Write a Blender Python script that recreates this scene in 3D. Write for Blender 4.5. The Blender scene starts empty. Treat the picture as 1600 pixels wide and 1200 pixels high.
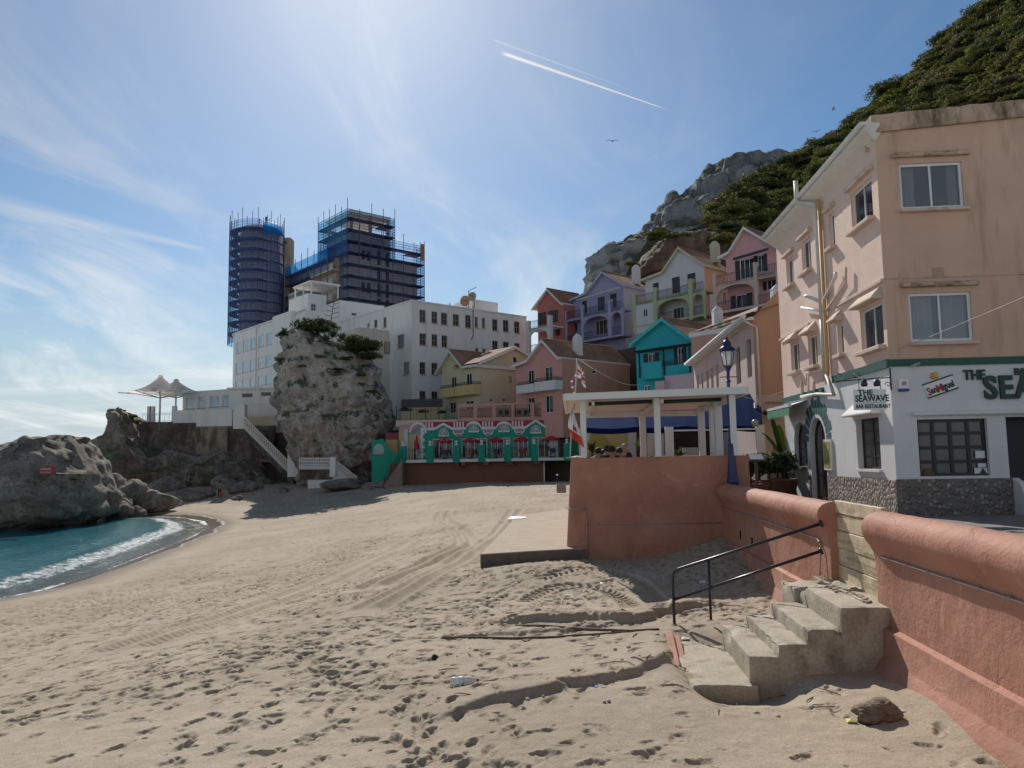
import bpy, bmesh, math, random
import numpy as np
from mathutils import Vector, Matrix, noise
from mathutils.bvhtree import BVHTree
R = math.radians
random.seed(7); RNG = np.random.default_rng(7)
scene = bpy.context.scene
COL = scene.collection

# ------------------------------------------------------------------ camera
F, PITCH, ROLL, EYE = 1200.0, R(5.46), R(-0.94), 4.6
cd = bpy.data.cameras.new("camera"); cam = bpy.data.objects.new("camera", cd); COL.objects.link(cam)
cd.sensor_width = 36; cd.lens = 36*F/1600; cd.clip_start = .1; cd.clip_end = 20000
CM = Matrix.Rotation(math.pi/2+PITCH, 3, 'X') @ Matrix.Rotation(ROLL, 3, 'Z')
cam.matrix_world = Matrix.Translation((0, 0, EYE)) @ CM.to_4x4()
scene.camera = cam
CAM = Vector((0, 0, EYE))

# ------------------------------------------------------------------ light
SUN_EL, SUN_AZ = R(37.5), R(-11.0)          # azimuth from +Y, clockwise positive
SUN_DIR = Vector((math.sin(SUN_AZ)*math.cos(SUN_EL), math.cos(SUN_AZ)*math.cos(SUN_EL), math.sin(SUN_EL)))
sl = bpy.data.lights.new("sun", 'SUN'); sun = bpy.data.objects.new("sun", sl); COL.objects.link(sun)
sl.energy = 4.3; sl.angle = R(.5); sl.color = (1, .95, .87)
sun.rotation_euler = SUN_DIR.to_track_quat('Z', 'Y').to_euler(); sun.location = (0, 0, 60)
SKY_STRENGTH = .075
def make_world():
    w = bpy.data.worlds.new("World"); scene.world = w; w.use_nodes = True
    nt = w.node_tree; nt.nodes.clear(); N = nt.nodes.new; L = nt.links.new
    out = N('ShaderNodeOutputWorld'); bg = N('ShaderNodeBackground'); L(bg.outputs[0], out.inputs[0])
    sky = N('ShaderNodeTexSky'); sky.sky_type = 'NISHITA'; sky.sun_disc = False
    sky.sun_elevation = SUN_EL; sky.sun_rotation = SUN_AZ
    sky.air_density = 1.0; sky.dust_density = .5; sky.ozone_density = 1.4; sky.altitude = 0
    tc = N('ShaderNodeTexCoord'); sep = N('ShaderNodeSeparateXYZ'); L(tc.outputs['Generated'], sep.inputs[0])
    def M(op, a, b=None, c=None):
        n = N('ShaderNodeMath'); n.operation = op
        for i, x in enumerate((a, b, c)):
            if x is None: continue
            if isinstance(x, (int, float)): n.inputs[i].default_value = x
            else: L(x, n.inputs[i])
        return n.outputs[0]
    def dot(v):
        n = N('ShaderNodeVectorMath'); n.operation = 'DOT_PRODUCT'; L(tc.outputs['Generated'], n.inputs[0]); n.inputs[1].default_value = v
        return n.outputs['Value']
    def smooth(x, a, b):
        n = N('ShaderNodeMapRange'); n.interpolation_type = 'SMOOTHSTEP'; L(x, n.inputs[0])
        n.inputs[1].default_value = a; n.inputs[2].default_value = b
        return n.outputs[0]
    # cirrus on a high plane: direction / (z + .12)
    zz = M('ADD', M('MAXIMUM', sep.outputs[2], 0), .12)
    cx = M('DIVIDE', sep.outputs[0], zz); cy = M('DIVIDE', sep.outputs[1], zz)
    cmb = N('ShaderNodeCombineXYZ'); L(cx, cmb.inputs[0]); L(cy, cmb.inputs[1])
    def nz(scale, sc, rot, detail, dist=0., loc=(0, 0, 0)):
        mp = N('ShaderNodeMapping'); L(cmb.outputs[0], mp.inputs[0]); mp.inputs['Scale'].default_value = sc
        mp.inputs['Rotation'].default_value = (0, 0, rot); mp.inputs['Location'].default_value = loc
        n = N('ShaderNodeTexNoise'); L(mp.outputs[0], n.inputs['Vector']); n.inputs['Scale'].default_value = scale
        n.inputs['Detail'].default_value = detail; n.inputs['Roughness'].default_value = .62; n.inputs['Distortion'].default_value = dist
        return n.outputs['Fac']
    wisps = smooth(nz(1.5, (1, .45, 1), R(35), 9, .9, (3.1, 1.7, 0)), .42, .70)
    broad = smooth(nz(.7, (1, .7, 1), R(20), 5, .5, (.3, .2, 0)), .36, .62)
    band = smooth(nz(.55, (.35, 1.5, 1), R(-4), 6, .4, (5, 2, 0)), .46, .72)
    lowf = smooth(sep.outputs[2], .34, .04)
    left = smooth(sep.outputs[0], .35, -.12)
    cl = M('MULTIPLY', M('MULTIPLY', wisps, M('ADD', M('MULTIPLY', broad, .85), .15)), .62)
    cl = M('ADD', M('MULTIPLY', cl, M('ADD', M('MULTIPLY', left, .8), .2)), M('MULTIPLY', M('MULTIPLY', band, lowf), .40))
    # bright broken cloud added out of view behind the camera to brighten shaded faces
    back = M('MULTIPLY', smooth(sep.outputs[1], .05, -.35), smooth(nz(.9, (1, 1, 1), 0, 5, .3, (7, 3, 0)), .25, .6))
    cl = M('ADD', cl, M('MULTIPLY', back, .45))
    # contrail: thin strip round a great circle between two directions
    def trail(p0, p1, w, k):
        a = ray(*p0); b = ray(*p1); nrm = a.cross(b).normalized(); t = (b-a).normalized()
        along = M('DIVIDE', M('SUBTRACT', dot(t), a.dot(t)), b.dot(t)-a.dot(t))
        d = M('ABSOLUTE', dot(nrm)); wid = M('ADD', M('MULTIPLY', M('SUBTRACT', 1., along), w), w*.25)
        s = M('SUBTRACT', 1., M('MINIMUM', M('DIVIDE', d, wid), 1.))
        inside = M('MULTIPLY', smooth(along, -.02, .04), smooth(along, 1.0, .9))
        front = smooth(dot(a), .5, .7)
        return M('MULTIPLY', M('MULTIPLY', M('MULTIPLY', s, inside), front), k)
    tr = M('MAXIMUM', trail((785, 83), (1045, 172), .0024, 1.2), trail((770, 62), (985, 140), .0015, .3))
    tr = M('MAXIMUM', tr, M('MULTIPLY', trail((-40, 310), (330, 392), .012, .3), 1.))
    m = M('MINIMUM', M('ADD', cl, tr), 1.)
    hs = N('ShaderNodeHueSaturation'); hs.inputs['Saturation'].default_value = 1.2
    wb = N('ShaderNodeVectorMath'); wb.operation = 'MULTIPLY'; L(sky.outputs[0], wb.inputs[0]); wb.inputs[1].default_value = (.88, .98, 1.04); L(wb.outputs[0], hs.inputs['Color'])
    hz = N('ShaderNodeMix'); hz.data_type = 'RGBA'; L(smooth(sep.outputs[2], .26, -.02), hz.inputs[0]); L(hs.outputs[0], hz.inputs[6]); hz.inputs[7].default_value = (6.2, 7.5, 8.4, 1)
    skyc = hz.outputs[2]
    bw = N('ShaderNodeRGBToBW'); L(skyc, bw.inputs[0])
    lum = M('MULTIPLY', M('ADD', bw.outputs[0], 2.2), 1.28)
    cc = N('ShaderNodeCombineColor'); L(lum, cc.inputs[0]); L(lum, cc.inputs[1]); L(M('MULTIPLY', lum, .985), cc.inputs[2])
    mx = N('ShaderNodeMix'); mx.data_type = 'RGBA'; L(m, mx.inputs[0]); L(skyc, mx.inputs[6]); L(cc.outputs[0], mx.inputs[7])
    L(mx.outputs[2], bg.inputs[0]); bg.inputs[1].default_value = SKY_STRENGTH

def ray(px, py):
    return (CM @ Vector(((px-800)/F, (600-py)/F, -1))).normalized()
make_world()
scene.view_settings.view_transform = 'Standard'; scene.view_settings.look = 'None'
scene.view_settings.exposure = 0.08; scene.view_settings.gamma = 1
scene.render.film_transparent = False
scene.cycles.max_bounces = 6; scene.cycles.transparent_max_bounces = 12; scene.cycles.use_denoising = True

# ------------------------------------------------------------------ pixel helpers (photograph is 1600x1200)
def at(px, py, Y):
    d = ray(px, py); return CAM + d*(Y/d.y)
def atz(px, py, z):
    d = ray(px, py); return CAM + d*((z-EYE)/d.z)
def hit(px, py, P, n):
    d = ray(px, py); return CAM + d*((Vector(P)-CAM).dot(n)/d.dot(n))
def proj(p):
    q = CM.transposed() @ (Vector(p)-CAM); return (800+F*q.x/-q.z, 600-F*q.y/-q.z)

# ------------------------------------------------------------------ object helpers
MATS = {}
def tag(o, label=None, cat=None, group=None, kind=None):
    if label: o['label'] = label
    if cat: o['category'] = cat
    if group: o['group'] = group
    if kind: o['kind'] = kind
    return o
INV = {}
def thing(name, label, cat, loc=(0, 0, 0), rotz=0, group=None):
    o = bpy.data.objects.new(name, None); COL.objects.link(o); o.empty_display_size = .2
    o.location = loc; o.rotation_euler = (0, 0, rotz)
    INV[o.name] = (Matrix.Translation(loc) @ Matrix.Rotation(rotz, 4, 'Z')).inverted()
    return tag(o, label, cat, group)
def copy_tree(o, parent=None):
    c = o.copy(); COL.objects.link(c)
    if parent is not None: c.parent = parent
    for ch in o.children: copy_tree(ch, c)
    return c
def place(o, loc, rz=0, sc=1, label=None, group=None):
    o.location = loc; o.rotation_euler = (0, 0, rz); o.scale = (sc, sc, sc) if not hasattr(sc, '__len__') else sc
    if label: o['label'] = label
    if group: o['group'] = group
    return o

class MB:
    def __init__(s): s.v = []; s.f = []; s.m = []; s.s = []
    def add(s, vs, fs, mi=0, smooth=False):
        b = len(s.v); s.v += [Vector(p) for p in vs]
        for f in fs: s.f.append([b+i for i in f]); s.m.append(mi); s.s.append(smooth)
        return s
    def quad(s, a, b, c, d, mi=0): return s.add([a, b, c, d], [(0, 1, 2, 3)], mi)
    def poly(s, ps, mi=0): return s.add(ps, [tuple(range(len(ps)))], mi)
    def box(s, x0, x1, y0, y1, z0, z1, mi=0):
        return s.add([(x0, y0, z0), (x1, y0, z0), (x1, y1, z0), (x0, y1, z0), (x0, y0, z1), (x1, y0, z1), (x1, y1, z1), (x0, y1, z1)],
              [(0, 3, 2, 1), (4, 5, 6, 7), (0, 1, 5, 4), (1, 2, 6, 5), (2, 3, 7, 6), (3, 0, 4, 7)], mi)
    def obox(s, c, ax, ay, az, mi=0):
        c, ax, ay, az = Vector(c), Vector(ax), Vector(ay), Vector(az)
        vs = [c+sx*ax+sy*ay+sz*az for sz in (-1, 1) for sx, sy in ((-1, -1), (1, -1), (1, 1), (-1, 1))]
        return s.add(vs, [(0, 3, 2, 1), (4, 5, 6, 7), (0, 1, 5, 4), (1, 2, 6, 5), (2, 3, 7, 6), (3, 0, 4, 7)], mi)
    def bar(s, p, q, w, h=None, up=(0, 0, 1), mi=0):
        p, q = Vector(p), Vector(q); d = (q-p); l = d.length; d.normalize(); h = h or w
        x = d.cross(Vector(up))
        if x.length < 1e-4: x = d.cross(Vector((1, 0, 0)))
        x.normalize(); y = x.cross(d)
        return s.obox((p+q)/2, x*w/2, d*l/2, y*h/2, mi)
    def tube(s, pts, r, n=8, mi=0, caps=True, smooth=True):
        pts = [Vector(p) for p in pts]; rs = r if hasattr(r, '__len__') else [r]*len(pts)
        d0 = (pts[1]-pts[0]).normalized(); x = d0.cross(Vector((0, 0, 1)))
        if x.length < 1e-3: x = d0.cross(Vector((1, 0, 0)))
        x.normalize(); vs = []; fs = []
        for i, p in enumerate(pts):
            d = (pts[min(i+1, len(pts)-1)]-pts[max(i-1, 0)]).normalized()
            x = (x-d*x.dot(d)).normalized(); y = d.cross(x)
            vs += [p+rs[i]*(math.cos(2*math.pi*k/n)*x+math.sin(2*math.pi*k/n)*y) for k in range(n)]
        for i in range(len(pts)-1):
            fs += [(i*n+k, i*n+(k+1) % n, (i+1)*n+(k+1) % n, (i+1)*n+k) for k in range(n)]
        s.add(vs, fs, mi, smooth)
        if caps: s.add(vs[:n], [tuple(range(n-1, -1, -1))], mi); s.add(vs[-n:], [tuple(range(n))], mi)
        return s
    def lathe(s, prof, n=16, c=(0, 0, 0), mi=0, smooth=True, a0=0.):
        c = Vector(c); vs = []; fs = []
        for r, z in prof: vs += [c+Vector((r*math.cos(a0+2*math.pi*k/n), r*math.sin(a0+2*math.pi*k/n), z)) for k in range(n)]
        for i in range(len(prof)-1): fs += [(i*n+k, i*n+(k+1) % n, (i+1)*n+(k+1) % n, (i+1)*n+k) for k in range(n)]
        s.add(vs, fs, mi, smooth); s.add(vs[:n], [tuple(range(n-1, -1, -1))], mi); s.add(vs[-n:], [tuple(range(n))], mi)
        return s
    def prism(s, ps, ext, mi=0, mi_side=None):
        ps = [Vector(p) for p in ps]; ext = Vector(ext); n = len(ps)
        s.poly(ps, mi); s.poly([p+ext for p in reversed(ps)], mi)
        for i in range(n): j = (i+1) % n; s.quad(ps[i], ps[i]+ext, ps[j]+ext, ps[j], mi if mi_side is None else mi_side)
        return s
    def facade(s, O, ax, n, W, H, holes, rev=.15, mi=0, mir=None, zs0=0.):
        """wall rectangle with real openings; holes=(x0,z0,x1,z1); n = outward normal"""
        O, ax, n = Vector(O), Vector(ax), Vector(n); up = Vector((0, 0, 1)); mir = mi if mir is None else mir
        xs = sorted({0., W} | {min(max(v, 0), W) for h in holes for v in (h[0], h[2])}); zs = sorted({zs0, H} | {min(max(v, zs0), H) for h in holes for v in (h[1], h[3])})
        P = lambda x, z, d=0.: O+ax*x+up*z-n*d
        for i in range(len(xs)-1):
            for j in range(len(zs)-1):
                mxx, mz = (xs[i]+xs[i+1])/2, (zs[j]+zs[j+1])/2
                if any(h[0] < mxx < h[2] and h[1] < mz < h[3] for h in holes): continue
                s.quad(P(xs[i], zs[j]), P(xs[i+1], zs[j]), P(xs[i+1], zs[j+1]), P(xs[i], zs[j+1]), mi)
        for a, b, c, d in holes:
            for (x0, z0), (x1, z1) in (((a, b), (c, b)), ((c, b), (c, d)), ((c, d), (a, d)), ((a, d), (a, b))):
                s.quad(P(x0, z0), P(x1, z1), P(x1, z1, rev), P(x0, z0, rev), mir)
        return s
    def build(s, name, mats, parent=None, world=False, origin=None, bevel=0., shade=None, recalc=True, seg=1):
        me = bpy.data.meshes.new(name); vs = s.v
        if world and parent is not None: iv = INV[parent.name]; vs = [iv @ v for v in vs]
        if origin is not None: vs = [v-Vector(origin) for v in vs]
        me.from_pydata([tuple(v) for v in vs], [], s.f)
        for m in (mats if isinstance(mats, (list, tuple)) else [mats]): me.materials.append(m)
        me.polygons.foreach_set('material_index', s.m)
        me.polygons.foreach_set('use_smooth', s.s if shade is None else [shade]*len(s.f))
        me.update()
        if recalc or bevel:
            b = bmesh.new(); b.from_mesh(me)
            bmesh.ops.remove_doubles(b, verts=b.verts, dist=1e-5)
            bmesh.ops.recalc_face_normals(b, faces=b.faces)
            if bevel:
                es = [e for e in b.edges if len(e.link_faces) == 2 and e.calc_face_angle(0) > .6]
                bmesh.ops.bevel(b, geom=es, offset=bevel, segments=seg, affect='EDGES', profile=.5, clamp_overlap=True)
            b.to_mesh(me); b.free()
        o = bpy.data.objects.new(name, me); COL.objects.link(o)
        if parent is not None: o.parent = parent
        if origin is not None: o.location = origin
        return o

# ------------------------------------------------------------------ materials
def nodes(name):
    m = bpy.data.materials.new(name); m.use_nodes = True; nt = m.node_tree
    return m, nt, nt.nodes.new, nt.links.new, nt.nodes['Principled BSDF']
def pm(name, col, rough=.8, var=.12, vs=1.5, bump=.15, bs=30., stain=None, sk=.5, ss=(2.2, 2.2, .22), st=(.52, .72), metallic=0., spec=.5, grain=0.):
    """principled with mottled colour, optional streaky weathering stains and a fine bump"""
    if name in MATS: return MATS[name]
    m, nt, N, L, P = nodes(name); MATS[name] = m
    P.inputs['Roughness'].default_value = rough; P.inputs['Metallic'].default_value = metallic; P.inputs['Specular IOR Level'].default_value = spec
    tc = N('ShaderNodeTexCoord'); n1 = N('ShaderNodeTexNoise'); L(tc.outputs['Object'], n1.inputs['Vector'])
    n1.inputs['Scale'].default_value = vs; n1.inputs['Detail'].default_value = 5; n1.inputs['Roughness'].default_value = .6
    mr = N('ShaderNodeMapRange'); L(n1.outputs['Fac'], mr.inputs[0]); mr.inputs[1].default_value = .25; mr.inputs[2].default_value = .75
    mx = N('ShaderNodeMix'); mx.data_type = 'RGBA'; L(mr.outputs[0], mx.inputs[0])
    mx.inputs[6].default_value = (*[c*(1-var) for c in col], 1); mx.inputs[7].default_value = (*[min(1, c*(1+var)) for c in col], 1)
    res = mx.outputs[2]
    if grain:
        ng = N('ShaderNodeTexNoise'); L(tc.outputs['Object'], ng.inputs['Vector']); ng.inputs['Scale'].default_value = bs*.8; ng.inputs['Detail'].default_value = 3
        mg = N('ShaderNodeMapRange'); L(ng.outputs['Fac'], mg.inputs[0]); mg.inputs[1].default_value = .3; mg.inputs[2].default_value = .7; mg.inputs[3].default_value = 1-grain; mg.inputs[4].default_value = 1+grain
        vm = N('ShaderNodeVectorMath'); vm.operation = 'SCALE'; L(res, vm.inputs[0]); L(mg.outputs[0], vm.inputs['Scale']); res = vm.outputs[0]
    if stain:
        mp = N('ShaderNodeMapping'); L(tc.outputs['Object'], mp.inputs[0]); mp.inputs['Scale'].default_value = ss
        n2 = N('ShaderNodeTexNoise'); L(mp.outputs[0], n2.inputs['Vector']); n2.inputs['Scale'].default_value = 1.; n2.inputs['Detail'].default_value = 7; n2.inputs['Roughness'].default_value = .65
        r2 = N('ShaderNodeMapRange'); L(n2.outputs['Fac'], r2.inputs[0]); r2.inputs[1].default_value = st[0]; r2.inputs[2].default_value = st[1]; r2.inputs[4].default_value = sk
        m2 = N('ShaderNodeMix'); m2.data_type = 'RGBA'; L(r2.outputs[0], m2.inputs[0]); L(res, m2.inputs[6]); m2.inputs[7].default_value = (*stain, 1); res = m2.outputs[2]
    L(res, P.inputs['Base Color'])
    if bump:
        n3 = N('ShaderNodeTexNoise'); L(tc.outputs['Object'], n3.inputs['Vector']); n3.inputs['Scale'].default_value = bs; n3.inputs['Detail'].default_value = 4
        b = N('ShaderNodeBump'); b.inputs['Strength'].default_value = bump; b.inputs['Distance'].default_value = .02; L(n3.outputs['Fac'], b.inputs['Height']); L(b.outputs[0], P.inputs['Normal'])
    return m
def glassm(name, col=(.02, .025, .03), rough=.05, wob=.02, spec=.5, metallic=0.):
    if name in MATS: return MATS[name]
    m, nt, N, L, P = nodes(name); MATS[name] = m
    P.inputs['Roughness'].default_value = rough; P.inputs['Specular IOR Level'].default_value = spec; P.inputs['Metallic'].default_value = metallic
    tc = N('ShaderNodeTexCoord'); n = N('ShaderNodeTexNoise'); L(tc.outputs['Object'], n.inputs['Vector']); n.inputs['Scale'].default_value = 1.3
    mx = N('ShaderNodeMix'); mx.data_type = 'RGBA'; L(n.outputs['Fac'], mx.inputs[0])
    mx.inputs[6].default_value = (*[c*.5 for c in col], 1); mx.inputs[7].default_value = (*[c*1.5 for c in col], 1); L(mx.outputs[2], P.inputs['Base Color'])
    b = N('ShaderNodeBump'); b.inputs['Strength'].default_value = wob; L(n.outputs['Fac'], b.inputs['Height']); L(b.outputs[0], P.inputs['Normal'])
    return m
def tilem(name, col, col2, axis, pitch=.24):
    """clay tiles: barrel ribs running down the slope, course lines across; axis 0/1 = ribs repeat along local x/y"""
    if name in MATS: return MATS[name]
    m, nt, N, L, P = nodes(name); MATS[name] = m; P.inputs['Roughness'].default_value = .85
    tc = N('ShaderNodeTexCoord'); sep = N('ShaderNodeSeparateXYZ'); L(tc.outputs['Object'], sep.inputs[0])
    def wave(out, per, kind='SINE'):
        n = N('ShaderNodeMath'); n.operation = 'MULTIPLY'; L(out, n.inputs[0]); n.inputs[1].default_value = 2*math.pi/per
        q = N('ShaderNodeMath'); q.operation = 'SINE'; L(n.outputs[0], q.inputs[0]); return q.outputs[0]
    a = wave(sep.outputs[axis], pitch); c = wave(sep.outputs[2], .22)
    nz = N('ShaderNodeTexNoise'); L(tc.outputs['Object'], nz.inputs['Vector']); nz.inputs['Scale'].default_value = 3.5; nz.inputs['Detail'].default_value = 6
    wn = N('ShaderNodeTexNoise'); L(tc.outputs['Object'], wn.inputs['Vector']); wn.inputs['Scale'].default_value = .6; wn.inputs['Detail'].default_value = 3
    mx = N('ShaderNodeMix'); mx.data_type = 'RGBA'; L(nz.outputs['Fac'], mx.inputs[0]); mx.inputs[6].default_value = (*col, 1); mx.inputs[7].default_value = (*col2, 1)
    mr = N('ShaderNodeMapRange'); L(a, mr.inputs[0]); mr.inputs[1].default_value = -1; mr.inputs[2].default_value = -.2; mr.inputs[3].default_value = .45; mr.inputs[4].default_value = 1
    mr2 = N('ShaderNodeMapRange'); L(wn.outputs['Fac'], mr2.inputs[0]); mr2.inputs[1].default_value = .3; mr2.inputs[2].default_value = .7; mr2.inputs[3].default_value = .7; mr2.inputs[4].default_value = 1.2
    mm = N('ShaderNodeMath'); mm.operation = 'MULTIPLY'; L(mr.outputs[0], mm.inputs[0]); L(mr2.outputs[0], mm.inputs[1])
    vm = N('ShaderNodeVectorMath'); vm.operation = 'SCALE'; L(mx.outputs[2], vm.inputs[0]); L(mm.outputs[0], vm.inputs['Scale']); L(vm.outputs[0], P.inputs['Base Color'])
    ad = N('ShaderNodeMath'); ad.operation = 'MULTIPLY_ADD'; L(c, ad.inputs[0]); ad.inputs[1].default_value = .35; L(a, ad.inputs[2])
    b = N('ShaderNodeBump'); b.inputs['Strength'].default_value = .9; b.inputs['Distance'].default_value = .05; L(ad.outputs[0], b.inputs['Height']); L(b.outputs[0], P.inputs['Normal'])
    return m
def text_mesh(name, body, size, mat, parent, loc, rx=(1, 0, 0), up=(0, 0, 1), ext=.01, off=0., align='LEFT', sx=1., shear=0., world=False, spacing=1.):
    cu = bpy.data.curves.new(name, 'FONT'); cu.body = body; cu.size = size; cu.extrude = ext; cu.offset = off
    cu.align_x = align; cu.align_y = 'BOTTOM_BASELINE'; cu.shear = shear; cu.space_character = spacing; cu.resolution_u = 3
    tmp = bpy.data.objects.new('tmp', cu); COL.objects.link(tmp)
    me = bpy.data.meshes.new_from_object(tmp.evaluated_get(bpy.context.evaluated_depsgraph_get())); me.name = name
    bpy.data.objects.remove(tmp); bpy.data.curves.remove(cu)
    rx = Vector(rx).normalized(); up = Vector(up); up = (up-rx*up.dot(rx)).normalized(); n = rx.cross(up)
    Mx = Matrix((rx*sx, up, n)).transposed().to_4x4(); Mx = Matrix.Translation(loc) @ Mx
    if world: Mx = INV[parent.name] @ Mx
    me.transform(Mx); me.materials.clear(); me.materials.append(mat)
    o = bpy.data.objects.new(name, me); COL.objects.link(o); o.parent = parent
    return o
def hexc(r, g, b):
    f = lambda c: ((c/255+.055)/1.055)**2.4 if c > 10 else c/255/12.92
    return (f(r), f(g), f(b))

# grid of the promenade: u runs along it (away from the camera), v to the right
AZ = R(4.45)
U = Vector((math.sin(AZ), math.cos(AZ), 0)); V = Vector((math.cos(AZ), -math.sin(AZ), 0))
def uv(u, v, z): return U*u + V*v + Vector((0, 0, z))
def uline(px, py, v, z):
    """u where the vertical plane at lateral v is met by the pixel ray"""
    return hit(px, py, V*v, V).dot(U)

white_paint = pm('white paint', (.74, .74, .72), .45, .05, bump=.03)
dark_metal = pm('dark metal', (.03, .03, .035), .5, .2, bump=.02)
pane_dark = glassm('pane dark')
frame_white = pm('frame white', (.75, .75, .74), .4, .04, bump=0)
frame_dark = pm('frame dark', (.03, .022, .018), .5, .2, bump=0)
def window(parent, O, ax, n, rect, cols=2, rows=1, fm=None, gm=None, inset=.12, fr=.06, dep=.05, sill=None, name='window', label=None, mull=None):
    """frame (part) with its pane (sub-part), set into an opening"""
    O, ax, n = Vector(O), Vector(ax), Vector(n); up = Vector((0, 0, 1)); x0, z0, x1, z1 = rect; mull = mull or fr*.7
    B = MB(); P = lambda x, z, d: O+ax*x+up*z-n*d
    def bx(xa, xb, za, zb, d=inset, t=dep): B.obox(P((xa+xb)/2, (za+zb)/2, d+t/2), ax*(xb-xa)/2, n*t/2, up*(zb-za)/2)
    bx(x0, x0+fr, z0, z1); bx(x1-fr, x1, z0, z1); bx(x0+fr, x1-fr, z0, z0+fr); bx(x0+fr, x1-fr, z1-fr, z1)
    for i in range(1, cols): xc = x0+(x1-x0)*i/cols; bx(xc-mull/2, xc+mull/2, z0+fr, z1-fr)
    for j in range(1, rows): zc = z0+(z1-z0)*j/rows; bx(x0+fr, x1-fr, zc-mull/2, zc+mull/2, inset+.004, dep-.008)
    w = B.build(name, fm or frame_white, parent)
    if label: w['label'] = label
    g = MB().obox(P((x0+x1)/2, (z0+z1)/2, inset+dep*.6), ax*(x1-x0-fr)/2, n*.006, up*(z1-z0-fr)/2).build('pane', gm or pane_dark, w)
    if sill:
        t, o = sill
        MB().obox(P((x0+x1)/2, z0-t/2, -o/2+inset/2), ax*((x1-x0)/2+.08), n*(o+inset)/2, up*t/2).build('sill', sill_m, w, bevel=.01)
    return w
sill_m = pm('sill plaster', (.55, .42, .34), .8, .1, bump=.1)
# ================================================================== SETTING: beach, sea, promenade
SHORE = np.array([(-60, -30.), (-40, -4), (-28, 4), (-21.5, 12), (-18.6, 20), (-17.4, 25.6), (-16.5, 29), (-16.9, 34), (-17.9, 41), (-19.2, 49), (-20.8, 55.5),
                  (-23.5, 61.5), (-28, 67), (-34, 69.5), (-42, 69), (-60, 66), (-120, 62)])
def shore_dist(X, Y):
    """signed distance to the wet edge of the sand, + inland"""
    X = np.asarray(X, float); Y = np.asarray(Y, float); best = np.full(X.shape, 1e9); sg = np.ones(X.shape)
    for a, b in zip(SHORE[:-1], SHORE[1:]):
        d = b-a; t = np.clip(((X-a[0])*d[0]+(Y-a[1])*d[1])/(d@d), 0, 1)
        dx = X-a[0]-t*d[0]; dy = Y-a[1]-t*d[1]; r = np.hypot(dx, dy); side = d[0]*dy-d[1]*dx
        m = r < best; best = np.where(m, r, best); sg = np.where(m, np.sign(-side), sg)
    return best*sg
def _lat(ix, iy, seed):
    h = (ix*374761393+iy*668265263+seed*974634777) & 0xffffffff
    h = ((h ^ (h >> 13))*1274126177) & 0xffffffff
    return ((h ^ (h >> 16)) & 0xffff)/65535.
def vnoise(x, y, seed=0):
    ix = np.floor(x).astype(np.int64); iy = np.floor(y).astype(np.int64); fx = x-ix; fy = y-iy
    fx = fx*fx*(3-2*fx); fy = fy*fy*(3-2*fy)
    a = _lat(ix, iy, seed); b = _lat(ix+1, iy, seed); c = _lat(ix, iy+1, seed); d = _lat(ix+1, iy+1, seed)
    return (a*(1-fx)+b*fx)*(1-fy)+(c*(1-fx)+d*fx)*fy-.5
def fbm(x, y, seed=0, o=4):
    r = 0; a = 1.
    for k in range(o): r = r+a*vnoise(x*2**k, y*2**k, seed+k*17); a *= .5
    return r
PV = lambda X, Y: X*V.x+Y*V.y
PU = lambda X, Y: X*U.x+Y*U.y
def base_z(X, Y):
    s = shore_dist(X, Y)
    z = np.interp(s, [-40, -12, -5, -.9, 0, 3, 7, 12, 17, 25, 40], [-5, -1.6, -.55, 0, .15, .38, .72, 1.35, 1.95, 2.25, 2.5])
    u, v = PU(X, Y), PV(X, Y)
    z = z+.55*np.exp(-((v-3.6)/1.3)**2-((u-17.8)/3.2)**2)+.16*np.exp(-((v-.5)/3.2)**2-((u-20)/5)**2)+.16*np.exp(-((v+1.2)/1.6)**2-((u-16.6)/1.3)**2)
    z = np.where(Y > 60, np.minimum(z, 2.2+.0*z), z); z = np.where((X < -40) & (Y > 72), -3, z)
    z = z-.06*np.exp(-((v-2.2)/1.5)**2-((u-7.6)/1.6)**2)-.28*np.exp(-((v-1.75)/.55)**4-((u-9.3)/1.25)**4)            # scoured hollow at the foot of the stairs
    z = z+.16*np.exp(-((v-3.5)/.4)**2)*np.exp(-((u-7.4)/.9)**2)      # drift against the wall beside the stairs
    z = z+.12*fbm(X*.25, Y*.25, 5, 3)*np.clip(s/6, 0, 1)
    return z
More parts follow.
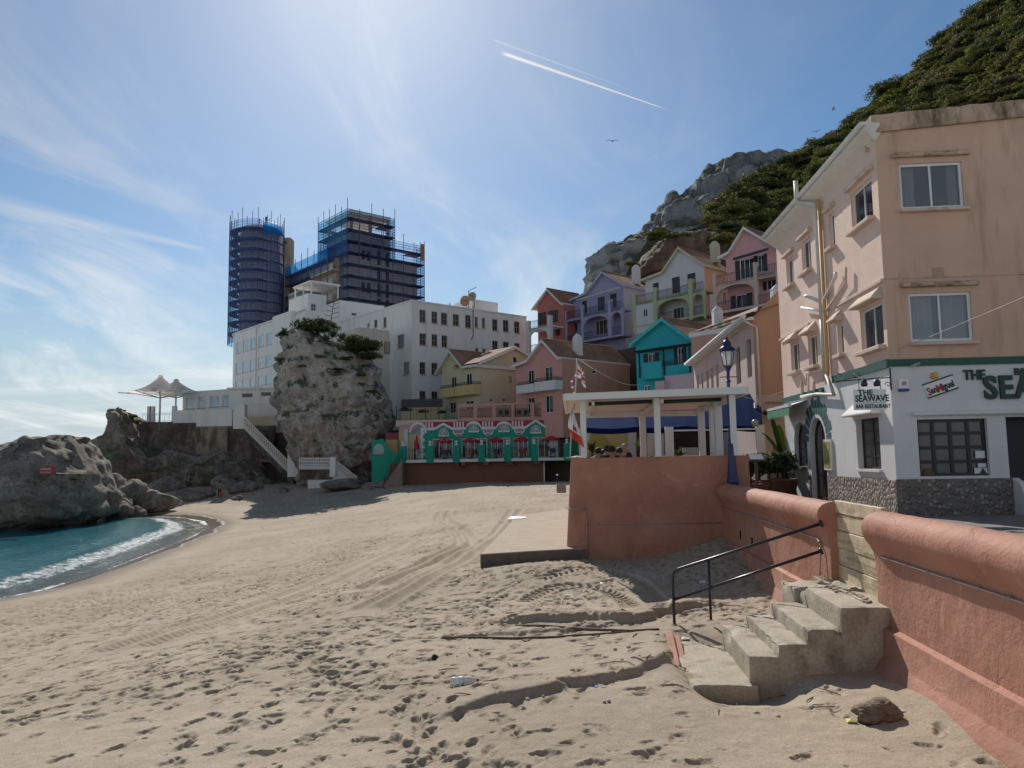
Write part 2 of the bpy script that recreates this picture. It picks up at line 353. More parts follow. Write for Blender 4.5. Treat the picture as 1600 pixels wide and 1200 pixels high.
class HMap:
    def __init__(s, x0, x1, y0, y1, res):
        s.x0, s.y0, s.res = x0, y0, res; s.nx = int((x1-x0)/res)+2; s.ny = int((y1-y0)/res)+2
        s.h = np.zeros((s.ny, s.nx)); k = .07; gx_, gy_ = np.meshgrid(np.arange(s.nx)*res/k, np.arange(s.ny)*res/k); s.nz = fbm(gx_, gy_, 55, 3); s.gx = x0+res*np.arange(s.nx); s.gy = y0+res*np.arange(s.ny)
    def stamp(s, cx, cy, ang, L, W, depth):
        r = max(L, W)*1.9; i0, i1 = int((cx-r-s.x0)/s.res), int((cx+r-s.x0)/s.res)+2; j0, j1 = int((cy-r-s.y0)/s.res), int((cy+r-s.y0)/s.res)+2
        if i0 < 0 or j0 < 0 or i1 > s.nx or j1 > s.ny: return
        dx = s.gx[i0:i1][None, :]-cx; dy = s.gy[j0:j1][:, None]-cy; c, n = math.cos(ang), math.sin(ang)
        a = (dx*c+dy*n)/L; b = (-dx*n+dy*c)/W; q = a*a+b*b
        nzz = s.nz[j0:j1, i0:i1]; q = np.maximum(q*(1+1.5*nzz)+.35*nzz, 0)
        dip = -depth*np.exp(-(q*1.15)**2.4)*(1+.7*nzz); rim = depth*.34*np.exp(-((np.sqrt(q)-1.25)/.3)**2)*(.5+.5*np.tanh(-a*2))*(1+1.6*nzz)
        h = s.h[j0:j1, i0:i1]; s.h[j0:j1, i0:i1] = h*(1-.6*np.exp(-q*q))+dip+rim
    def line(s, pts, f, w, er=0):
        """f(signed across, along) added near a polyline"""
        pts = np.array(pts, float); X, Y = np.meshgrid(s.gx, s.gy)
        m = (X > pts[:, 0].min()-w) & (X < pts[:, 0].max()+w) & (Y > pts[:, 1].min()-w) & (Y < pts[:, 1].max()+w)
        x, y = X[m], Y[m]
        if x.size == 0: return
        best = np.full(x.shape, 1e9); sgn = np.zeros(x.shape); al = np.zeros(x.shape); acc = 0
        for a, b in zip(pts[:-1], pts[1:]):
            d = b-a; ln = np.hypot(*d); t = np.clip(((x-a[0])*d[0]+(y-a[1])*d[1])/(ln*ln), 0, 1)
            dx = x-a[0]-t*d[0]; dy = y-a[1]-t*d[1]; r = np.hypot(dx, dy); k = r < best
            best = np.where(k, r, best); sgn = np.where(k, np.sign(d[0]*dy-d[1]*dx), sgn); al = np.where(k, acc+t*ln, al); acc += ln
        fade = np.clip((acc-al)/.4, 0, 1)*np.clip(al/.4, 0, 1)
        if er: s.h[m] *= 1-.9*np.exp(-(best/er)**4)
        s.h[m] += np.where(best < w, f(best*sgn, al)*fade, 0)
    def sample(s, X, Y):
        fx = np.clip((X-s.x0)/s.res, 0, s.nx-1.001); fy = np.clip((Y-s.y0)/s.res, 0, s.ny-1.001); i = fx.astype(int); j = fy.astype(int); a = fx-i; b = fy-j
        h = s.h; r = (h[j, i]*(1-a)+h[j, i+1]*a)*(1-b)+(h[j+1, i]*(1-a)+h[j+1, i+1]*a)*b
        ok = (X > s.x0) & (X < s.gx[-1]) & (Y > s.y0) & (Y < s.gy[-1]); return np.where(ok, r, 0)
def smooth_line(pts, n=8):
    pts = [Vector((p[0], p[1], 0)) for p in pts]; out = []
    for i in range(len(pts)-1):
        p0, p1, p2, p3 = pts[max(i-1, 0)], pts[i], pts[i+1], pts[min(i+2, len(pts)-1)]
        for k in range(n):
            t = k/n; out.append(.5*((2*p1)+(p2-p0)*t+(2*p0-5*p1+4*p2-p3)*t*t+(3*p1-p0-3*p2+p3)*t**3))
    out.append(pts[-1]); return [(p.x, p.y) for p in out]
def gpx(pts, z=2.05): return [tuple(atz(x, y, z))[:2] for x, y in pts]
NEAR = HMap(-22, 9, 4, 34, .025); FAR = HMap(-40, 14, 33.5, 96, .055)
def tread(width, per):
    def f(d, al):
        r = np.abs(d)
        groove = -.055*np.exp(-(r/(width*.5))**6)
        bars = .05*np.sin(2*math.pi*(al+np.sign(d)*0+r*.9)/per)*np.exp(-(r/(width*.48))**6)
        rim = .02*np.exp(-((r-width*.6)/.05)**2)
        return groove+bars+rim
    return f
def make_beach():
    rg = np.random.default_rng(3)
    for hm, cnt, lo, hi in ((NEAR, 18000, 4.5, 33.8), (FAR, 26000, 34, 94)):
        k = 0
        while k < cnt:
            if hm is NEAR: Y = lo+(hi-lo)*rg.random()**.6; X = rg.uniform(max(-21.5, -.8*Y-3), min(6, .1*Y+3.2))
            else: Y = rg.uniform(lo, hi); X = rg.uniform(-36, 10)
            s = float(shore_dist(X, Y)); v = X*V.x+Y*V.y; u = X*U.x+Y*U.y
            if s < 1.5 or v > 3.3: k += .2; continue
            dens = fbm(np.array(X*.3+9), np.array(Y*.3), 31, 3)+.40
            if rg.random() > np.clip(dens*1.6, .06, 1)*np.clip((s-1)/5, .15, 1): k += .25; continue
            ang = rg.normal(1.2, .8); t_ = rg.random()**1.6; d = .012+.027*t_+rg.uniform(0, .008); L = .04+.075*t_+rg.uniform(0, .015)
            d *= 1+min(1.5, max(0, Y-9)/13); L *= 1+min(.7, max(0, Y-9)/26)
            hm.stamp(X, Y, ang, L, L*rg.uniform(.42, .7), d); k += 1
    for _ in range(240):                                               # walked trails
        Y = rg.uniform(6, 60); X = rg.uniform(-.6*Y-2, min(3, .08*Y+2)); a = rg.normal(1.25, .6)+(math.pi if rg.random() < .5 else 0)
        for q in range(int(rg.integers(6, 16))):
            a += rg.normal(0, .08); X += .38*math.cos(a); Y += .38*math.sin(a); sd = (-1)**q*.09
            if X*V.x+Y*V.y > 3.2 or shore_dist(X, Y) < 1.5: break
            hm = NEAR if Y < 33.7 else FAR
            hm.stamp(X-sd*math.sin(a), Y+sd*math.cos(a), a, rg.uniform(.10, .13), .05, rg.uniform(.03, .05))
    curve = smooth_line(gpx([(838, 905), (905, 893), (962, 898), (1005, 915), (1025, 945), (1010, 965)], 2.2))
    NEAR.line(curve, tread(.42, .17), .6, .3)
    curve = smooth_line(gpx([(815, 935), (870, 915), (935, 918), (975, 935), (990, 960)], 2.15)); NEAR.line(curve, tread(.35, .17), .5, .26)
    for off in (0, 14):                                                # winding pair of vehicle tracks up the beach
        c = smooth_line(gpx([(560+off*3, 905), (660+off*2, 868), (715+off*1.5, 838), (712+off, 815), (684+off, 800), (690+off, 788)], 2.0)); [h.line(c, lambda d, al: -.10*np.exp(-(d/.15)**2)+.08*np.exp(-((np.abs(d)-.26)/.09)**2), .6, .42) for h in (NEAR, FAR)]
        c = smooth_line(gpx([(560+off*2, 950), (700+off*1.6, 880), (765+off, 830), (800+off, 797)], 2.0)); [h.line(c, lambda d, al: -.08*np.exp(-(d/.14)**2)+.06*np.exp(-((np.abs(d)-.24)/.08)**2), .6, .4) for h in (NEAR, FAR)]
        c = smooth_line(gpx([(150+off*5, 1010), (330+off*4, 950), (520+off*3, 885), (640+off*2, 830)], 1.7)); [h.line(c, lambda d, al: (-.06+.025*np.sin(al*40))*np.exp(-(d/.17)**2)+.045*np.exp(-((np.abs(d)-.28)/.09)**2), .6, .42) for h in (NEAR, FAR)]
    scarp = lambda k, w: (lambda d, al: k*(1/(1+np.exp(-(d+.22*fbm(al*1.3, al*0+3.3, 41, 4))/.014)))*np.exp(-(np.maximum(d, 0)/w)**2)*(.75+.9*vnoise(al*.9, al*0, 12)))
    NEAR.line(smooth_line(gpx([(640, 1152), (740, 1132), (850, 1108), (960, 1082), (1040, 1060), (1066, 1035), (1062, 1000)], 2.05)), scarp(.085, .9), 1.6)
    NEAR.line(smooth_line(gpx([(750, 974), (850, 979), (920, 982), (990, 986), (1040, 976), (1085, 968), (1150, 962)], 2.05)), scarp(.12, .8), 1.4)
    NEAR.line(smooth_line(gpx([(660, 999), (800, 998), (900, 994), (1000, 986)], 2.05)), scarp(.045, .4), .8)
    na, nr = 900, 1500
    A = np.linspace(R(-47), R(47), na); rr = 1/np.linspace(1/4.3, 1/106., nr)
    AA, RR = np.meshgrid(A, rr); X = RR*np.sin(AA); Y = RR*np.cos(AA)
    fine = np.clip((shore_dist(X, Y)-1.2)/2., 0, 1)
    Z = base_z(X, Y)+fine*(NEAR.sample(X, Y)+FAR.sample(X, Y)+.012*fbm(X*2.3, Y*2.3, 77, 4)+.006*fbm(X*9, Y*9, 78, 3))
    idx = np.arange(na*nr).reshape(nr, na)
    faces = np.stack([idx[:-1, :-1], idx[:-1, 1:], idx[1:, 1:], idx[1:, :-1]], -1).reshape(-1, 4)
    me = grid_mesh('beach_sand', np.stack([X, Y, Z], -1).reshape(-1, 3), faces)
    o = bpy.data.objects.new('beach_sand', me); COL.objects.link(o); tag(o, 'pale trampled beach sand with footprints and tyre tracks', 'sand', kind='structure')
    m, nt, N, L, P = nodes('sand')
    geo = N('ShaderNodeNewGeometry'); sep = N('ShaderNodeSeparateXYZ'); L(geo.outputs['Position'], sep.inputs[0])
    n0 = N('ShaderNodeTexNoise'); L(geo.outputs['Position'], n0.inputs['Vector']); n0.inputs['Scale'].default_value = .35; n0.inputs['Detail'].default_value = 6
    n1 = N('ShaderNodeTexNoise'); L(geo.outputs['Position'], n1.inputs['Vector']); n1.inputs['Scale'].default_value = 5; n1.inputs['Detail'].default_value = 6; n1.inputs['Roughness'].default_value = .7
    n2 = N('ShaderNodeTexNoise'); L(geo.outputs['Position'], n2.inputs['Vector']); n2.inputs['Scale'].default_value = 60; n2.inputs['Detail'].default_value = 3
    def mrr(x, a, b, c, d):
        n = N('ShaderNodeMapRange'); L(x, n.inputs[0])
        for i, q in enumerate((a, b, c, d)): n.inputs[i+1].default_value = q
        return n.outputs[0]
    mx = N('ShaderNodeMix'); mx.data_type = 'RGBA'; L(mrr(n0.outputs['Fac'], .35, .65, 0, 1), mx.inputs[0]); mx.inputs[6].default_value = (.33, .265, .19, 1); mx.inputs[7].default_value = (.415, .34, .25, 1)
    sc = N('ShaderNodeMath'); sc.operation = 'MULTIPLY'; L(mrr(n1.outputs['Fac'], .3, .7, .86, 1.12), sc.inputs[0]); L(mrr(n2.outputs['Fac'], .3, .7, .78, 1.18), sc.inputs[1])
    vm = N('ShaderNodeVectorMath'); vm.operation = 'SCALE'; L(mx.outputs[2], vm.inputs[0]); L(sc.outputs[0], vm.inputs['Scale'])
    # small dark and pale debris flecks
    vo = N('ShaderNodeTexVoronoi'); L(geo.outputs['Position'], vo.inputs['Vector']); vo.inputs['Scale'].default_value = 4.5
    rc = N('ShaderNodeSeparateColor'); L(vo.outputs['Color'], rc.inputs[0])
    near_ = mrr(vo.outputs['Distance'], .055, .075, 1, 0); pick = mrr(rc.outputs[0], .86, .88, 0, 1)
    fm = N('ShaderNodeMath'); fm.operation = 'MULTIPLY'; L(near_, fm.inputs[0]); L(pick, fm.inputs[1])
    fc = N('ShaderNodeMix'); fc.data_type = 'RGBA'; L(mrr(rc.outputs[1], .6, .62, 0, 1), fc.inputs[0]); fc.inputs[6].default_value = (.09, .065, .045, 1); fc.inputs[7].default_value = (.6, .57, .5, 1)
    m2 = N('ShaderNodeMix'); m2.data_type = 'RGBA'; L(fm.outputs[0], m2.inputs[0]); L(vm.outputs[0], m2.inputs[6]); L(fc.outputs[2], m2.inputs[7])
    zz = N('ShaderNodeMath'); zz.operation = 'MULTIPLY_ADD'; L(n0.outputs['Fac'], zz.inputs[0]); zz.inputs[1].default_value = -.16; L(sep.outputs[2], zz.inputs[2])
    wet = mrr(zz.outputs[0], .05, .17, 1, 0)
    m3 = N('ShaderNodeMix'); m3.data_type = 'RGBA'; L(wet, m3.inputs[0]); L(m2.outputs[2], m3.inputs[6]); m3.inputs[7].default_value = (.13, .10, .068, 1)
    L(m3.outputs[2], P.inputs['Base Color']); L(mrr(wet, .75, 1, .95, .22), P.inputs['Roughness']); P.inputs['Specular IOR Level'].default_value = .3
    b = N('ShaderNodeBump'); b.inputs['Strength'].default_value = .5; b.inputs['Distance'].default_value = .02
    ad = N('ShaderNodeMath'); ad.operation = 'MULTIPLY_ADD'; L(n2.outputs['Fac'], ad.inputs[0]); ad.inputs[1].default_value = .5; L(n1.outputs['Fac'], ad.inputs[2])
    nw = N('ShaderNodeMath'); nw.operation = 'MULTIPLY'; L(ad.outputs[0], nw.inputs[0]); L(mrr(wet, 0, 1, 1, .1), nw.inputs[1]); L(nw.outputs[0], b.inputs['Height']); L(b.outputs[0], P.inputs['Normal'])
    me.materials.append(m)
    return o
def grid_mesh(name, verts, faces, smooth=True):
    me = bpy.data.meshes.new(name); nv, nf = len(verts), len(faces)
    me.vertices.add(nv); me.vertices.foreach_set('co', np.ascontiguousarray(verts, dtype=np.float32).ravel())
    me.loops.add(nf*4); me.loops.foreach_set('vertex_index', np.ascontiguousarray(faces, dtype=np.int32).ravel())
    me.polygons.add(nf); me.polygons.foreach_set('loop_start', np.arange(0, nf*4, 4, dtype=np.int32)); me.polygons.foreach_set('use_smooth', np.full(nf, smooth))
    me.update(); me.validate(); return me
def make_sea():
    na, nr = 620, 520
    A = np.linspace(R(-115), R(115), na); rr = np.concatenate([1/np.linspace(1/12., 1/110., nr-60), np.geomspace(115, 9000, 60)])
    # finer in the bay the photograph looks into
    A = np.concatenate([np.linspace(R(-115), R(-56), 90), np.linspace(R(-55.8), R(-14), 430), np.linspace(R(-13.5), R(115), 100)])
    AA, RR = np.meshgrid(A, rr); X = RR*np.sin(AA); Y = RR*np.cos(AA); S = shore_dist(X, Y)+.9
    far = np.clip(1-(RR-80)/60, 0, 1)
    sw = S+.5*fbm(X*.25, Y*.25, 4, 3)
    Z = far*(.05*fbm(X*.7+Y*.35, Y*1.5-X*.5, 8, 4)+.03*np.sin(S*1.9+2*fbm(X*.15, Y*.15, 9, 2)))+.11*np.exp(-((sw+3.2)/.55)**2)*far+.05*np.exp(-((sw+1.2)/.4)**2)*far
    Z = np.where(S > -1.5, Z*np.clip(-S/1.5, 0, 1)+np.where(S > 0, S*.03, 0), Z)
    idx = np.arange(len(A)*nr).reshape(nr, len(A))
    faces = np.stack([idx[:-1, :-1], idx[:-1, 1:], idx[1:, 1:], idx[1:, :-1]], -1).reshape(-1, 4)
    # keep the sea out of the land well above the wet edge
    smax = np.max(S.reshape(-1)[faces], axis=1); faces = faces[smax < 1.5]
    me = grid_mesh('sea', np.stack([X, Y, Z], -1).reshape(-1, 3), faces)
    at_ = me.attributes.new('shore', 'FLOAT', 'POINT')
    if len(at_.data) == len(S.ravel()): at_.data.foreach_set('value', sw.ravel().astype(np.float32))
    o = bpy.data.objects.new('sea', me); COL.objects.link(o); tag(o, 'turquoise sea water with white foam along the beach', 'sea', kind='structure')
    m, nt, N, L, P = nodes('sea water')
    atn = N('ShaderNodeAttribute'); atn.attribute_name = 'shore'; geo = N('ShaderNodeNewGeometry')
    def mrr(x, a, b, c, d, t='LINEAR'):
        n = N('ShaderNodeMapRange'); n.interpolation_type = t; L(x, n.inputs[0])
        for i, q in enumerate((a, b, c, d)): n.inputs[i+1].default_value = q
        return n.outputs[0]
    def mth(op, a, b):
        n = N('ShaderNodeMath'); n.operation = op
        for i, x in enumerate((a, b)):
            if isinstance(x, (int, float)): n.inputs[i].default_value = x
            else: L(x, n.inputs[i])
        return n.outputs[0]
    def nz(s, d, r=.6, dist=0):
        n = N('ShaderNodeTexNoise'); L(geo.outputs['Position'], n.inputs['Vector']); n.inputs['Scale'].default_value = s; n.inputs['Detail'].default_value = d; n.inputs['Roughness'].default_value = r; n.inputs['Distortion'].default_value = dist; return n.outputs['Fac']
    sh = atn.outputs['Fac']
    ramp = N('ShaderNodeValToRGB'); L(mrr(sh, -16, 0, 0, 1), ramp.inputs[0])
    e = ramp.color_ramp.elements; e[0].color = (.016, .115, .155, 1); e[1].color = (.10, .085, .06, 1); e[1].position = 1
    for p, c in ((.45, (.026, .145, .175, 1)), (.80, (.05, .175, .175, 1)), (.92, (.09, .11, .08, 1))): q = e.new(p); q.color = c
    band1 = mth('MULTIPLY', mrr(sh, -4.3, -2.6, 0, 1, 'SMOOTHSTEP'), mrr(sh, -2.2, -1.0, 1, .35, 'SMOOTHSTEP'))
    band0 = mrr(sh, -.35, -.05, 0, .9, 'SMOOTHSTEP'); edge = mth('MULTIPLY', band0, mrr(sh, .15, .5, 1, 0, 'SMOOTHSTEP'))
    lace = mrr(nz(3.0, 8, .78, .9), .38, .62, 0, 1); fine = mrr(nz(7, 4, .7), .35, .65, .55, 1)
    foam = mth('MAXIMUM', mth('MULTIPLY', mrr(mth('ADD', mth('MULTIPLY', band1, 1.0), mth('MULTIPLY', lace, .55)), 1.10, 1.36, 0, 1), fine), mth('MULTIPLY', edge, mrr(nz(3, 4), .4, .6, .1, .9)))
    fl = mth('MULTIPLY', mrr(nz(3.4, 6, .8), .655, .70, 0, .8), mrr(sh, -14, -4, .15, 1))
    foam = mth('MINIMUM', mth('MAXIMUM', foam, fl), 1.)
    mx = N('ShaderNodeMix'); mx.data_type = 'RGBA'; L(foam, mx.inputs[0]); L(ramp.outputs[0], mx.inputs[6]); mx.inputs[7].default_value = (.82, .84, .83, 1)
    L(mx.outputs[2], P.inputs['Base Color']); L(mrr(foam, 0, 1, .06, .8), P.inputs['Roughness']); P.inputs['IOR'].default_value = 1.33
    b = N('ShaderNodeBump'); b.inputs['Strength'].default_value = .85; b.inputs['Distance'].default_value = .14
    L(mth('ADD', mth('ADD', nz(1.6, 5, .6, .4), mth('MULTIPLY', nz(7, 3), .25)), mth('MULTIPLY', foam, .4)), b.inputs['Height']); L(b.outputs[0], P.inputs['Normal'])
    me.materials.append(m); return o
make_beach(); make_sea()
def ground(p):
    X, Y = np.array([p[0]]), np.array([p[1]])
    return float((base_z(X, Y)+NEAR.sample(X, Y)+FAR.sample(X, Y))[0])

# promenade pavement
pave = pm('pavement', (.22, .19, .165), .85, .2, 3, .2, 60, grain=.12)
o = MB().box(3.515, 7.4, -6, 60, 2.2, 3.2).box(-.0, 3.515, 18.9, 60, 1.6, 3.2).box(7.4, 30, -6, 17.3, 2.2, 3.204).box(7.4, 30, 26.9, 62, 2.2, 3.204)
for i, v in enumerate(o.v): o.v[i] = uv(v.y, v.x, v.z)
tag(o.build('pavement', pave), 'grey promenade pavement behind the sea wall', 'pavement', kind='structure')

# ------------------------------------------------------------------ sea walls
def painted_wall():
    m, nt, N, L, P = nodes('pink wall paint'); P.inputs['Roughness'].default_value = .72; P.inputs['Specular IOR Level'].default_value = .3
    geo = N('ShaderNodeNewGeometry'); sep = N('ShaderNodeSeparateXYZ'); L(geo.outputs['Position'], sep.inputs[0])
    def nz(s, d=5, r=.62, scl=(1, 1, 1), dist=0.):
        mp = N('ShaderNodeMapping'); mp.inputs['Scale'].default_value = scl; L(geo.outputs['Position'], mp.inputs[0]); n = N('ShaderNodeTexNoise'); L(mp.outputs[0], n.inputs['Vector'])
        n.inputs['Scale'].default_value = s; n.inputs['Detail'].default_value = d; n.inputs['Roughness'].default_value = r; n.inputs['Distortion'].default_value = dist; return n.outputs['Fac']
    def mr(x, a, b, c, d):
        n = N('ShaderNodeMapRange'); L(x, n.inputs[0])
        for i, q in enumerate((a, b, c, d)): n.inputs[i+1].default_value = q
        return n.outputs[0]
    def mix(f, a, b):
        n = N('ShaderNodeMix'); n.data_type = 'RGBA'; L(f, n.inputs[0])
        for i, x in ((6, a), (7, b)):
            if isinstance(x, tuple): n.inputs[i].default_value = (*x, 1)
            else: L(x, n.inputs[i])
        return n.outputs[2]
    def mul(a, b):
        n = N('ShaderNodeMath'); n.operation = 'MULTIPLY'; L(a, n.inputs[0]); L(b, n.inputs[1]); return n.outputs[0]
    c = mix(mr(nz(.9, 6), .35, .65, 0, 1), (.365, .162, .105), (.46, .222, .150))
    c = mix(mr(nz(1.2, 7, .7, (1.6, 1.6, .35)), .52, .72, 0, .7), c, (.30, .105, .055))          # rusty run-off
    c = mix(mr(nz(2.6, 8, .75, (1, 1, 1), .8), .57, .68, 0, .6), c, (.60, .33, .25))            # chalky bloom
    low = mr(sep.outputs[2], 2.1, 3.1, 1, .12); c = mix(mul(mr(nz(1.6, 7, .72, (1, 1, .8), .5), .46, .62, 0, .85), low), c, (.30, .15, .10))   # scuffed foot
    vo = N('ShaderNodeTexVoronoi'); vo.feature = 'DISTANCE_TO_EDGE'; vo.inputs['Scale'].default_value = .7; va = N('ShaderNodeVectorMath'); va.operation = 'MULTIPLY_ADD'; wn = N('ShaderNodeTexNoise'); L(geo.outputs['Position'], wn.inputs['Vector']); wn.inputs['Scale'].default_value = 2; wn.inputs['Detail'].default_value = 6
    L(wn.outputs['Color'], va.inputs[0]); va.inputs[1].default_value = (.7, .7, .7); L(geo.outputs['Position'], va.inputs[2]); L(va.outputs[0], vo.inputs['Vector'])
    crack = mul(mr(vo.outputs['Distance'], 0, .006, 1, 0), mr(nz(.8, 2), .50, .60, 0, .3)); c = mix(crack, c, (.12, .05, .035))
    chip = mr(nz(5, 6, .8), .69, .71, 0, 1); c = mix(chip, c, (.34, .22, .17))
    L(c, P.inputs['Base Color']); h = N('ShaderNodeMath'); h.operation = 'MULTIPLY_ADD'; L(nz(30, 5, .7), h.inputs[0]); h.inputs[1].default_value = .14; L(nz(4, 6, .65), h.inputs[2]); h2 = N('ShaderNodeMath'); h2.operation = 'MULTIPLY_ADD'; L(chip, h2.inputs[0]); h2.inputs[1].default_value = -.25; L(h.outputs[0], h2.inputs[2]); h3 = N('ShaderNodeMath'); h3.operation = 'MULTIPLY_ADD'; L(crack, h3.inputs[0]); h3.inputs[1].default_value = -.5; L(h2.outputs[0], h3.inputs[2])
    b = N('ShaderNodeBump'); b.inputs['Strength'].default_value = .55; b.inputs['Distance'].default_value = .05; L(h3.outputs[0], b.inputs['Height']); L(b.outputs[0], P.inputs['Normal']); return m
pink = painted_wall()
conduit_m = pm('conduit', (.32, .26, .25), .5, .2, bump=.05)
PROF = [(2.895, 1.2), (3.035, 1.9), (3.115, 2.25), (3.23, 2.42), (3.245, 2.44), (3.255, 2.7), (3.26, 2.715), (3.33, 2.735), (3.34, 3.1), (3.34, 3.4), (3.325, 3.49), (3.29, 3.565), (3.235, 3.64), (3.205, 3.7), (3.19, 3.775), (3.21, 3.85), (3.26, 3.905), (3.335, 3.935), (3.4, 3.945), (3.44, 3.94), (3.475, 3.925), (3.5, 3.88), (3.51, 2.9), (3.51, 1.2)]
def sea_wall(u0, u1, label, round0=False, round1=False):
    t = thing('sea_wall', label, 'sea wall', uv((u0+u1)/2, 3.6, 2.0))
    B = MB(); n = len(PROF); us = np.linspace(u0, u1, max(8, int((u1-u0)/.12)))
    if round1: us = np.concatenate([us[:-1], u1-.16+.16*np.sin(np.linspace(.6, math.pi/2, 6))])
    rows = []
    for u in us:
        k = 1.
        if round1 and u > u1-.16: k = math.sqrt(max(0, 1-((u-(u1-.16))/.16)**2))*.14+.86
        rows.append([uv(u, 3.42+(v-3.42)*k+.014*float(fbm(np.array(u*1.6), np.array(z*1.6+v), 3, 3)), z if z < 3.4 else 3.4+(z-3.4)*k+.012*float(fbm(np.array(u*1.1), np.array(v*3.), 6, 3))) for v, z in PROF])
    vs = [p for r in rows for p in r]
    B.add(vs, [(i*n+j, i*n+j+1, (i+1)*n+j+1, (i+1)*n+j) for i in range(len(us)-1) for j in range(n-1)], 0, True)
    B.poly(rows[0]); B.poly(rows[-1])
    o = B.build('wall', pink, t, world=True); m = o.modifiers.new('edge', 'EDGE_SPLIT'); m.split_angle = R(50)
    return t
EZ_ = Vector((0, 0, 1))
w_near = sea_wall(-3, 9.05, 'salmon sea wall right of the concrete steps, bullnose top', round1=True)
w_far = sea_wall(10.55, 18.25, 'salmon sea wall between the bastion and the timber boards')
def conduit(parent, pts, name='conduit', r=.011):
    B = MB(); B.tube(pts, r, 6)
    for a, b in zip(pts[:-1], pts[1:]):
        a, b = Vector(a), Vector(b); k = max(1, int((b-a).length/.45))
        for i in range(k):
            c = a+(b-a)*(i+.5)/k; B.tube([c-(b-a).normalized()*.02, c+(b-a).normalized()*.02], r*1.7, 6)
    B.build(name, conduit_m, parent, world=True)
conduit(w_near, [uv(8.8, 3.315, 3.46), uv(2, 3.315, 3.46)])
conduit(w_far, [uv(18.2, 3.315, 3.42), uv(11.0, 3.315, 3.42), uv(10.85, 3.315, 3.35), uv(10.85, 3.24, 2.6)])
# timber flood boards closing the gap
wood = pm('weathered timber', (.56, .44, .28), .75, .25, 2.5, .35, 14, stain=(.16, .11, .065), sk=.8, ss=(6, 1., 14), st=(.5, .68), grain=.15)
t = thing('flood_board_gate', 'weathered timber boards closing the gap in the salmon wall', 'timber gate', uv(9.8, 3.66, 2.95))
zz = [2.86, 3.14, 3.36, 3.58, 3.80, 3.97]
for k in range(5):
    c0 = .012*(k % 2); MB().obox(uv(9.8, 3.465+c0, (zz[k]+zz[k+1])/2), U*.78, V*.035, Vector((0, 0, (zz[k+1]-zz[k])/2-.004))).build('plank', wood, t, world=True, bevel=.006)

for px, py in ((1157, 836), (1175, 847)):                              # weep slots in the far wall
    q = hit(px, py, V*3.325, V); MB().obox(q, U*.035, V*.01, EZ_*.085).build('weep_slot', pm('dark slot', (.02, .012, .01), .9), w_far, world=True)
# ------------------------------------------------------------------ concrete stairs
conc = pm('worn concrete', (.41, .35, .265), .88, .22, 2.2, .45, 40, stain=(.13, .09, .06), sk=.85, ss=(2.2, 2.2, 1.4), st=(.53, .70), grain=.16)
def rough_box(B, u0, u1, v0, v1, z0, z1, amp=.009, step=.07, mi=0, seed=0, cham=.009):
    """box with slightly broken, uneven faces and edges"""
    b = bmesh.new(); bmesh.ops.create_cube(b, size=1)
    for v in b.verts: v.co = Vector(((u0+u1)/2+v.co.x*(u1-u0), (v0+v1)/2+v.co.y*(v1-v0), (z0+z1)/2+v.co.z*(z1-z0)))
    bmesh.ops.bevel(b, geom=list(b.edges), offset=cham, segments=2, affect='EDGES', profile=.5)
    for ax, (a, c) in enumerate(((u0, u1), (v0, v1), (z0, z1))):
        k = int((c-a)/step)
        for i in range(1, k+1):
            nrm = [0, 0, 0]; nrm[ax] = 1; co = [0, 0, 0]; co[ax] = a+(c-a)*i/(k+1)
            bmesh.ops.bisect_plane(b, geom=b.verts[:]+b.edges[:]+b.faces[:], plane_co=co, plane_no=nrm)
    b.normal_update()
    for v in b.verts:
        p = v.co*4+Vector((seed*7.3, 0, 0)); e = min(min(v.co.x-u0, u1-v.co.x)+min(v.co.z-z0, z1-v.co.z), min(v.co.y-v0, v1-v.co.y)+min(v.co.z-z0, z1-v.co.z), 9)
        chip = max(0, noise.noise(p*.9+Vector((3, 1, 8)))-.12)*.22*max(0, 1-e/.09)
        v.co += v.normal*(amp*noise.noise(p)+amp*.4*noise.noise(p*4)-chip)
    vs = [uv(v.co.x, v.co.y, v.co.z) for v in b.verts]; b.verts.index_update()
    B.add(vs, [[v.index for v in f.verts] for f in b.faces], mi, True); b.free()
st = thing('beach_stairs', 'worn concrete steps down to the sand beside a black handrail', 'steps', uv(9.3, 2.2, 2.0))
def vz(px, py, z): p = atz(px, py, z); return p.dot(V), p.dot(U)
Z4, Z3, Z2, Z1, Z0 = 2.93, 2.70, 2.54, 2.41, 2.15
vs4, vs3, vs2, vs1, vs0 = [vz(x, y, z)[0] for x, y, z in ((1311, 948, Z4), (1261, 984, Z3), (1216, 1007, Z2), (1172, 1027, Z1), (1080, 1066, Z0))]
un = vz(1261, 984, Z3)[1]; uf = 10.28
print('stairs', vs4, vs3, vs2, vs1, vs0, un)
for k, (va, vb, z) in enumerate(((vs4, 3.44, Z4), (vs3, vs4+.05, Z3), (vs2, vs3+.05, Z2), (vs1, vs2+.05, Z1))):
    B = MB(); rough_box(B, un+.01*k, uf, va, vb, 1.85, z, seed=k); o = B.build('step', conc, st, world=True); o.modifiers.new('e', 'EDGE_SPLIT').split_angle = R(30)
B = MB(); rough_box(B, un-.12, uf+.05, vs0, vs1+.05, 1.82, Z0, seed=9, amp=.010); B.build('bottom_slab', conc, st, world=True)
B = MB(); rough_box(B, uf+.05, uf+.35, vs0-.28, vs0+.42, 1.8, Z0+.005, seed=11); B.build('footing', conc, st, world=True)
B = MB(); rough_box(B, uf+.02, uf+.65, vs4-.05, 3.42, 1.9, Z4-.06, seed=12); rough_box(B, uf-.55, uf-.1, vs4+.36, 3.44, 2.6, Z4+.035, seed=13, amp=.03); B.build('landing', conc, st, world=True)
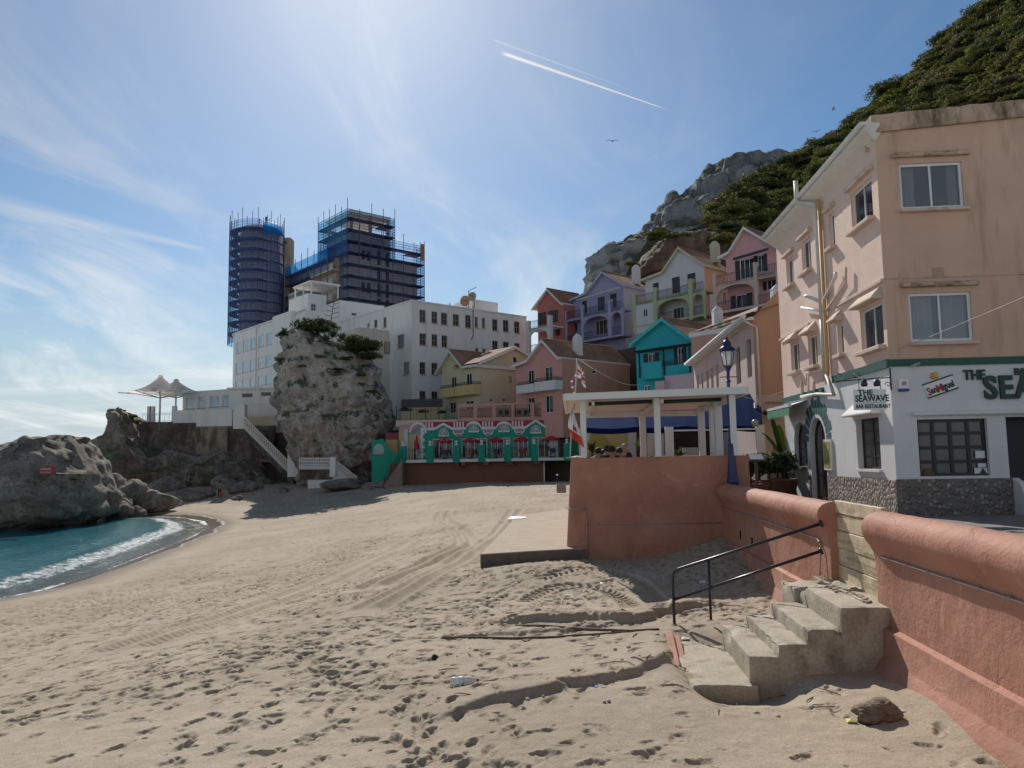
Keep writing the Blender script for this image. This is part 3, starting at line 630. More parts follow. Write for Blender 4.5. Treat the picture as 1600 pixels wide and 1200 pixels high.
# broken rubble on the landing
B = MB()
for k in range(130):
    f = k/130; c = uv(un+.25+f*1.85, vs4+.36+random.gauss(0, .03)+.05*math.sin(f*9), Z4+.008); r = random.choice((.006, .008, .011, .016, .022))
    B.obox(c, Vector((r, random.uniform(-.01, .01), 0)), Vector((random.uniform(-.01, .01), r*.8, 0)), Vector((0, 0, r*.7)))
a_, b_ = uv(un+.3, vs4+.36, Z4+.004), uv(un+2.1, vs4+.36, Z4+.004); B.bar(a_, b_, .05, .02); B.build('rubble_strip', conc, st, world=True, bevel=.006)
# black handrail
hr = thing('handrail', 'black steel tube handrail beside the concrete steps', 'handrail', atz(1054, 984, Z0))
b1 = atz(1054, 982, Z0); b2 = atz(1142, 957, Z1); E1 = uline(1283, 818, 3.75, 0); e_top = hit(1283, 818, U*10.55, U); e_low = hit(1283, 861, U*10.55, U)
t1 = Vector((b1.x, b1.y, Z0+.80)); d = (e_top-t1); tb = t1+d*.06
blk = pm('black rail paint', (.016, .014, .02), .32, .3, 6, .05)
cor = [t1+Vector((0, 0, -.14)), t1+Vector((0, 0, -.05))+d*.004, t1+Vector((0, 0, -.012))+d*.018, t1+d*.045]
MB().tube([b1-Vector((0, 0, .15))]+cor+[t1+d*.3, e_top], .021, 10).build('top_rail', blk, hr, world=True)
lw = b1+(t1-b1)*.5; MB().tube([lw, e_low], .021, 10).build('lower_rail', blk, hr, world=True)
f2 = (b2-b1).length/(e_top-b1).length; p2 = t1+d*((b2-t1).dot(d)/d.dot(d)); MB().tube([Vector((p2.x, p2.y, Z1-.1)), p2], .019, 10).build('post', blk, hr, world=True)
MB().tube([e_top-d.normalized()*.02, e_top+d.normalized()*.02], .045, 10).tube([e_low-d.normalized()*.02, e_low+d.normalized()*.02], .045, 10).build('wall_flange', blk, hr, world=True)
# loose kerb stone leaning on the slab
kb = pm('pink kerb', (.45, .22, .15), .85, .2, 3, .3, 40, stain=(.2, .12, .08), sk=.6)
a = atz(1046, 998, 2.2); b_ = atz(1057, 1052, 2.05)
B = MB(); dd = (b_-a); x = dd.cross(Vector((0, 0, 1))).normalized()
B.obox((a+b_)/2+Vector((0, 0, .0)), dd/2, x*.05, Vector((0, 0, .09))).obox((a+b_)/2-x*.09+Vector((0, 0, -.03)), dd/2, x*.05, Vector((0, 0, .07)))
tag(B.build('kerb_stone', kb, origin=tuple(b_), bevel=.012), 'loose pink kerb stone leaning against the concrete slab', 'kerb stone')

# ------------------------------------------------------------------ bastion with terrace
UF = lambda v: 18.5-.135*v
BT = 4.56
bs = thing('bastion', 'salmon painted bastion wall carrying the covered terrace', 'bastion', uv(25, 2, 2))
def outline(off):
    pts = []
    for k in range(9):                                                 # rounded front-left corner
        a = math.pi+(math.pi/2)*k/8; c = (UF(0)+.2, .14)
        pts.append((c[0]+(.2+off)*math.sin(a), c[1]+(.2+off)*math.cos(a)))
    return [(44, -.06-off)]+pts+[(UF(3.98)-off, 3.98), (44, 3.98)]
B = MB()
levels = [(1.2, .26), (2.4, .15), (BT-.02, .0), (BT, -.015)]
rings = [[uv(u, v, z) for u, v in outline(o)] for z, o in levels]; n = len(rings[0])
for r0, r1 in zip(rings[:-1], rings[1:]): B.add(r0+r1, [(i, (i+1) % n, n+(i+1) % n, n+i) for i in range(n)], 0, False)
inner = [uv(u, v, BT) for u, v in [(43.7, .26)]+[(max(u, UF(0)+.3), max(v, .26)) for u, v in outline(-.3)[1:-2]]+[(UF(3.7)+.3, 3.68), (43.7, 3.68)]]
B.add(rings[-1]+inner, [(i, (i+1) % n, n+(i+1) % n, n+i) for i in range(n)], 0)
low = [Vector((p.x, p.y, 3.5)) for p in inner]; B.add(inner+low, [(i, (i+1) % n, n+(i+1) % n, n+i) for i in range(n)], 0); B.poly(low, 0)
B.build('wall', pink, bs, world=True)
uf0 = lambda v, off=.16: UF(v)-off
conduit(bs, [uv(uf0(.28, .12), .28, 3.3), uv(uf0(.28, .17), .28, 2.2)]); conduit(bs, [uv(uf0(.3, .11), .3, 3.02), uv(uf0(3.4, .11), 3.4, 3.05)]); conduit(bs, [uv(18.62, -.14, 3.36), uv(18.3, .05, 3.36), uv(uf0(.28, .1), .28, 3.36)], r=.014)
# ================================================================== THE CORNER BAR BUILDING (camera-right)
class Frame:
    """local building frame: x along the near facade, y into the depth, z up"""
    def __init__(s, T, o, rz): s.T, s.o, s.rz = T, Vector(o), rz; s.ax = Vector((math.cos(rz), math.sin(rz), 0)); s.ay = Vector((-math.sin(rz), math.cos(rz), 0))
    def loc(s, p): d = Vector(p)-s.o; return Vector((d.dot(s.ax), d.dot(s.ay), d.z))
    def front(s, px, py, y=0.): q = s.loc(hit(px, py, s.o+s.ay*y, s.ay)); return q.x, q.z
    def side(s, px, py, x=0.): q = s.loc(hit(px, py, s.o+s.ax*x, s.ax)); return q.y, q.z
    def frect(s, x0, y0, x1, y1, y=0.): xm, ym = (x0+x1)/2, (y0+y1)/2; a = s.front(x0, ym, y)[0]; b = s.front(x1, ym, y)[0]; return (a, s.front(xm, y1, y)[1], b, s.front(xm, y0, y)[1])
    def srect(s, x0, y0, x1, y1, x=0.): xm, ym = (x0+x1)/2, (y0+y1)/2; a = s.side(x0, ym, x)[0]; b = s.side(x1, ym, x)[0]; return (min(a, b), s.side(xm, y1, x)[1], max(a, b), s.side(xm, y0, x)[1])
cA = lambda x, y: (1180+.2625*x, 60+.2625*y)
cB = lambda x, y: (1180+.2625*x, 360+.2625*y)
cC = lambda x, y: (1180+.2625*x, 560+.2625*y)
EX = Vector((1, 0, 0)); EY = Vector((0, 1, 0)); EZ = Vector((0, 0, 1))
Cc = at(1398, 706, 17.1)
T = thing('corner_building', 'three storey apricot building with white green trimmed bar at street level', 'building', (Cc.x, Cc.y, 3.2), -AZ)
FB = Frame(T, T.location, -AZ)
zstrip = FB.front(1394, 573)[1]; zfloor = FB.front(1386, 436)[1]; zroof = FB.side(1368, 214)[1]; zpeb = FB.front(1404, 749)[1]
Ld = FB.side(1225, 632)[0]; WF = 11.
print('seawave', zstrip, zfloor, zroof, zpeb, Ld)
apricot = pm('apricot render', (.60, .392, .278), .9, .12, .8, .45, 55, stain=(.25, .18, .13), sk=.8, ss=(1.5, 1.5, .25), st=(.52, .74), grain=.07)
pinkside = pm('pale pink roughcast', (.74, .54, .44), .9, .08, 1.2, .9, 30, stain=(.45, .33, .27), sk=.5, ss=(1.5, 1.5, .3), st=(.55, .8), grain=.07)
barwhite = pm('bar white render', (.68, .67, .66), .85, .07, 1.2, .5, 45, stain=(.5, .48, .45), sk=.4, ss=(2, 2, .5), st=(.55, .8))
green_trim = pm('green trim', (.018, .085, .06), .6, .3, 3, .2, 30)
pebble = None
def pebble_mat():
    m, nt, N, L, P = nodes('pebble dash'); P.inputs['Roughness'].default_value = .7
    tc = N('ShaderNodeTexCoord'); vo = N('ShaderNodeTexVoronoi'); L(tc.outputs['Object'], vo.inputs['Vector']); vo.inputs['Scale'].default_value = 10; vo.inputs['Randomness'].default_value = .9
    sp = N('ShaderNodeSeparateColor'); L(vo.outputs['Color'], sp.inputs[0])
    rp = N('ShaderNodeValToRGB'); L(sp.outputs[0], rp.inputs[0]); e = rp.color_ramp.elements; e[0].color = (.14, .12, .105, 1); e[1].color = (.52, .46, .40, 1)
    for p, c in ((.35, (.17, .145, .125, 1)), (.7, (.27, .235, .20, 1)), (.93, (.34, .30, .26, 1)), (.96, (.28, .09, .05, 1))): q = e.new(p); q.color = c
    mr = N('ShaderNodeMapRange'); L(vo.outputs['Distance'], mr.inputs[0]); mr.inputs[1].default_value = .35; mr.inputs[2].default_value = .62; mr.inputs[3].default_value = 1; mr.inputs[4].default_value = 0
    mx = N('ShaderNodeMix'); mx.data_type = 'RGBA'; L(mr.outputs[0], mx.inputs[0]); mx.inputs[6].default_value = (.16, .14, .125, 1); L(rp.outputs[0], mx.inputs[7]); L(mx.outputs[2], P.inputs['Base Color'])
    b = N('ShaderNodeBump'); b.inputs['Strength'].default_value = 1; b.inputs['Distance'].default_value = .03; L(mr.outputs[0], b.inputs['Height']); L(b.outputs[0], P.inputs['Normal']); return m
pebble = pebble_mat()
# openings
fr_up = FB.frect(1406, 254, 1505, 325); fr_lo = FB.frect(1421, 457, 1519, 533); fr_shop = FB.frect(*cC(972, 360), *cC(1390, 700)); fr_door = (FB.front(*cC(1508, 600))[0], -.1, FB.front(*cC(1508, 600))[0]+1.3, FB.front(*cC(1510, 348))[1])
fr_up2 = (fr_up[2]+2.6, fr_up[1], fr_up[2]+4.6, fr_up[3]); fr_lo2 = (fr_lo[2]+2.6, fr_lo[1], fr_lo[2]+4.6, fr_lo[3])
S = lambda xl, y0l, y1l, xr, y0r, y1r: (FB.side(xr, (y0r+y1r)/2)[0], FB.side((xl+xr)/2, (y1l+y1r)/2)[1], FB.side(xl, (y0l+y1l)/2)[0], FB.side((xl+xr)/2, (y0l+y0r)/2)[1])
sw = [S(1330, 299, 361, 1363, 277, 341), S(1295.5, 333, 389, 1304, 330, 384), S(1253, 376, 428, 1267, 370, 420), S(1229, 406, 449, 1240, 398, 443),
      S(1345, 482, 548, 1380, 473, 541), S(1309, 506, 556, 1318, 503, 551), S(1263, 525, 574, 1277, 520, 569), S(1236, 536, 583, 1249, 533, 577)]
sw_g = S(1339, 654, 734, 1375, 652, 732)
arch_w = S(1241, 660, 728, 1261, 655, 728); arch_d = S(1267, 655, 770, 1291, 650, 770)
z_arw = FB.side(1252, 729)[1]
arch_d = (arch_d[0], 0.02, arch_d[2], FB.side(1280, 652)[1]); arch_w = (arch_w[0], z_arw, arch_w[2], FB.side(1252, 659)[1])
def arch_pts(y0, y1, z0, z1, n=10):
    r = (y1-y0)/2; c = (y0+y1)/2; zc = z1-r
    return [(y0, z0)]+[(c-r*math.cos(math.pi*k/n), zc+r*math.sin(math.pi*k/n)) for k in range(n+1)]+[(y1, z0)]
# the walls
B = MB()
B.facade((0, 0, 0), EX, -EY, WF, zroof, [fr_up, fr_lo, fr_up2, fr_lo2], .14, 0, 0, zs0=zstrip)
sh = [fr_shop, (fr_door[0], -.3, fr_door[2], fr_door[3])]
B.facade((0, 0, 0), EX, -EY, WF, zstrip, sh, .22, 2, 2, zs0=-.3)
B.facade((0, 0, 0), EY, -EX, Ld, zroof, sw, .16, 1, 1, zs0=zstrip)
B.facade((0, 0, 0), EY, -EX, Ld, zstrip, [sw_g, (arch_w[0], arch_w[1], arch_w[2], arch_w[3]), (arch_d[0], -.3, arch_d[2], arch_d[3])], .2, 2, 2, zs0=-.3)
for r in (arch_w, arch_d):                                            # spandrels turn the square heads into arches
    ap = arch_pts(r[0], r[2], r[1], r[3])[1:-1]
    for a, b in zip(ap[:-1], ap[1:]): B.quad((0, a[0], a[1]), (0, b[0], b[1]), (0, b[0], r[3]), (0, a[0], r[3]), 2); B.quad((0, a[0], a[1]), (0, b[0], b[1]), (.2, b[0], b[1]), (.2, a[0], a[1]), 2)
B.quad((0, Ld, -.3), (WF, Ld, -.3), (WF, Ld, zroof), (0, Ld, zroof), 0); B.quad((WF, 0, -.3), (WF, Ld, -.3), (WF, Ld, zroof), (WF, 0, zroof), 0); B.quad((.4, .4, zroof-.1), (WF, .4, zroof-.1), (WF, Ld, zroof-.1), (.4, Ld, zroof-.1), 0)
B.build('wall', [apricot, pinkside, barwhite], T, recalc=False)
# pebble plinth
B = MB(); hw = FB.front(*cC(1525, 705))[0]
B.box(-.025, hw, -.03, 0, -.3, zpeb, 0)
MB().box(-.028, hw, -.03, .0, -.3, zpeb).build('plinth', pebble, T)
ya = arch_d[0]-.12
MB().box(-.03, .0, .0, ya, -.3, zpeb-.02).build('plinth', pebble, T)
MB().box(-.03, .0, arch_d[2]+.12, arch_w[0]-.05, -.3, zpeb-.02).build('plinth', pebble, T); MB().box(-.03, 0, arch_w[2]+.1, Ld, -.3, zpeb-.02).build('plinth', pebble, T)
MB().box(hw+.0, hw+.16, -.34, -.0, -.3, zpeb-.12).lathe([(.0, 0), (.17, 0), (.17, .16), (0, .16)], 16, (0, 0, 0)).build('door_cheek', barwhite, T) if 0 else None
B = MB(); pts = [(-.42, -.3), (-.42, zpeb-.45)]+[(-.22-.2*math.cos(math.pi*k/8*.5), zpeb-.28+.2*math.sin(math.pi*k/8*.5)-.17+.17*k/8) for k in range(9)]+[(0, zpeb), (0, -.3)]
B.prism([(hw+.01, a, b) for a, b in pts], (.14, 0, 0)); B.build('door_cheek', barwhite, T)
# green string course
B = MB(); B.box(-.05, WF, -.05, .0, zstrip-.0, zstrip+.16); B.build('string_course', green_trim, T)
MB().box(-.06, 0, 0.0, Ld*.42, zstrip-.02, zstrip+.17).build('string_course', green_trim, T); zs2 = zstrip-.42
MB().box(-.07, 0, Ld*.52, Ld, zs2+.2, zs2+.36).build('string_course', green_trim, T)
# window hoods and sills
def hood(y0, y1, z, ax, n, flat=False):
    H = MB(); O = Vector((0, 0, z)); P = lambda a, b, d: O+ax*a+EZ*b+n*d
    if flat:
        H.obox(P((y0+y1)/2, .05, .06), ax*((y1-y0)/2+.16), n*.06, EZ*.05)
    else:
        a, b = y0-.10, y1+.10
        H.add([P(a, 0, .26), P(b, 0, .26), P(b-.12, .26, 0), P(a+.12, .26, 0), P(a, -.05, .26), P(b, -.05, .26), P(b, -.05, 0), P(a, -.05, 0)], [(0, 1, 2, 3), (4, 5, 1, 0), (4, 7, 6, 5), (1, 5, 6, 2), (0, 3, 7, 4)])
    return H
hoodm = pm('hood plaster', (.60, .46, .37), .9, .1, 2, .3, 40, stain=(.2, .16, .12), sk=.6, ss=(3, 3, 2))
dirty = pm('blackened lintel', (.50, .35, .24), .92, .2, 3, .5, 30, stain=(.06, .05, .04), sk=.85, ss=(3.5, 3.5, 7), st=(.47, .66))
alu = pm('aluminium frame', (.68, .68, .66), .35, .05, bump=0)
pane_room = glassm('pane room', (.05, .042, .036), .04)
curtain = pm('net curtain', (.74, .71, .67), .9, .1, 6, .1, 12); room_m = pm('room back', (.10, .085, .075), .9, .3, 1)
pane_clear, nt, N, L, P = nodes('clear pane'); P.inputs['Base Color'].default_value = (.01, .012, .014, 1); P.inputs['Roughness'].default_value = .03
tr_ = N('ShaderNodeBsdfTransparent'); tr_.inputs[0].default_value = (.90, .91, .91, 1); P.inputs['Metallic'].default_value = .6; P.inputs['Base Color'].default_value = (.30, .31, .32, 1); mx_ = N('ShaderNodeMixShader'); mx_.inputs[0].default_value = .35; L(tr_.outputs[0], mx_.inputs[1]); L(P.outputs[0], mx_.inputs[2]); L(mx_.outputs[0], nt.nodes['Material Output'].inputs[0])
for k, r in enumerate((fr_up, fr_lo, fr_up2, fr_lo2)):
    w = window(T, (0, 0, 0), EX, -EY, r, 2, 1, alu, pane_clear, .05, .06, .06)
    for a, b in ((.05, .44), (.60, .97)) if k % 2 else ((.03, .30), (.82, .97)):
        xa, xb = r[0]+(r[2]-r[0])*a, r[0]+(r[2]-r[0])*b; n = 40; vs = [(xa+(xb-xa)*i/n, .22+.035*math.sin(i*1.15+k)+.012*math.sin(i*2.9), z) for i in range(n+1) for z in (r[1]+.05, r[3])]
        MB().add(vs, [(2*i, 2*i+2, 2*i+3, 2*i+1) for i in range(n)], 0, True).build('curtain', curtain, w, recalc=False)
    MB().box(r[0]-.3, r[2]+.3, 1.6, 1.65, r[1]-.3, r[3]+.3).build('room_back', room_m, w)
    MB().obox(((r[0]+r[2])/2, -.05, r[1]-.06), EX*((r[2]-r[0])/2+.06), EY*.10, EZ*.035).build('sill', hoodm, w, bevel=.012)
    h = hood(r[0], r[2], r[3]+.13, EX, -EY, True).build('lintel', dirty, w, bevel=.015)
MB().box(FB.frect(1457, 421, 1475, 440)[0], FB.frect(1457, 421, 1475, 440)[2], -.012, 0, zfloor-.02, zfloor+.22).build('vent_grille', pm('vent', (.42, .28, .18), .8, .2, 20, .3, 30), T)
MB().box(-.008, WF, -.010, 0, zfloor-.012, zfloor+.012).build('floor_line', dirty, T)
for k, r in enumerate(sw):
    w = window(T, (0, 0, 0), EY, -EX, r, 2, 1, alu, pane_dark, .08, .05, .05)
    MB().obox((-.05, (r[0]+r[2])/2, r[1]-.06), EX*.11, EY*((r[2]-r[0])/2+.07), EZ*.05).build('sill', hoodm, w, bevel=.015)
    hood(r[0], r[2], r[3]+.10, EY, -EX, k < 4).build('lintel', hoodm, w, bevel=.012)
# string ledge over the first floor and recess line
MB().box(-.07, 0, 0, Ld*.36, zfloor-.06, zfloor+.02).build('ledge', hoodm, T, bevel=.01); MB().box(-.07, 0, Ld*.62, Ld, zfloor-.12, zfloor-.04).build('ledge', hoodm, T, bevel=.01)
# ground floor openings
shop_frame = pm('dark stained frame', (.012, .010, .009), .4, .2, 5, .05)
pane_shop = glassm('pane shop', (.085, .08, .078), .12)
w = window(T, (0, 0, 0), EX, -EY, fr_shop, 4, 4, shop_frame, pane_shop, .1, .07, .06, mull=.075, name='shop_window')
paper = pm('paper', (.7, .7, .72), .8, .05, bump=0)
for a, b in (((1310, 550), (1366, 593)), ((1325, 624), (1375, 648)), ((1305, 652), (1383, 685))):
    q = FB.frect(*cC(*a), *cC(*b), y=.09); MB().box(q[0], q[2], .088, .092, q[1], q[3]).build('notice_paper', paper, w)
tri = FB.front(*cC(1357, 672), .08); B = MB(); B.prism([(tri[0]-.09, .084, tri[1]-.07), (tri[0]+.09, .084, tri[1]-.07), (tri[0], .084, tri[1]+.08)], (0, .003, 0)); B.build('notice_sign', pm('notice dark', (.05, .05, .06), .6), w)
q = FB.frect(*cC(1005, 655), *cC(1060, 697), y=.1); MB().box(q[0], q[2], .088, .093, q[1], q[3]).build('sticker', pm('sticker', (.12, .07, .02), .6, .8, 14), w)
B = MB(); B.box(fr_door[0]+.001, fr_door[2], .5, .52, -.2, fr_door[3]); B.build('door', pm('dark door', (.012, .01, .009), .5), T)
MB().box(fr_shop[0]-.1, fr_shop[2]+2.6, -.16, 0, fr_shop[3]+.08, fr_shop[3]+.17).build('canopy_ledge', barwhite, T, bevel=.02)
w = window(T, (0, 0, 0), EY, -EX, sw_g, 2, 4, frame_dark, pane_shop, .14, .05, .05)
B = hood(sw_g[0]-.12, sw_g[2]+.16, sw_g[3]+.12, EY, -EX); B.build('hood', barwhite, w, bevel=.015)
MB().obox((-.03, (sw_g[0]+sw_g[2])/2, sw_g[1]-.03), EX*.05, EY*((sw_g[2]-sw_g[0])/2+.05), EZ*.03).build('sill', barwhite, w)
def arched(r, name, rows, cols=2):
    ap = arch_pts(r[0]+.01, r[2]-.01, r[1], r[3]-.01); B = MB(); n = len(ap)
    inn = arch_pts(r[0]+.08, r[2]-.08, r[1]+.08, r[3]-.08)
    for x in (.13, .18): B.add([(x, a, b) for a, b in ap]+[(x, a, b) for a, b in inn], [(i, (i+1) % n, n+(i+1) % n, n+i) for i in range(n)])
    for i in range(n): j = (i+1) % n; B.quad((.13, *inn[i]), (.13, *inn[j]), (.18, *inn[j]), (.18, *inn[i]))
    c = (r[0]+r[2])/2; B.box(.14, .17, c-.02, c+.02, r[1]+.08, r[3]-.08)
    for k in range(1, rows): z = r[1]+(r[3]-r[1]-.3)*k/rows; B.box(.142, .168, r[0]+.08, r[2]-.08, z-.018, z+.018)
    w = B.build(name, frame_dark, T); MB().prism([(.16, a, b) for a, b in inn], (.006, 0, 0)).build('pane', pane_shop, w); return w
arched(arch_w, 'arched_window', 4); arched(arch_d, 'door', 3)
MB().obox((-.06, (arch_w[0]+arch_w[2])/2, arch_w[1]-.03), EX*.09, EY*.5, EZ*.03).build('sill', green_trim, T)
# painted green voussoirs round the door arch
cy, r0 = (arch_d[0]+arch_d[2])/2, (arch_d[2]-arch_d[0])/2; zc = arch_d[3]-r0
vous = pm('green voussoir', (.03, .12, .10), .7, .3, 4, .3, 30)
B = MB()
for k in range(13):
    a0 = math.pi*(k+.12)/13; a1 = math.pi*(k+.88)/13; ra, rb = r0+.12, r0+(.62 if k % 2 else .52)
    B.prism([(-.012, cy-ra*math.cos(a0), zc+ra*math.sin(a0)), (-.012, cy-rb*math.cos(a0), zc+rb*math.sin(a0)), (-.012, cy-rb*math.cos(a1), zc+rb*math.sin(a1)), (-.012, cy-ra*math.cos(a1), zc+ra*math.sin(a1))], (.014, 0, 0))
B.build('door_arch', vous, T)
# awning box and green scalloped valance at the far end
ay0 = FB.side(1250, 645)[0]; B = MB(); za = FB.side(1245, 636)[1]
B.add([(-.0, ay0-.9, za+.15), (-.0, Ld-.05, za+.15), (-.55, Ld-.05, za-.02), (-.55, ay0-.9, za-.02)], [(0, 1, 2, 3)]); B.box(-.58, -.5, ay0-.9, Ld-.05, za-.05, za+.03)
aw = B.build('awning', white_paint, T); B = MB(); k = 12
for i in range(k):
    y0 = ay0-.9+(Ld-.05-ay0+.9)*i/k; y1 = ay0-.9+(Ld-.05-ay0+.9)*(i+1)/k
    B.poly([(-.57, y0, za-.05), (-.57, y1, za-.05), (-.575, y1, za-.27), (-.575, (y0+y1)/2, za-.36), (-.575, y0, za-.27)])
B.build('valance', pm('green canvas', (.05, .22, .12), .8, .15, 4), aw)
# menu case
q = S(1290, 687, 733, 1302, 686, 736)
mc = MB().box(-.06, 0, q[0], q[2], q[1], q[3]).build('menu_case', white_paint, T); MB().box(-.065, -.06, q[0]+.05, q[2]-.05, q[1]+.06, q[3]-.06).build('menu_sheet', pm('menu sheet', (.40, .37, .16), .4, .5, 9), mc)
# eaves, fascia, gutter
eave = pm('eaves board', (.66, .62, .54), .7, .1, 3, .1)
B = MB(); B.add([(-.30, -.25, zroof+.10), (-.30, Ld+.2, zroof+.10), (0, Ld+.2, zroof-.10), (0, -.02, zroof-.10), (-.30, -.25, zroof+.26), (-.30, Ld+.2, zroof+.26), (.3, Ld+.2, zroof+.35), (.3, -.02, zroof+.35)], [(0, 1, 2, 3), (0, 1, 5, 4), (4, 5, 6, 7), (0, 3, 7, 4), (1, 2, 6, 5)])
B.build('eaves', eave, T); gut = pm('gutter', (.62, .62, .59), .5, .12, 3, .05)
B = MB(); n = 9; ys = np.linspace(-.3, Ld+.3, 12)
B.add([(-.36+.075*math.cos(math.pi*(1+k/(n-1))), y, zroof+.27+.075*math.sin(math.pi*(1+k/(n-1)))) for y in (ys[0], ys[-1]) for k in range(n)], [(k, k+1, n+k+1, n+k) for k in range(n-1)], 0, True)
B.add([(-.36+.075*math.cos(math.pi*(1+k/(n-1))), ys[0], zroof+.27+.075*math.sin(math.pi*(1+k/(n-1)))) for k in range(n)], [tuple(range(n))])
for y in ys[1:-1]: B.tube([(-.36+.083*math.cos(math.pi*(1+k/6)), y, zroof+.27+.083*math.sin(math.pi*(1+k/6))) for k in range(7)], .012, 5)
B.build('gutter', gut, T)
# blackened sloping parapet along the near wall
B = MB(); k = 40; zp = lambda x: zroof+.10+.062*x
for i in range(k):
    x0, x1 = -.1+(WF+.1)*i/k, -.1+(WF+.1)*(i+1)/k; j = lambda x: .02*noise.noise(Vector((x*3, 1, 2)))
    B.add([(x0, -.10, zp(x0)-.0), (x1, -.10, zp(x1)), (x1, -.10+j(x1), zp(x1)+.40+j(x1)*2), (x0, -.10+j(x0), zp(x0)+.40+j(x0)*2), (x1, .35, zp(x1)+.38), (x0, .35, zp(x0)+.38), (x0, 0, zp(x0)), (x1, 0, zp(x1)), (x0, .35, zroof-.2), (x1, .35, zroof-.2)], [(0, 1, 2, 3), (3, 2, 4, 5), (0, 6, 7, 1), (5, 4, 9, 8)])
    B.quad((x0, -.002, zroof-.1), (x1, -.002, zroof-.1), (x1, -.002, zp(x1)+.01), (x0, -.002, zp(x0)+.01), 1)
B.quad((-.1, -.1, zp(-.1)), (-.1, -.1, zp(-.1)+.4), (-.1, .35, zp(-.1)+.38), (-.1, .35, zroof))
parap = pm('blackened parapet', (.46, .32, .22), .95, .25, 2, .7, 20, stain=(.06, .045, .03), sk=.88, ss=(2.6, 2.6, .8), st=(.44, .66))
B.build('parapet', [parap, apricot], T)
# drainpipes
pp = lambda px, py, x=-.10: Vector((x, FB.side(px, py, x)[0], FB.side(px, py, x)[1]))
yp = pp(*cA(368, 1100)).y
pipe_w = pm('grey white pipe', (.55, .52, .46), .5, .15, 3, .05); pipe_o = pm('ochre pipe', (.55, .33, .13), .6, .2, 3, .1)
top = pp(*cA(262, 860), -.3)
MB().tube([(-.40, top.y, zroof+.75), (-.40, top.y, zroof+.18), (-.38, top.y-.03, zroof+.08), (-.2, yp+.25, zroof-.12), (-.12, yp+.05, zroof-.2), (-.11, yp, zroof-.4), (-.11, yp, zfloor-.3)], .065, 10).build('drainpipe', pipe_w, T)
MB().tube([(-.10, yp-.22, zroof-.15), (-.10, yp-.22, zstrip+.35), (-.12, yp-.22, zstrip+.2)], .05, 10).build('drainpipe', pipe_o, T)
jn = pp(*cB(400, 440)); MB().tube([(-.11, yp, zfloor-.2), (-.11, yp, zstrip+.3)], .07, 10).build('drainpipe', pipe_w, T)
a = pp(*cB(400, 430)); b = pp(*cB(480, 275)); c = pp(*cB(540, 310)); d_ = pp(*cB(420, 480)); MB().tube([a, b, b+EZ*.12], .045, 8).build('waste_pipe', pipe_w, T); MB().tube([d_, c, pp(*cB(540, 220))], .032, 8).build('waste_pipe', hoodm, T)
b = pp(*cB(310, 390), -.35); MB().tube([a, b, b+Vector((-.02, .12, .02))], .05, 8).build('waste_pipe', pipe_w, T); MB().tube([pp(*cB(390, 480)), pp(*cB(275, 458), -.12)], .035, 8).build('waste_pipe', white_paint, T)
a = pp(*cB(470, 980)); b = pp(*cB(275, 990)); MB().tube([(-.14, yp-.2, zstrip+.22), a+EZ*.0, a+(b-a)*.5+EZ*.05, b], .05, 8).build('waste_pipe', pipe_w, T)
for px in (278, 348): q = pp(*cB(px, 900)); MB().tube([q+EZ*.0, q-EZ*.42], .045, 8).build('vent_pipe', hoodm, T)
a = pp(*cB(405, 830)); MB().tube([pp(*cB(305, 920), -.03), pp(*cB(305, 850), -.03), pp(*cB(405, 828), -.03), pp(*cB(405, 900), -.03)], .018, 6).build('cable_duct', hoodm, T)
# alarm box, cctv stub on the string course
q = FB.frect(1402, 592, 1418, 612); MB().box(q[0], q[2], -.09, 0, q[1]+.06, q[3]).build('alarm_box', white_paint, T, bevel=.01); MB().box(q[0]+.01, q[2]-.01, -.092, -.001, q[1], q[1]+.058).build('alarm_box_base', pm('blue label', (.02, .04, .25), .5), T)
text_mesh('alarm_mark', '@', .10, pm('faded red', (.5, .15, .12), .7), T, ((q[0]+q[2])/2-.05, -.094, q[1]+.15))
q = FB.front(*cB(930, 805)); MB().tube([(q[0]+.12, -.02, q[1]+.02), (q[0]+.1, -.16, q[1]+.03), (q[0]-.08, -.22, q[1]-.03)], .03, 8).build('security_camera', pm('cam grey', (.3, .3, .28), .5), T)
# lettering on the near wall
lett = pm('dark green letters', (.010, .045, .033), .5, .2, 4, .05); red = pm('red letters', (.45, .02, .025), .5, .15, 4, .05); gold = pm('gold emblem', (.55, .33, .05), .45, .2, 6, .1)
a = FB.front(*cC(1238, 135)); b = FB.front(*cC(1333, 90)); h = b[1]-a[1]
text_mesh('lettering', 'THE', .30, lett, T, (a[0], -.03, a[1]+.03), ext=.02, off=.010, sx=.82, spacing=1.05)
a = FB.front(*cC(1365, 225)); text_mesh('lettering', 'SEAWAVE', .70, lett, T, (a[0]-.02, -.04, a[1]-.05), ext=.03, off=.022, sx=.90, shear=-.04, spacing=1.08)
a = FB.front(*cC(1540, 110)); text_mesh('lettering', 'BAR RESTAURANT', .19, lett, T, (a[0], -.03, a[1]+.05), ext=.02, off=.012)
a = FB.front(*cC(1030, 228)); b = FB.front(*cC(1192, 172)); rx = Vector((b[0]-a[0], 0, b[1]-a[1])).normalized(); up = Vector((-rx.z, 0, rx.x)); O = Vector((a[0], -.03, a[1]+.02)); W = (Vector((b[0], -.03, b[1]))-O).length
sg = MB().obox(O+rx*W/2+up*.11+EY*.012, rx*W*.53, EY*.010, up*.155).build('brand_sign', white_paint, T)
for s_, x, m_ in (('S', 0, red), ('an', .105, lett), ('M', .275, red), ('iguel', .435, lett)):
    text_mesh('lettering', s_, .24 if s_ in 'SM' else .205, m_, sg, O+rx*(x*W/.80)+up*(.0 if s_ in 'SM' else .02), rx, up, .006, .008, sx=W/.80*.93)
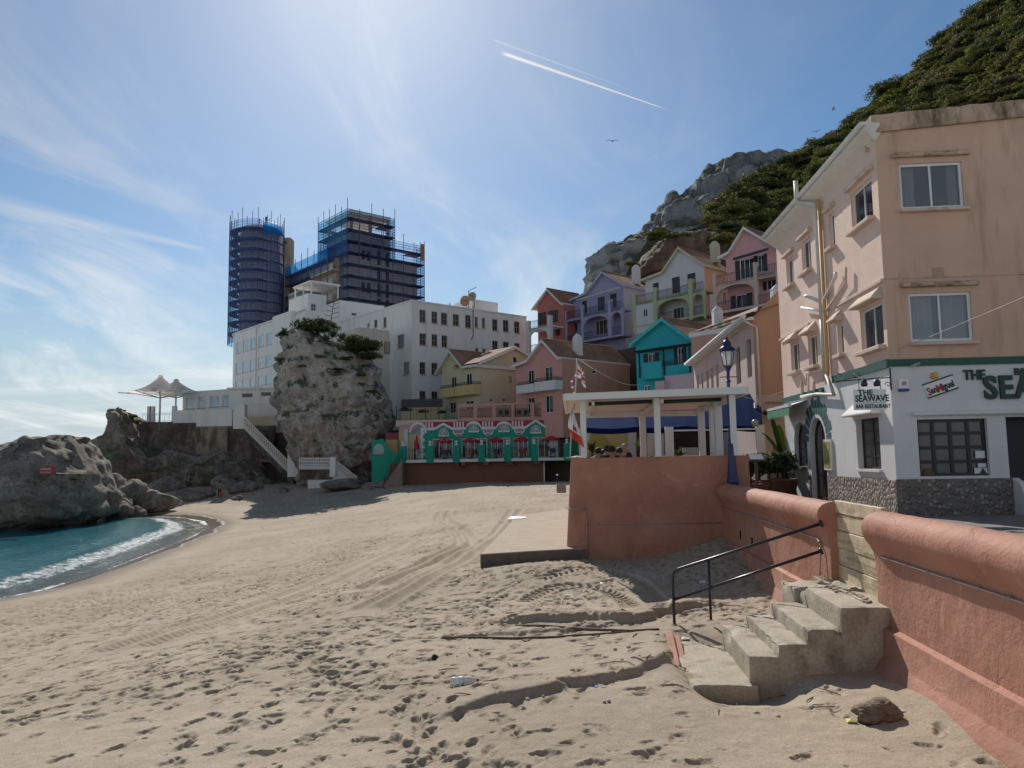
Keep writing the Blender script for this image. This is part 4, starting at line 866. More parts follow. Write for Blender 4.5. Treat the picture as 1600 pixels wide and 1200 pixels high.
for k in (-.045, .265): MB().obox(O+rx*W/2+up*k, rx*W*.56, EY*.012, up*.014).build('sign_band', lett, sg)
e = O+rx*W*.42+up*.32; MB().lathe([(.0, 0), (.07, .0), (.085, .03), (.06, .07), (.075, .11), (.02, .13), (0, .14)], 10, e).build('emblem', gold, sg)
# hanging sign, square to the side wall, lit by two lamps on an iron bracket
sx0, sz0 = FB.front(*cC(587, 308), -.1); sx1, sz1 = FB.front(*cC(776, 183), -.1); yS = -.1
hs = MB().box(sx0, sx1-.0, yS-.02, yS+.02, sz0, sz1).build('hanging_sign', pm('sign board', (.82, .82, .79), .6, .06, 3, .05), T, bevel=.006)
wS = sx1-sx0
text_mesh('lettering', 'THE', .17, lett, hs, (sx0+wS*.14, yS-.025, sz0+.60*(sz1-sz0)+.06), ext=.004, off=.005, sx=1.05)
text_mesh('lettering', 'SEAWAVE', .205, lett, hs, (sx0+wS*.05, yS-.025, sz0+.41*(sz1-sz0)), ext=.004, off=.006, sx=.80)
text_mesh('lettering', 'BAR RESTAURANT', .125, lett, hs, (sx0+wS*.06, yS-.025, sz0+.08*(sz1-sz0)), ext=.004, off=.003, sx=.72)
MB().box(sx0+.06, sx1-.06, yS-.024, yS-.02, sz0+.33*(sz1-sz0), sz0+.345*(sz1-sz0)).build('sign_line', lett, hs)
bz = sz1+.22; B = MB(); B.bar((sx0-.35, yS, bz-.02), (-.02, yS, bz+.04), .025, mi=0); B.bar((-.03, yS, bz-.25), (-.03, yS, bz+.25), .03)
for k in (0, 1): B.tube([(sx0-.3+.09*math.cos(t*.5)*(1-t/16)+.4*k, yS, bz+.09+.08*math.sin(t*.5)*(1-t/16)) for t in range(14)], .010, 5)
B.tube([(-.09-.07*math.cos(t*.5)*(1-t/16), yS, bz-.12+.07*math.sin(t*.5)*(1-t/16)) for t in range(14)], .010, 5)
for f in (.2, .85): B.bar((sx0+wS*f, yS, sz1-.02), (sx0+wS*f, yS, bz), .012)
B.build('sign_bracket', dark_metal, T)
for f in (.3, .68): MB().lathe([(.0, .1), (.05, .1), (.075, 0), (.06, -.05), (0, -.05)], 10, (sx0+wS*f, yS-.12, sz1+.11)).build('sign_lamp', dark_metal, T)
# ================================================================== HOUSES
c3 = lambda x, y: (560+.2125*x, 440+.2125*y)
c4 = lambda x, y: (800+.2625*x, 350+.2625*y)
c5 = lambda x, y: (560+.225*x, 600+.225*y)
c7 = lambda x, y: (820+.1125*x, 440+.1125*y)
c8 = lambda x, y: (980+.15*x, 350+.15*y)
HZ = R(-49)
tile1 = tilem('tiles y', (.32, .15, .08), (.45, .26, .15), 1); tile0 = tilem('tiles x', (.32, .15, .08), (.45, .26, .15), 0)
shutter = pm('dark shutter', (.022, .020, .022), .6, .2, 8, .1)
def gwall(B, O, ax, n, zb, prof, holes, rev=.15, mi=0):
    """wall with any roofline: prof = [(x, ztop)...], holes as (x0,z0,x1,z1)"""
    O, ax, n = Vector(O), Vector(ax), Vector(n); P = lambda x, z, d=0.: O+ax*x+EZ*z-n*d
    px = [p[0] for p in prof]; pz = [p[1] for p in prof]; top = lambda x: float(np.interp(x, px, pz))
    xs = sorted(set(px) | {min(max(v, px[0]), px[-1]) for h in holes for v in (h[0], h[2])})
    for a, b in zip(xs[:-1], xs[1:]):
        if b-a < 1e-6: continue
        z = zb
        for h in sorted([h for h in holes if h[0] < (a+b)/2 < h[2]], key=lambda h: h[1]):
            if h[1] > z: B.quad(P(a, z), P(b, z), P(b, h[1]), P(a, h[1]), mi)
            z = max(z, h[3])
        B.quad(P(a, z), P(b, z), P(b, max(top(b), z)), P(a, max(top(a), z)), mi)
    for a, b, c, d in holes:
        for (x0, z0), (x1, z1) in (((a, b), (c, b)), ((c, b), (c, d)), ((c, d), (a, d)), ((a, d), (a, b))): B.quad(P(x0, z0), P(x1, z1), P(x1, z1, rev), P(x0, z0, rev), mi)
def railing(parent, a, b, h=1.0, step=.14, name='railing', mat=None, r=.012, mid=True):
    a, b = Vector(a), Vector(b); B = MB(); L = (b-a).length; k = max(2, int(L/step))
    B.bar(a+EZ*h, b+EZ*h, .045, .035); B.bar(a+EZ*.12, b+EZ*.12, .03, .03)
    if mid: B.bar(a+EZ*(h-.14), b+EZ*(h-.14), .025, .025)
    for i in range(k+1): p = a+(b-a)*i/k; B.bar(p, p+EZ*h, r*2, r*2)
    return B.build(name, mat or dark_metal, parent, recalc=False)
class House(Frame):
    def __init__(s, name, label, corner, d, wall, wall_side, trim, prof, left, right, zb, front_wins=(), side_wins=(), side_prof=None, cat='house', group='houses climbing the hillside', ov=.45, tiles=True, rz=HZ):
        P = at(corner[0], corner[1], d); T = thing(name, label, cat, (P.x, P.y, 0), rz, group); Frame.__init__(s, T, (P.x, P.y, 0), rz); s.trim = trim
        pr = [s.front(*p) for p in prof]; x0 = s.front(left, prof[0][1])[0]; L = s.side(right, prof[-1][1]+20)[0]; s.W, s.L, s.pr = -x0, L, pr
        xs = [p[0] for p in pr]; zs = [p[1] for p in pr]; f = lambda x: float(np.interp(x, xs, zs))
        inner = [(x0, f(x0))]+[p for p in pr if x0+.02 < p[0] < -.02]+[(0, f(0))]
        s.inner = inner; s.ip = max(range(len(pr)), key=lambda i: pr[i][1])
        B = MB(); fh = [s.frect(*w['r']) for w in front_wins]; sh = [s.srect(*w['r']) for w in side_wins]
        gwall(B, (0, 0, 0), EX, -EY, zb, inner, fh, .16, 0)
        sp = [(0, f(0)), (L, f(0))] if side_prof is None else [s.side(*p) for p in side_prof]
        if side_prof: sp = [(0, sp[0][1])]+sp[1:]; s.L = L = max(L, sp[-1][0])
        gwall(B, (0, 0, 0), EY, EX, zb, sp, sh, .16, 1)
        gwall(B, (x0, 0, 0), EY, -EX, zb, [(0, f(x0)), (L, f(x0))], [], .1, 0); gwall(B, (x0, L, 0), EX, EY, zb, [(x-x0, z) for x, z in inner], [], .1, 0)
        s.wall = B.build('wall', [wall, wall_side], T, recalc=False)
        # roof: thick sloping sheets following the gable line, ridge along y
        if tiles:
            RB = MB(); ra, rb = -ov, L+.25; top = [(x, z+.16) for x, z in pr]; bot = pr
            for (xa, za), (xb, zb2) in zip(top[:-1], top[1:]): RB.quad((xa, ra, za), (xb, ra, zb2), (xb, rb, zb2), (xa, rb, za))
            for (xa, za), (xb, zb2) in zip(bot[:-1], bot[1:]): RB.quad((xa, ra, za), (xb, ra, zb2), (xb, rb, zb2), (xa, rb, za), 1)
            for i in (0, -1): RB.quad((bot[i][0], ra, bot[i][1]), (bot[i][0], rb, bot[i][1]), (top[i][0], rb, top[i][1]), (top[i][0], ra, top[i][1]), 1)
            xr, zr = top[s.ip]; RB.tube([(xr, ra, zr+.0), (xr, rb, zr+.0)], .11, 8)
            roof = RB.build('roof', [tile1, trim], T, recalc=False); s.roof = roof
            V_ = MB()
            for (xa, za), (xb, zb2) in zip(pr[:-1], pr[1:]): V_.add([(xa, ra-.05, za-.16), (xb, ra-.05, zb2-.16), (xb, ra-.05, zb2+.13), (xa, ra-.05, za+.13), (xa, ra+.02, za-.16), (xb, ra+.02, zb2-.16), (xb, ra+.02, zb2+.13), (xa, ra+.02, za+.13)], [(0, 1, 2, 3), (3, 2, 6, 7), (0, 4, 5, 1), (4, 7, 6, 5)])
            V_.build('bargeboard', trim, roof, recalc=False)
            F_ = MB(); xe, ze = pr[-1]; F_.box(xe-.02, xe+.05, ra-.04, rb, ze-.22, ze+.10); F_.quad((xe, ra, ze-.2), (xe, rb, ze-.2), (-.0, rb, ze-.12), (0, ra, ze-.12)); F_.build('fascia', trim, roof, recalc=False)
        for w, r in zip(front_wins, fh): s.win(w, r, EX, -EY)
        for w, r in zip(side_wins, sh): s.win(w, r, EY, EX)
    def win(s, w, r, ax, n):
        wo = window(s.T, (0, 0, 0), ax, n, r, w.get('c', 2), w.get('n', 1), w.get('fm', frame_white), w.get('gm', pane_dark), .09, .07, .05)
        if w.get('sh'):
            for e, dx in ((r[0], -1), (r[2], 1)):
                hw = (r[2]-r[0])*w['sh']; c = ax*(e+dx*hw/2)+EZ*((r[1]+r[3])/2)+n*.03
                MB().obox(c, ax*hw/2*.96, n*.03, EZ*((r[3]-r[1])/2)).build('shutter', shutter, wo)
        if w.get('lintel'): MB().obox(ax*((r[0]+r[2])/2)+EZ*(r[3]+.1)+n*.05, ax*((r[2]-r[0])/2+.1), n*.06, EZ*.07).build('lintel', s.trim, wo)
        return wo
    def chimney(s, px, py, w=.75, d=.75, y=2.0, mat=None, cap=True, zbot=None):
        q = s.loc(hit(px, py, s.o+s.ay*y, s.ay)); x, zt = q.x, q.z
        B = MB(); B.box(x-w/2, x+w/2, y-d/2, y+d/2, (zbot or zt-2.6), zt-.45)
        B.add([(x-w/2, y-d/2, zt-.45), (x+w/2, y-d/2, zt-.45), (x+w/2, y+d/2, zt-.45), (x-w/2, y+d/2, zt-.45), (x-w*.2, y-d*.2, zt), (x+w*.2, y-d*.2, zt), (x+w*.2, y+d*.2, zt), (x-w*.2, y+d*.2, zt)], [(0, 1, 5, 4), (1, 2, 6, 5), (2, 3, 7, 6), (3, 0, 4, 7), (4, 5, 6, 7)])
        B.build('chimney', mat or s.trim, s.roof)
    def balcony(s, rect, dep=1.0, mat=None, t=.12, rail=.35):
        x0, z0, x1, z1 = s.frect(*rect, y=-dep); zt = z1-rail*(1 if rail else 0)
        B = MB(); B.box(x0, x1, -dep, 0, z0, z0+.18); B.box(x0, x1, -dep, -dep+t, z0+.18, zt); B.box(x0, x0+t, -dep+t, 0, z0+.18, zt); B.box(x1-t, x1, -dep+t, 0, z0+.18, zt)
        b = B.build('balcony', mat or white_paint, s.T)
        if rail: railing(b, (x0+.05, -dep+.06, zt-.02), (x1-.05, -dep+.06, zt-.02), rail, .12, mid=False); railing(b, (x1-.06, -dep+.06, zt-.02), (x1-.06, 0, zt-.02), rail, .12, mid=False)
        return b
    def portico(s, beam, pillars, arches, dep, mat, bot, beam_h=.5, rail_to=None, solid=(), side=None):
        """balcony on arches: beam = two pixels along its top edge; pillars = (x0px, x1px, top_py, bottom_py)"""
        y = -dep; xa, za = s.front(*beam[0], y); xb, zb = s.front(*beam[1], y); zt = (za+zb)/2
        F_ = MB(); F_.box(xa, xb, y, 0, zt-.2, zt); fl = F_.build('balcony_floor', mat, s.T)
        ps = []
        for (p0, p1, pt, pb) in pillars:
            a = s.front(p0, (pt+pb)/2, y)[0]; b = s.front(p1, (pt+pb)/2, y)[0]; t = s.front((p0+p1)/2, pt, y)[1]; m = s.front((p0+p1)/2, pb, y)[1]; b = a+(b-a)*.66; ps.append((a, b, t, m))
            MB().box(a, b, y-.06, y+(b-a), m, t).build('pillar', mat, s.T, bevel=.03)
        for i, j, kind in arches:                                     # arched screen between two pillars
            a, b = ps[i][1], ps[j][0]; z0 = zt-.2; B = MB(); n = 14
            if kind == 'arch':
                rise = min((b-a)/2, .95 if (b-a) > 2.2 else 9); base = zt-.35-rise
                pts = [(a+(b-a)*k/n, base+rise*math.sin(math.acos(max(-1, min(1, 1-2*k/n))))) for k in range(n+1)]
            else: pts = [(a, zt-.3), (b, zt-.3)]; n = 1
            for (p, q), (p2, q2) in zip(pts[:-1], pts[1:]):
                B.quad((p, y, q), (p2, y, q2), (p2, y, zt-.001), (p, y, zt-.001)); B.quad((p, y+.35, q), (p2, y+.35, q2), (p2, y+.35, zt-.2), (p, y+.35, zt-.2)); B.quad((p, y, q), (p2, y, q2), (p2, y+.35, q2), (p, y+.35, q))
            B.build('arch', mat, s.T, recalc=False)
            railing(s.T, (a+.02, y+.15, bot), (b-.02, y+.15, bot), 1.0, .16); railing(s.T, (a+.02, y+.15, zt), (b-.02, y+.15, zt), 1.0, .16)
        MB().box(xa, xb, y, 0, bot-.25, bot).build('balcony_floor', mat, s.T)
        return ps, zt
W_ = lambda *r, **k: dict(r=r, **k)
rend = lambda nm, c, st=None: pm(nm, c, .9, .08, .7, .35, 35, stain=st or tuple(x*.6 for x in c), sk=.55, ss=(1.2, 1.2, .22), st=(.55, .8))
cream_trim = rend('cream trim', (.56, .50, .36)); wtrim = rend('white trim', (.66, .65, .64))
# ---- lower row
yel = House('terraced_house', 'pale yellow gabled house beside the white hotel block', (748.5, 600), 83, rend('yellow render', (.58, .53, .36)), rend('cream render', (.60, .50, .34)), wtrim,
    [(684, 585), (706.6, 549), (726, 574), (750, 571)], 690.7, 824, 6.0,
    [W_(704.5, 589, 713, 608), W_(728, 583.5, 737, 604.7), W_(702, 628, 712, 646, gm=pane_room), W_(727, 626, 740, 640)], [W_(796, 586.6, 801, 600), W_(802, 557, 808.5, 567.5, c=1, gm=pane_room), W_(765, 622.5, 771.5, 628), W_(786, 622.5, 792, 628)],
    side_prof=[(748.5, 569), (801.5, 543), (826, 558)])
yb = rend('yellow balcony', (.55, .44, .20)); yel.balcony((687.5, 601.5, 709, 620.6), 1.1, yb); yel.balcony((710.5, 597, 739.5, 617.5), 1.1, yb)
ys_ = [yel.side(*p) for p in [(748.5, 569), (801.5, 543), (826, 558)]]; B = MB()
for (ya, za), (yb_, zb_) in zip(ys_[:-1], ys_[1:]):
    ya2 = ya-.5 if ya == ys_[0][0] else ya
    B.quad((.5, ya2, za+.14), (.5, yb_, zb_+.14), (-yel.W*.62, yb_, zb_+.14), (-yel.W*.62, ya2, za+.14), 0); B.quad((.5, ya2, za-.02), (.5, yb_, zb_-.02), (-yel.W*.62, yb_, zb_-.02), (-yel.W*.62, ya2, za-.02), 1)
    B.quad((.52, ya2, za-.2), (.52, yb_, zb_-.2), (.52, yb_, zb_+.12), (.52, ya2, za+.12), 1); B.quad((.52, ya2, za-.2), (.52, yb_, zb_-.2), (.40, yb_, zb_-.2), (.40, ya2, za-.2), 1)
B.build('roof', [tile0, wtrim], yel.T, recalc=False)
pinkl = House('terraced_house', 'salmon pink gabled house with two white box balconies', (878.5, 600), 77, rend('rose render', (.60, .32, .27)), rend('salmon render', (.52, .27, .19)), wtrim,
    [(802.5, 574), (827, 565), (851, 532.5), (876, 560)], 805.5, 984, 6.5,
    [W_(824.5, 578, 834, 600), W_(851, 573, 863, 596), W_(824.5, 621, 835, 647), W_(852, 617, 864, 645)], [W_(926, 573, 932.5, 584, c=1, n=2)])
pinkl.balcony((806.5, 596, 834, 614), 1.1, wtrim); pinkl.balcony((835, 590, 867, 610), 1.1, wtrim); pinkl.chimney(902, 522, .75, .75, 3.4, wtrim)
# ---- upper row
redh = House('terraced_house', 'brick red gabled house left of the lavender house', (881, 500), 100, rend('brick red render', (.42, .145, .13)), rend('brick red render', (.42, .145, .13)), wtrim,
    [(834, 485), (858, 453), (880, 475)], 840, 925, 12, [W_(843, 488.5, 851, 507, fm=shutter, gm=pane_room, sh=.25), W_(856, 485, 872.5, 504, fm=shutter, gm=pane_room, c=3), W_(868, 512, 875, 524, fm=shutter, gm=pane_room)])
redh.portico([(822, 515), (860, 507)], [(822, 828, 501, 552), (855.5, 862, 492, 545)], [(0, 1, 'arch')], 2.4, wtrim, redh.front(840, 549, -2.4)[1])
lav = House('terraced_house', 'lavender gabled house with arched loggia and balcony', (974.5, 470), 95, rend('lavender render', (.32, .31, .455)), rend('pale lilac render', (.52, .46, .52)), rend('lavender trim', (.43, .43, .55)),
    [(893, 470), (918, 459), (944, 426), (976, 445)], 883, 1012, 13,
    [W_(909.5, 470, 917, 490, fm=shutter, gm=pane_room), W_(934, 464, 945, 485, fm=shutter, gm=pane_room), W_(953, 459, 963.5, 481, fm=shutter, gm=pane_room), W_(890, 506.5, 898, 519.5, sh=.5), W_(930, 500, 948, 523, gm=pane_room, c=3)])
lav.portico([(883, 501), (971, 480.5)], [(882.5, 886, 485, 535), (908, 913, 476, 532), (950, 957, 467, 526), (971, 976, 480, 525)], [(1, 2, 'arch'), (2, 3, 'arch'), (0, 1, 'beam')], 1.9, rend('lavender loggia', (.345, .34, .48)), lav.front(940, 527, -1.9)[1])
lav.chimney(993.5, 414, .8, .8, 3.2, wtrim)
a = [lav.front(*p, -1.2) for p in ((902, 469), (932, 461), (933, 460), (968, 450))]; B = MB(); B.bar((a[0][0], -1.3, a[0][1]), (a[1][0], -1.3, a[1][1]), .16); B.bar((a[2][0], -1.3, a[2][1]), (a[3][0], -1.3, a[3][1]), .2); B.build('awning_roll', pm('rolled awning', (.5, .48, .46), .8), lav.T)
whi = House('terraced_house', 'white gabled house with pale green arched loggia', (1101, 440), 86, rend('cool white render', (.56, .58, .58)), rend('apricot light side render', (.66, .44, .28)), cream_trim,  # side wall's apricot light is painted into its render colour
    [(1000, 440.5), (1037, 426.5), (1063, 388), (1102, 414)], 1008, 1137, 14,
    [W_(1020, 442, 1029.5, 460, fm=shutter, gm=pane_room), W_(1050, 433, 1062.5, 458, fm=shutter, gm=pane_room), W_(1074, 427, 1087, 453, fm=shutter, gm=pane_room), W_(1052, 480, 1068, 502, gm=pane_dark, c=3)])
grn = rend('pale green loggia', (.42, .44, .28)); ps, zt = whi.portico([(989, 474.5), (1103, 453)], [(989, 996, 458, 520), (1021, 1029, 449, 512), (1076, 1085.5, 435, 500), (1099, 1104, 452, 498)], [(1, 2, 'arch'), (2, 3, 'arch'), (0, 1, 'beam')], 2.0, grn, whi.front(1045, 500, -2)[1])
B = MB(); hx = whi.frect(1004.5, 483, 1011.5, 495, y=-1.98); gwall(B, (0, -1.98, 0), EX, -EY, whi.front(1005, 520, -1.98)[1], [(ps[0][0], zt-.25), (ps[1][0], zt-.25)], [hx]); B.build('wall', rend('cool white render', (.56, .58, .58)), whi.T, recalc=False); window(whi.T, (0, -1.98, 0), EX, -EY, hx, 2, 1, inset=.08)
whi.chimney(1116.5, 377, .85, .85, 3.0, cream_trim)
q = whi.side(1108, 480); MB().box(.05, .12, q[0]-.0, q[0]+1.6, q[1]-1.2, q[1]+1.6).build('side_window', frame_white, whi.T)
pnk = House('terraced_house', 'rose pink gabled house highest behind the apricot corner building', (1216, 420), 76, rend('rose upper render', (.60, .33, .33)), rend('rose upper render', (.60, .33, .33)), wtrim,
    [(1125, 404), (1141, 396), (1165, 357), (1218, 388)], 1134, 1262, 15,
    [W_(1156, 404, 1178, 435, fm=frame_white, gm=pane_dark, c=3, sh=.32), W_(1184, 398, 1194, 425, c=2, sh=.5), W_(1198, 434, 1212, 452, sh=.4), W_(1150, 460, 1168, 486, c=2, sh=.45), W_(1128, 456, 1133, 478)])
pnk.portico([(1116, 447), (1216, 424)], [(1115, 1122, 427, 500), (1178, 1186, 409, 482), (1213, 1218, 420, 478)], [(0, 1, 'arch'), (1, 2, 'beam')], 2.0, rend('pink pillars', (.55, .42, .36)), pnk.front(1150, 482, -2)[1])
a = [pnk.front(*p, -1.) for p in ((1146, 405), (1200, 389))]; MB().bar((a[0][0], -1.0, a[0][1]), (a[1][0], -1., a[1][1]), .22).build('awning_roll', pm('dark teal awning', (.02, .05, .07), .7), pnk.T)
teal = House('terraced_house', 'bright turquoise gabled house with dark timber pergola', (1081, 570), 60, rend('turquoise render', (.02, .36, .42)), rend('turquoise render', (.02, .36, .42)), rend('turquoise trim', (.06, .42, .46)),
    [(988, 541), (1039, 499.6), (1079, 528)], 993.5, 1150, 5.5,
    [W_(1012, 552, 1024, 578, sh=.5), W_(1058, 543, 1068, 570, sh=.45), W_(1005, 602, 1016, 612, gm=pane_room)])
tb_ = rend('turquoise balcony', (.025, .38, .43)); teal.balcony((997, 566, 1034, 592), 1.2, tb_, rail=.0); teal.balcony((1035, 562, 1078, 587), 1.2, tb_, rail=.4)
pm_ = pm('dark timber', (.018, .013, .011), .8, .2, 8, .1); B = MB(); a = teal.front(995, 549, -1.4); b = teal.front(1078, 537, -1.4); zt = (a[1]+b[1])/2
B.bar((a[0], -1.4, zt-.12), (b[0], -1.4, zt-.12), .1, .16)
for k in range(13): x = a[0]+(b[0]-a[0])*k/12; B.bar((x, -1.75, zt-.05), (x, .0, zt+.15), .06, .12)
for x in (a[0]+.15, (a[0]+b[0])/2, b[0]-.15): B.bar((x, -1.3, zt-2.2), (x, -1.3, zt-.1), .1)
B.build('pergola', pm_, teal.T)
B = MB(); B.box(teal.front(1044, 590, -2)[0], 2.2, -2.4, -1.6, 5.5, teal.front(1055, 587, -2)[1]); B.box(teal.front(1026, 600, -2.6)[0], teal.front(1040, 600, -2.6)[0], -2.8, -2.2, 5.5, teal.front(1030, 596, -2.6)[1]); B.build('terrace_wall', rend('lilac wall', (.45, .38, .42)), teal.T)
# ---- second promenade building with its tiled neighbour
P2 = at(1185, 700, 29.4)
T2 = thing('promenade_building', 'long apricot building with navy awning and terrace beside the alley', 'building', (P2.x, P2.y, 3.2), -AZ); F2 = Frame(T2, T2.location, -AZ)
z2 = F2.side(1181, 492)[1]; L2 = F2.side(1083, 560)[0]; zor = F2.front(1200, 617)[1]; F2z = F2.front(1200, 722)[1]
mauve = rend('faded mauve render', (.52, .40, .36), (.33, .25, .23)); orange = rend('orange render', (.47, .30, .20)); sand_r = rend('sand render', (.56, .44, .34))
gz = F2.front(1222, 447)[1]; xw = F2.front(1222, 447)[0]
wins2 = [(1150, 1157, 543, 600), (1167, 1174, 530, 590), (1119, 1123, 570, 606), (1111, 1115, 575, 607), (1104, 1107.5, 580, 607), (1096, 1099, 583, 607), (1089, 1092, 586, 607)]
hs2 = [F2.srect(a, c, b, d) for a, b, c, d in wins2]
B = MB(); gwall(B, (0, 0, 0), EX, -EY, zor, [(0, z2), (3.2, z2+(gz-z2)*3.2/xw), (9, z2+1)], [], .1, 1); gwall(B, (0, 0, 0), EX, -EY, -.4, [(0, zor), (9, zor)], [], .1, 2)
gwall(B, (0, 0, 0), EY, -EX, -.4, [(0, z2), (L2, z2)], hs2, .2, 0); B.build('wall', [mauve, orange, sand_r], T2, recalc=False)
MB().box(-.02, 9, -.035, 0, -.4, F2z).build('plinth', pm('grey plinth', (.2, .19, .185), .9, .1, 3, .2), T2)
for r in hs2[:2]: window(T2, (0, 0, 0), EY, -EX, r, 2, 3, pm_, pane_dark, .15, .06, .05)
for r in hs2[2:]: window(T2, (0, 0, 0), EY, -EX, r, 1, 2, frame_white, pane_dark, .12, .08, .05)
B = MB(); B.quad((-.35, -.3, z2+.05), (-.35, L2+.4, z2+.05), (3.2, L2+.4, z2+1.2), (3.2, .2, z2+1.2)); B.quad((3.2, .2, z2+1.2), (3.2, L2+.4, z2+1.2), (9, L2+.4, z2+1), (9, -.3, z2+1)); B.quad((-.35, -.3, z2-.1), (-.35, -.3, z2+.05), (0, -.3, z2+.2), (0, -.3, z2+.05), 1)
rf = B.build('roof', [tile1, pm_], T2, recalc=False)
B = MB(); B.tube([(-.40, -.35, z2), (-.40, L2+.4, z2)], .09, 8); B.box(-.38, 0, -.3, L2, z2-.14, z2-.02); B.build('gutter', gut, T2)
q = F2.front(1196, 560); MB().tube([(-.4, -.2, z2-.1), (-.1, -.14, z2-.3), (.12, -.12, z2-.4), (.12, -.12, 0)], .055, 8).build('drainpipe', pipe_w, T2); MB().tube([(-.08, -.15, zor-.3), (-.08, -.15, .5)], .05, 8).build('drainpipe', gut, T2)
q = F2.front(1208, 641); MB().tube([(q[0]-.3, -.05, q[1]+.3), (q[0]+.5, -.05, q[1]+.3), (q[0]+.5, -.05, q[1]+.6)], .035, 6).build('conduit', conduit_m, T2)
q = F2.front(1210, 650); B = MB(); B.obox((q[0]-.02, -.10, q[1]), EX*.26, EY*.12, EZ*.05); B.build('wall_lamp', sand_r, T2, bevel=.03)
q = F2.front(1211, 701); MB().box(q[0]-.09, q[0]+.09, -.04, 0, q[1]-.11, q[1]+.11).build('meter_box', pm('brown meter', (.3, .2, .1), .7), T2)
q = F2.front(1194, 646); MB().lathe([(0, .1), (.08, .08), (.1, 0), (.06, -.06), (0, -.08)], 10, (q[0], -.2, q[1])).build('security_camera', dark_metal, T2)
# tiled neighbour
A1, A2, A3, A4 = at(1076, 521, 50), at(1131, 512, 45.5), at(1183, 484, 42), at(1184, 479, 50)
T3 = thing('tiled_house', 'low pink house under a brown tiled roof between turquoise and apricot buildings', 'house', (A2.x, A2.y, 3.2)); B = MB()
for p in (A1, A2, A3, A4): pass
B.quad(A1, A2, A3, A4); B.quad(A1-EZ*.2, A2-EZ*.2, A3-EZ*.2, A4-EZ*.2, 1); B.quad(A1, A2, A2-EZ*.28, A1-EZ*.28, 1); B.quad(A2, A3, A3-EZ*.28, A2-EZ*.28, 1); tile2 = tilem('tiles diagonal', (.26, .14, .085), (.34, .21, .14), 0, .26)
rf3 = B.build('roof', [tile2, wtrim], T3, world=True, recalc=False)
iv = lambda p, k: Vector((p.x, p.y, k)); B = MB(); i1, i2, i3, i4 = [p+(Vector(((A1+A3)/2))-p).normalized()*.35 for p in (A1, A2, A3, A4)]
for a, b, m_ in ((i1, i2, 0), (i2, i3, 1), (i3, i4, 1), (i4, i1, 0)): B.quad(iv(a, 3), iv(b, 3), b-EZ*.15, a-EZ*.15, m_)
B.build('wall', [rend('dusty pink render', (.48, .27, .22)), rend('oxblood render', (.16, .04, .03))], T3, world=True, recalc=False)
for (px, py, D, h) in ((1120, 477, 47.5, 1.2), (1212, 444, 46, 1.0)):
    p = at(px, py, D); MB().box(p.x-.28, p.x+.28, p.y-.28, p.y+.28, p.z-h-.5, p.z-.35).add([(p.x-.3, p.y-.3, p.z-.35), (p.x+.3, p.y-.3, p.z-.35), (p.x+.3, p.y+.3, p.z-.35), (p.x-.3, p.y+.3, p.z-.35), (p.x, p.y, p.z)], [(0, 1, 4), (1, 2, 4), (2, 3, 4), (3, 0, 4)]).build('chimney', wtrim, rf3 if px < 1200 else rf3, origin=None, world=False).location = -T3.location
# ---- terrace canopy, navy awning and what stands under it
Tc = thing('terrace_canopy', 'white flat canopy on square posts standing on the bastion', 'canopy', uv(20, 2, BT))
cw = pm('canopy white', (.66, .66, .63), .5, .06, 2, .05); zc_ = 5.93; sk = lambda u, v: u-.135*v
B = MB(); ps = [uv(sk(18.0, -.17), -.17, zc_), uv(sk(18.0, 3.9), 3.9, zc_+.02), uv(23.5, 3.9, zc_+.02), uv(23.7, -.17, zc_)]
B.prism(ps, (0, 0, .05)); B.build('roof_panel', cw, Tc, world=True)
B = MB(); B.bar(ps[0]+EZ*.06, ps[1]+EZ*.06, .10, .16); B.build('fascia', cw, Tc, world=True); MB().bar(ps[3]+EZ*.05, ps[0]+EZ*.05, .08, .16).build('fascia', cw, Tc, world=True); MB().bar(ps[1]+EZ*.05, ps[2]+EZ*.05, .08, .16).build('fascia', cw, Tc, world=True)
def vpx(px, u): return (hit(px, 690, U*u, U)).dot(V)
for px, u in ((912, 18.35), (1028, 18.2), (1146, 17.75)): MB().obox(uv(u, vpx(px, u), (BT+zc_)/2), V*.07, U*.07, EZ*(zc_-BT)/2).build('post', cw, Tc, world=True, bevel=.006)
for px, u in ((1005, 23.3), (1097, 22.0), (1115, 20.6), (1123.5, 19.6)): MB().obox(uv(u, vpx(px, u), (3.5+zc_)/2), V*.09, U*.08, EZ*(zc_-3.5)/2).build('post', cw, Tc, world=True, bevel=.006)
B = MB()
for u, v0, v1 in ((23.3, .3, 3.7),): B.bar(uv(sk(u, v0) if u < 20 else u, v0, zc_-.10), uv(sk(u, v1) if u < 20 else u, v1, zc_-.10), .08, .16)
for v in (.5, 2.1, 3.7): B.bar(uv(sk(18.4, v), v, zc_-.08), uv(23.4, v, zc_-.08), .07, .1)
B.build('beam', cw, Tc, world=True)
B = MB(); a0, a1 = vpx(915, 18.3)+.1, vpx(1025, 18.2)-.05
for va, vb in ((a0, a1), (a1+.2, vpx(1140, 17.8)-.1)): B.tube([uv(sk(18.5, va), va, zc_-.09), uv(sk(18.5, vb), vb, zc_-.07)], .045, 8)
B.build('rolled_blind', pm('dark green blind', (.012, .03, .022), .8), Tc, world=True)
navy = pm('navy canvas', (.003, .020, .085), 1.0, .2, 1.5, .1, 12, spec=.05); Ta = thing('navy_awning', 'large navy blue canvas awning over the restaurant terrace', 'awning', uv(30, 4, 3.4))
hu = lambda px, py, u: hit(px, py, U*u, U)
q0, q1, q2, q3 = hu(916, 640, 31.5), hu(1190, 613, 31.0), hu(1189, 664, 28.5), hu(916, 668, 28.5)
B = MB(); k = 14
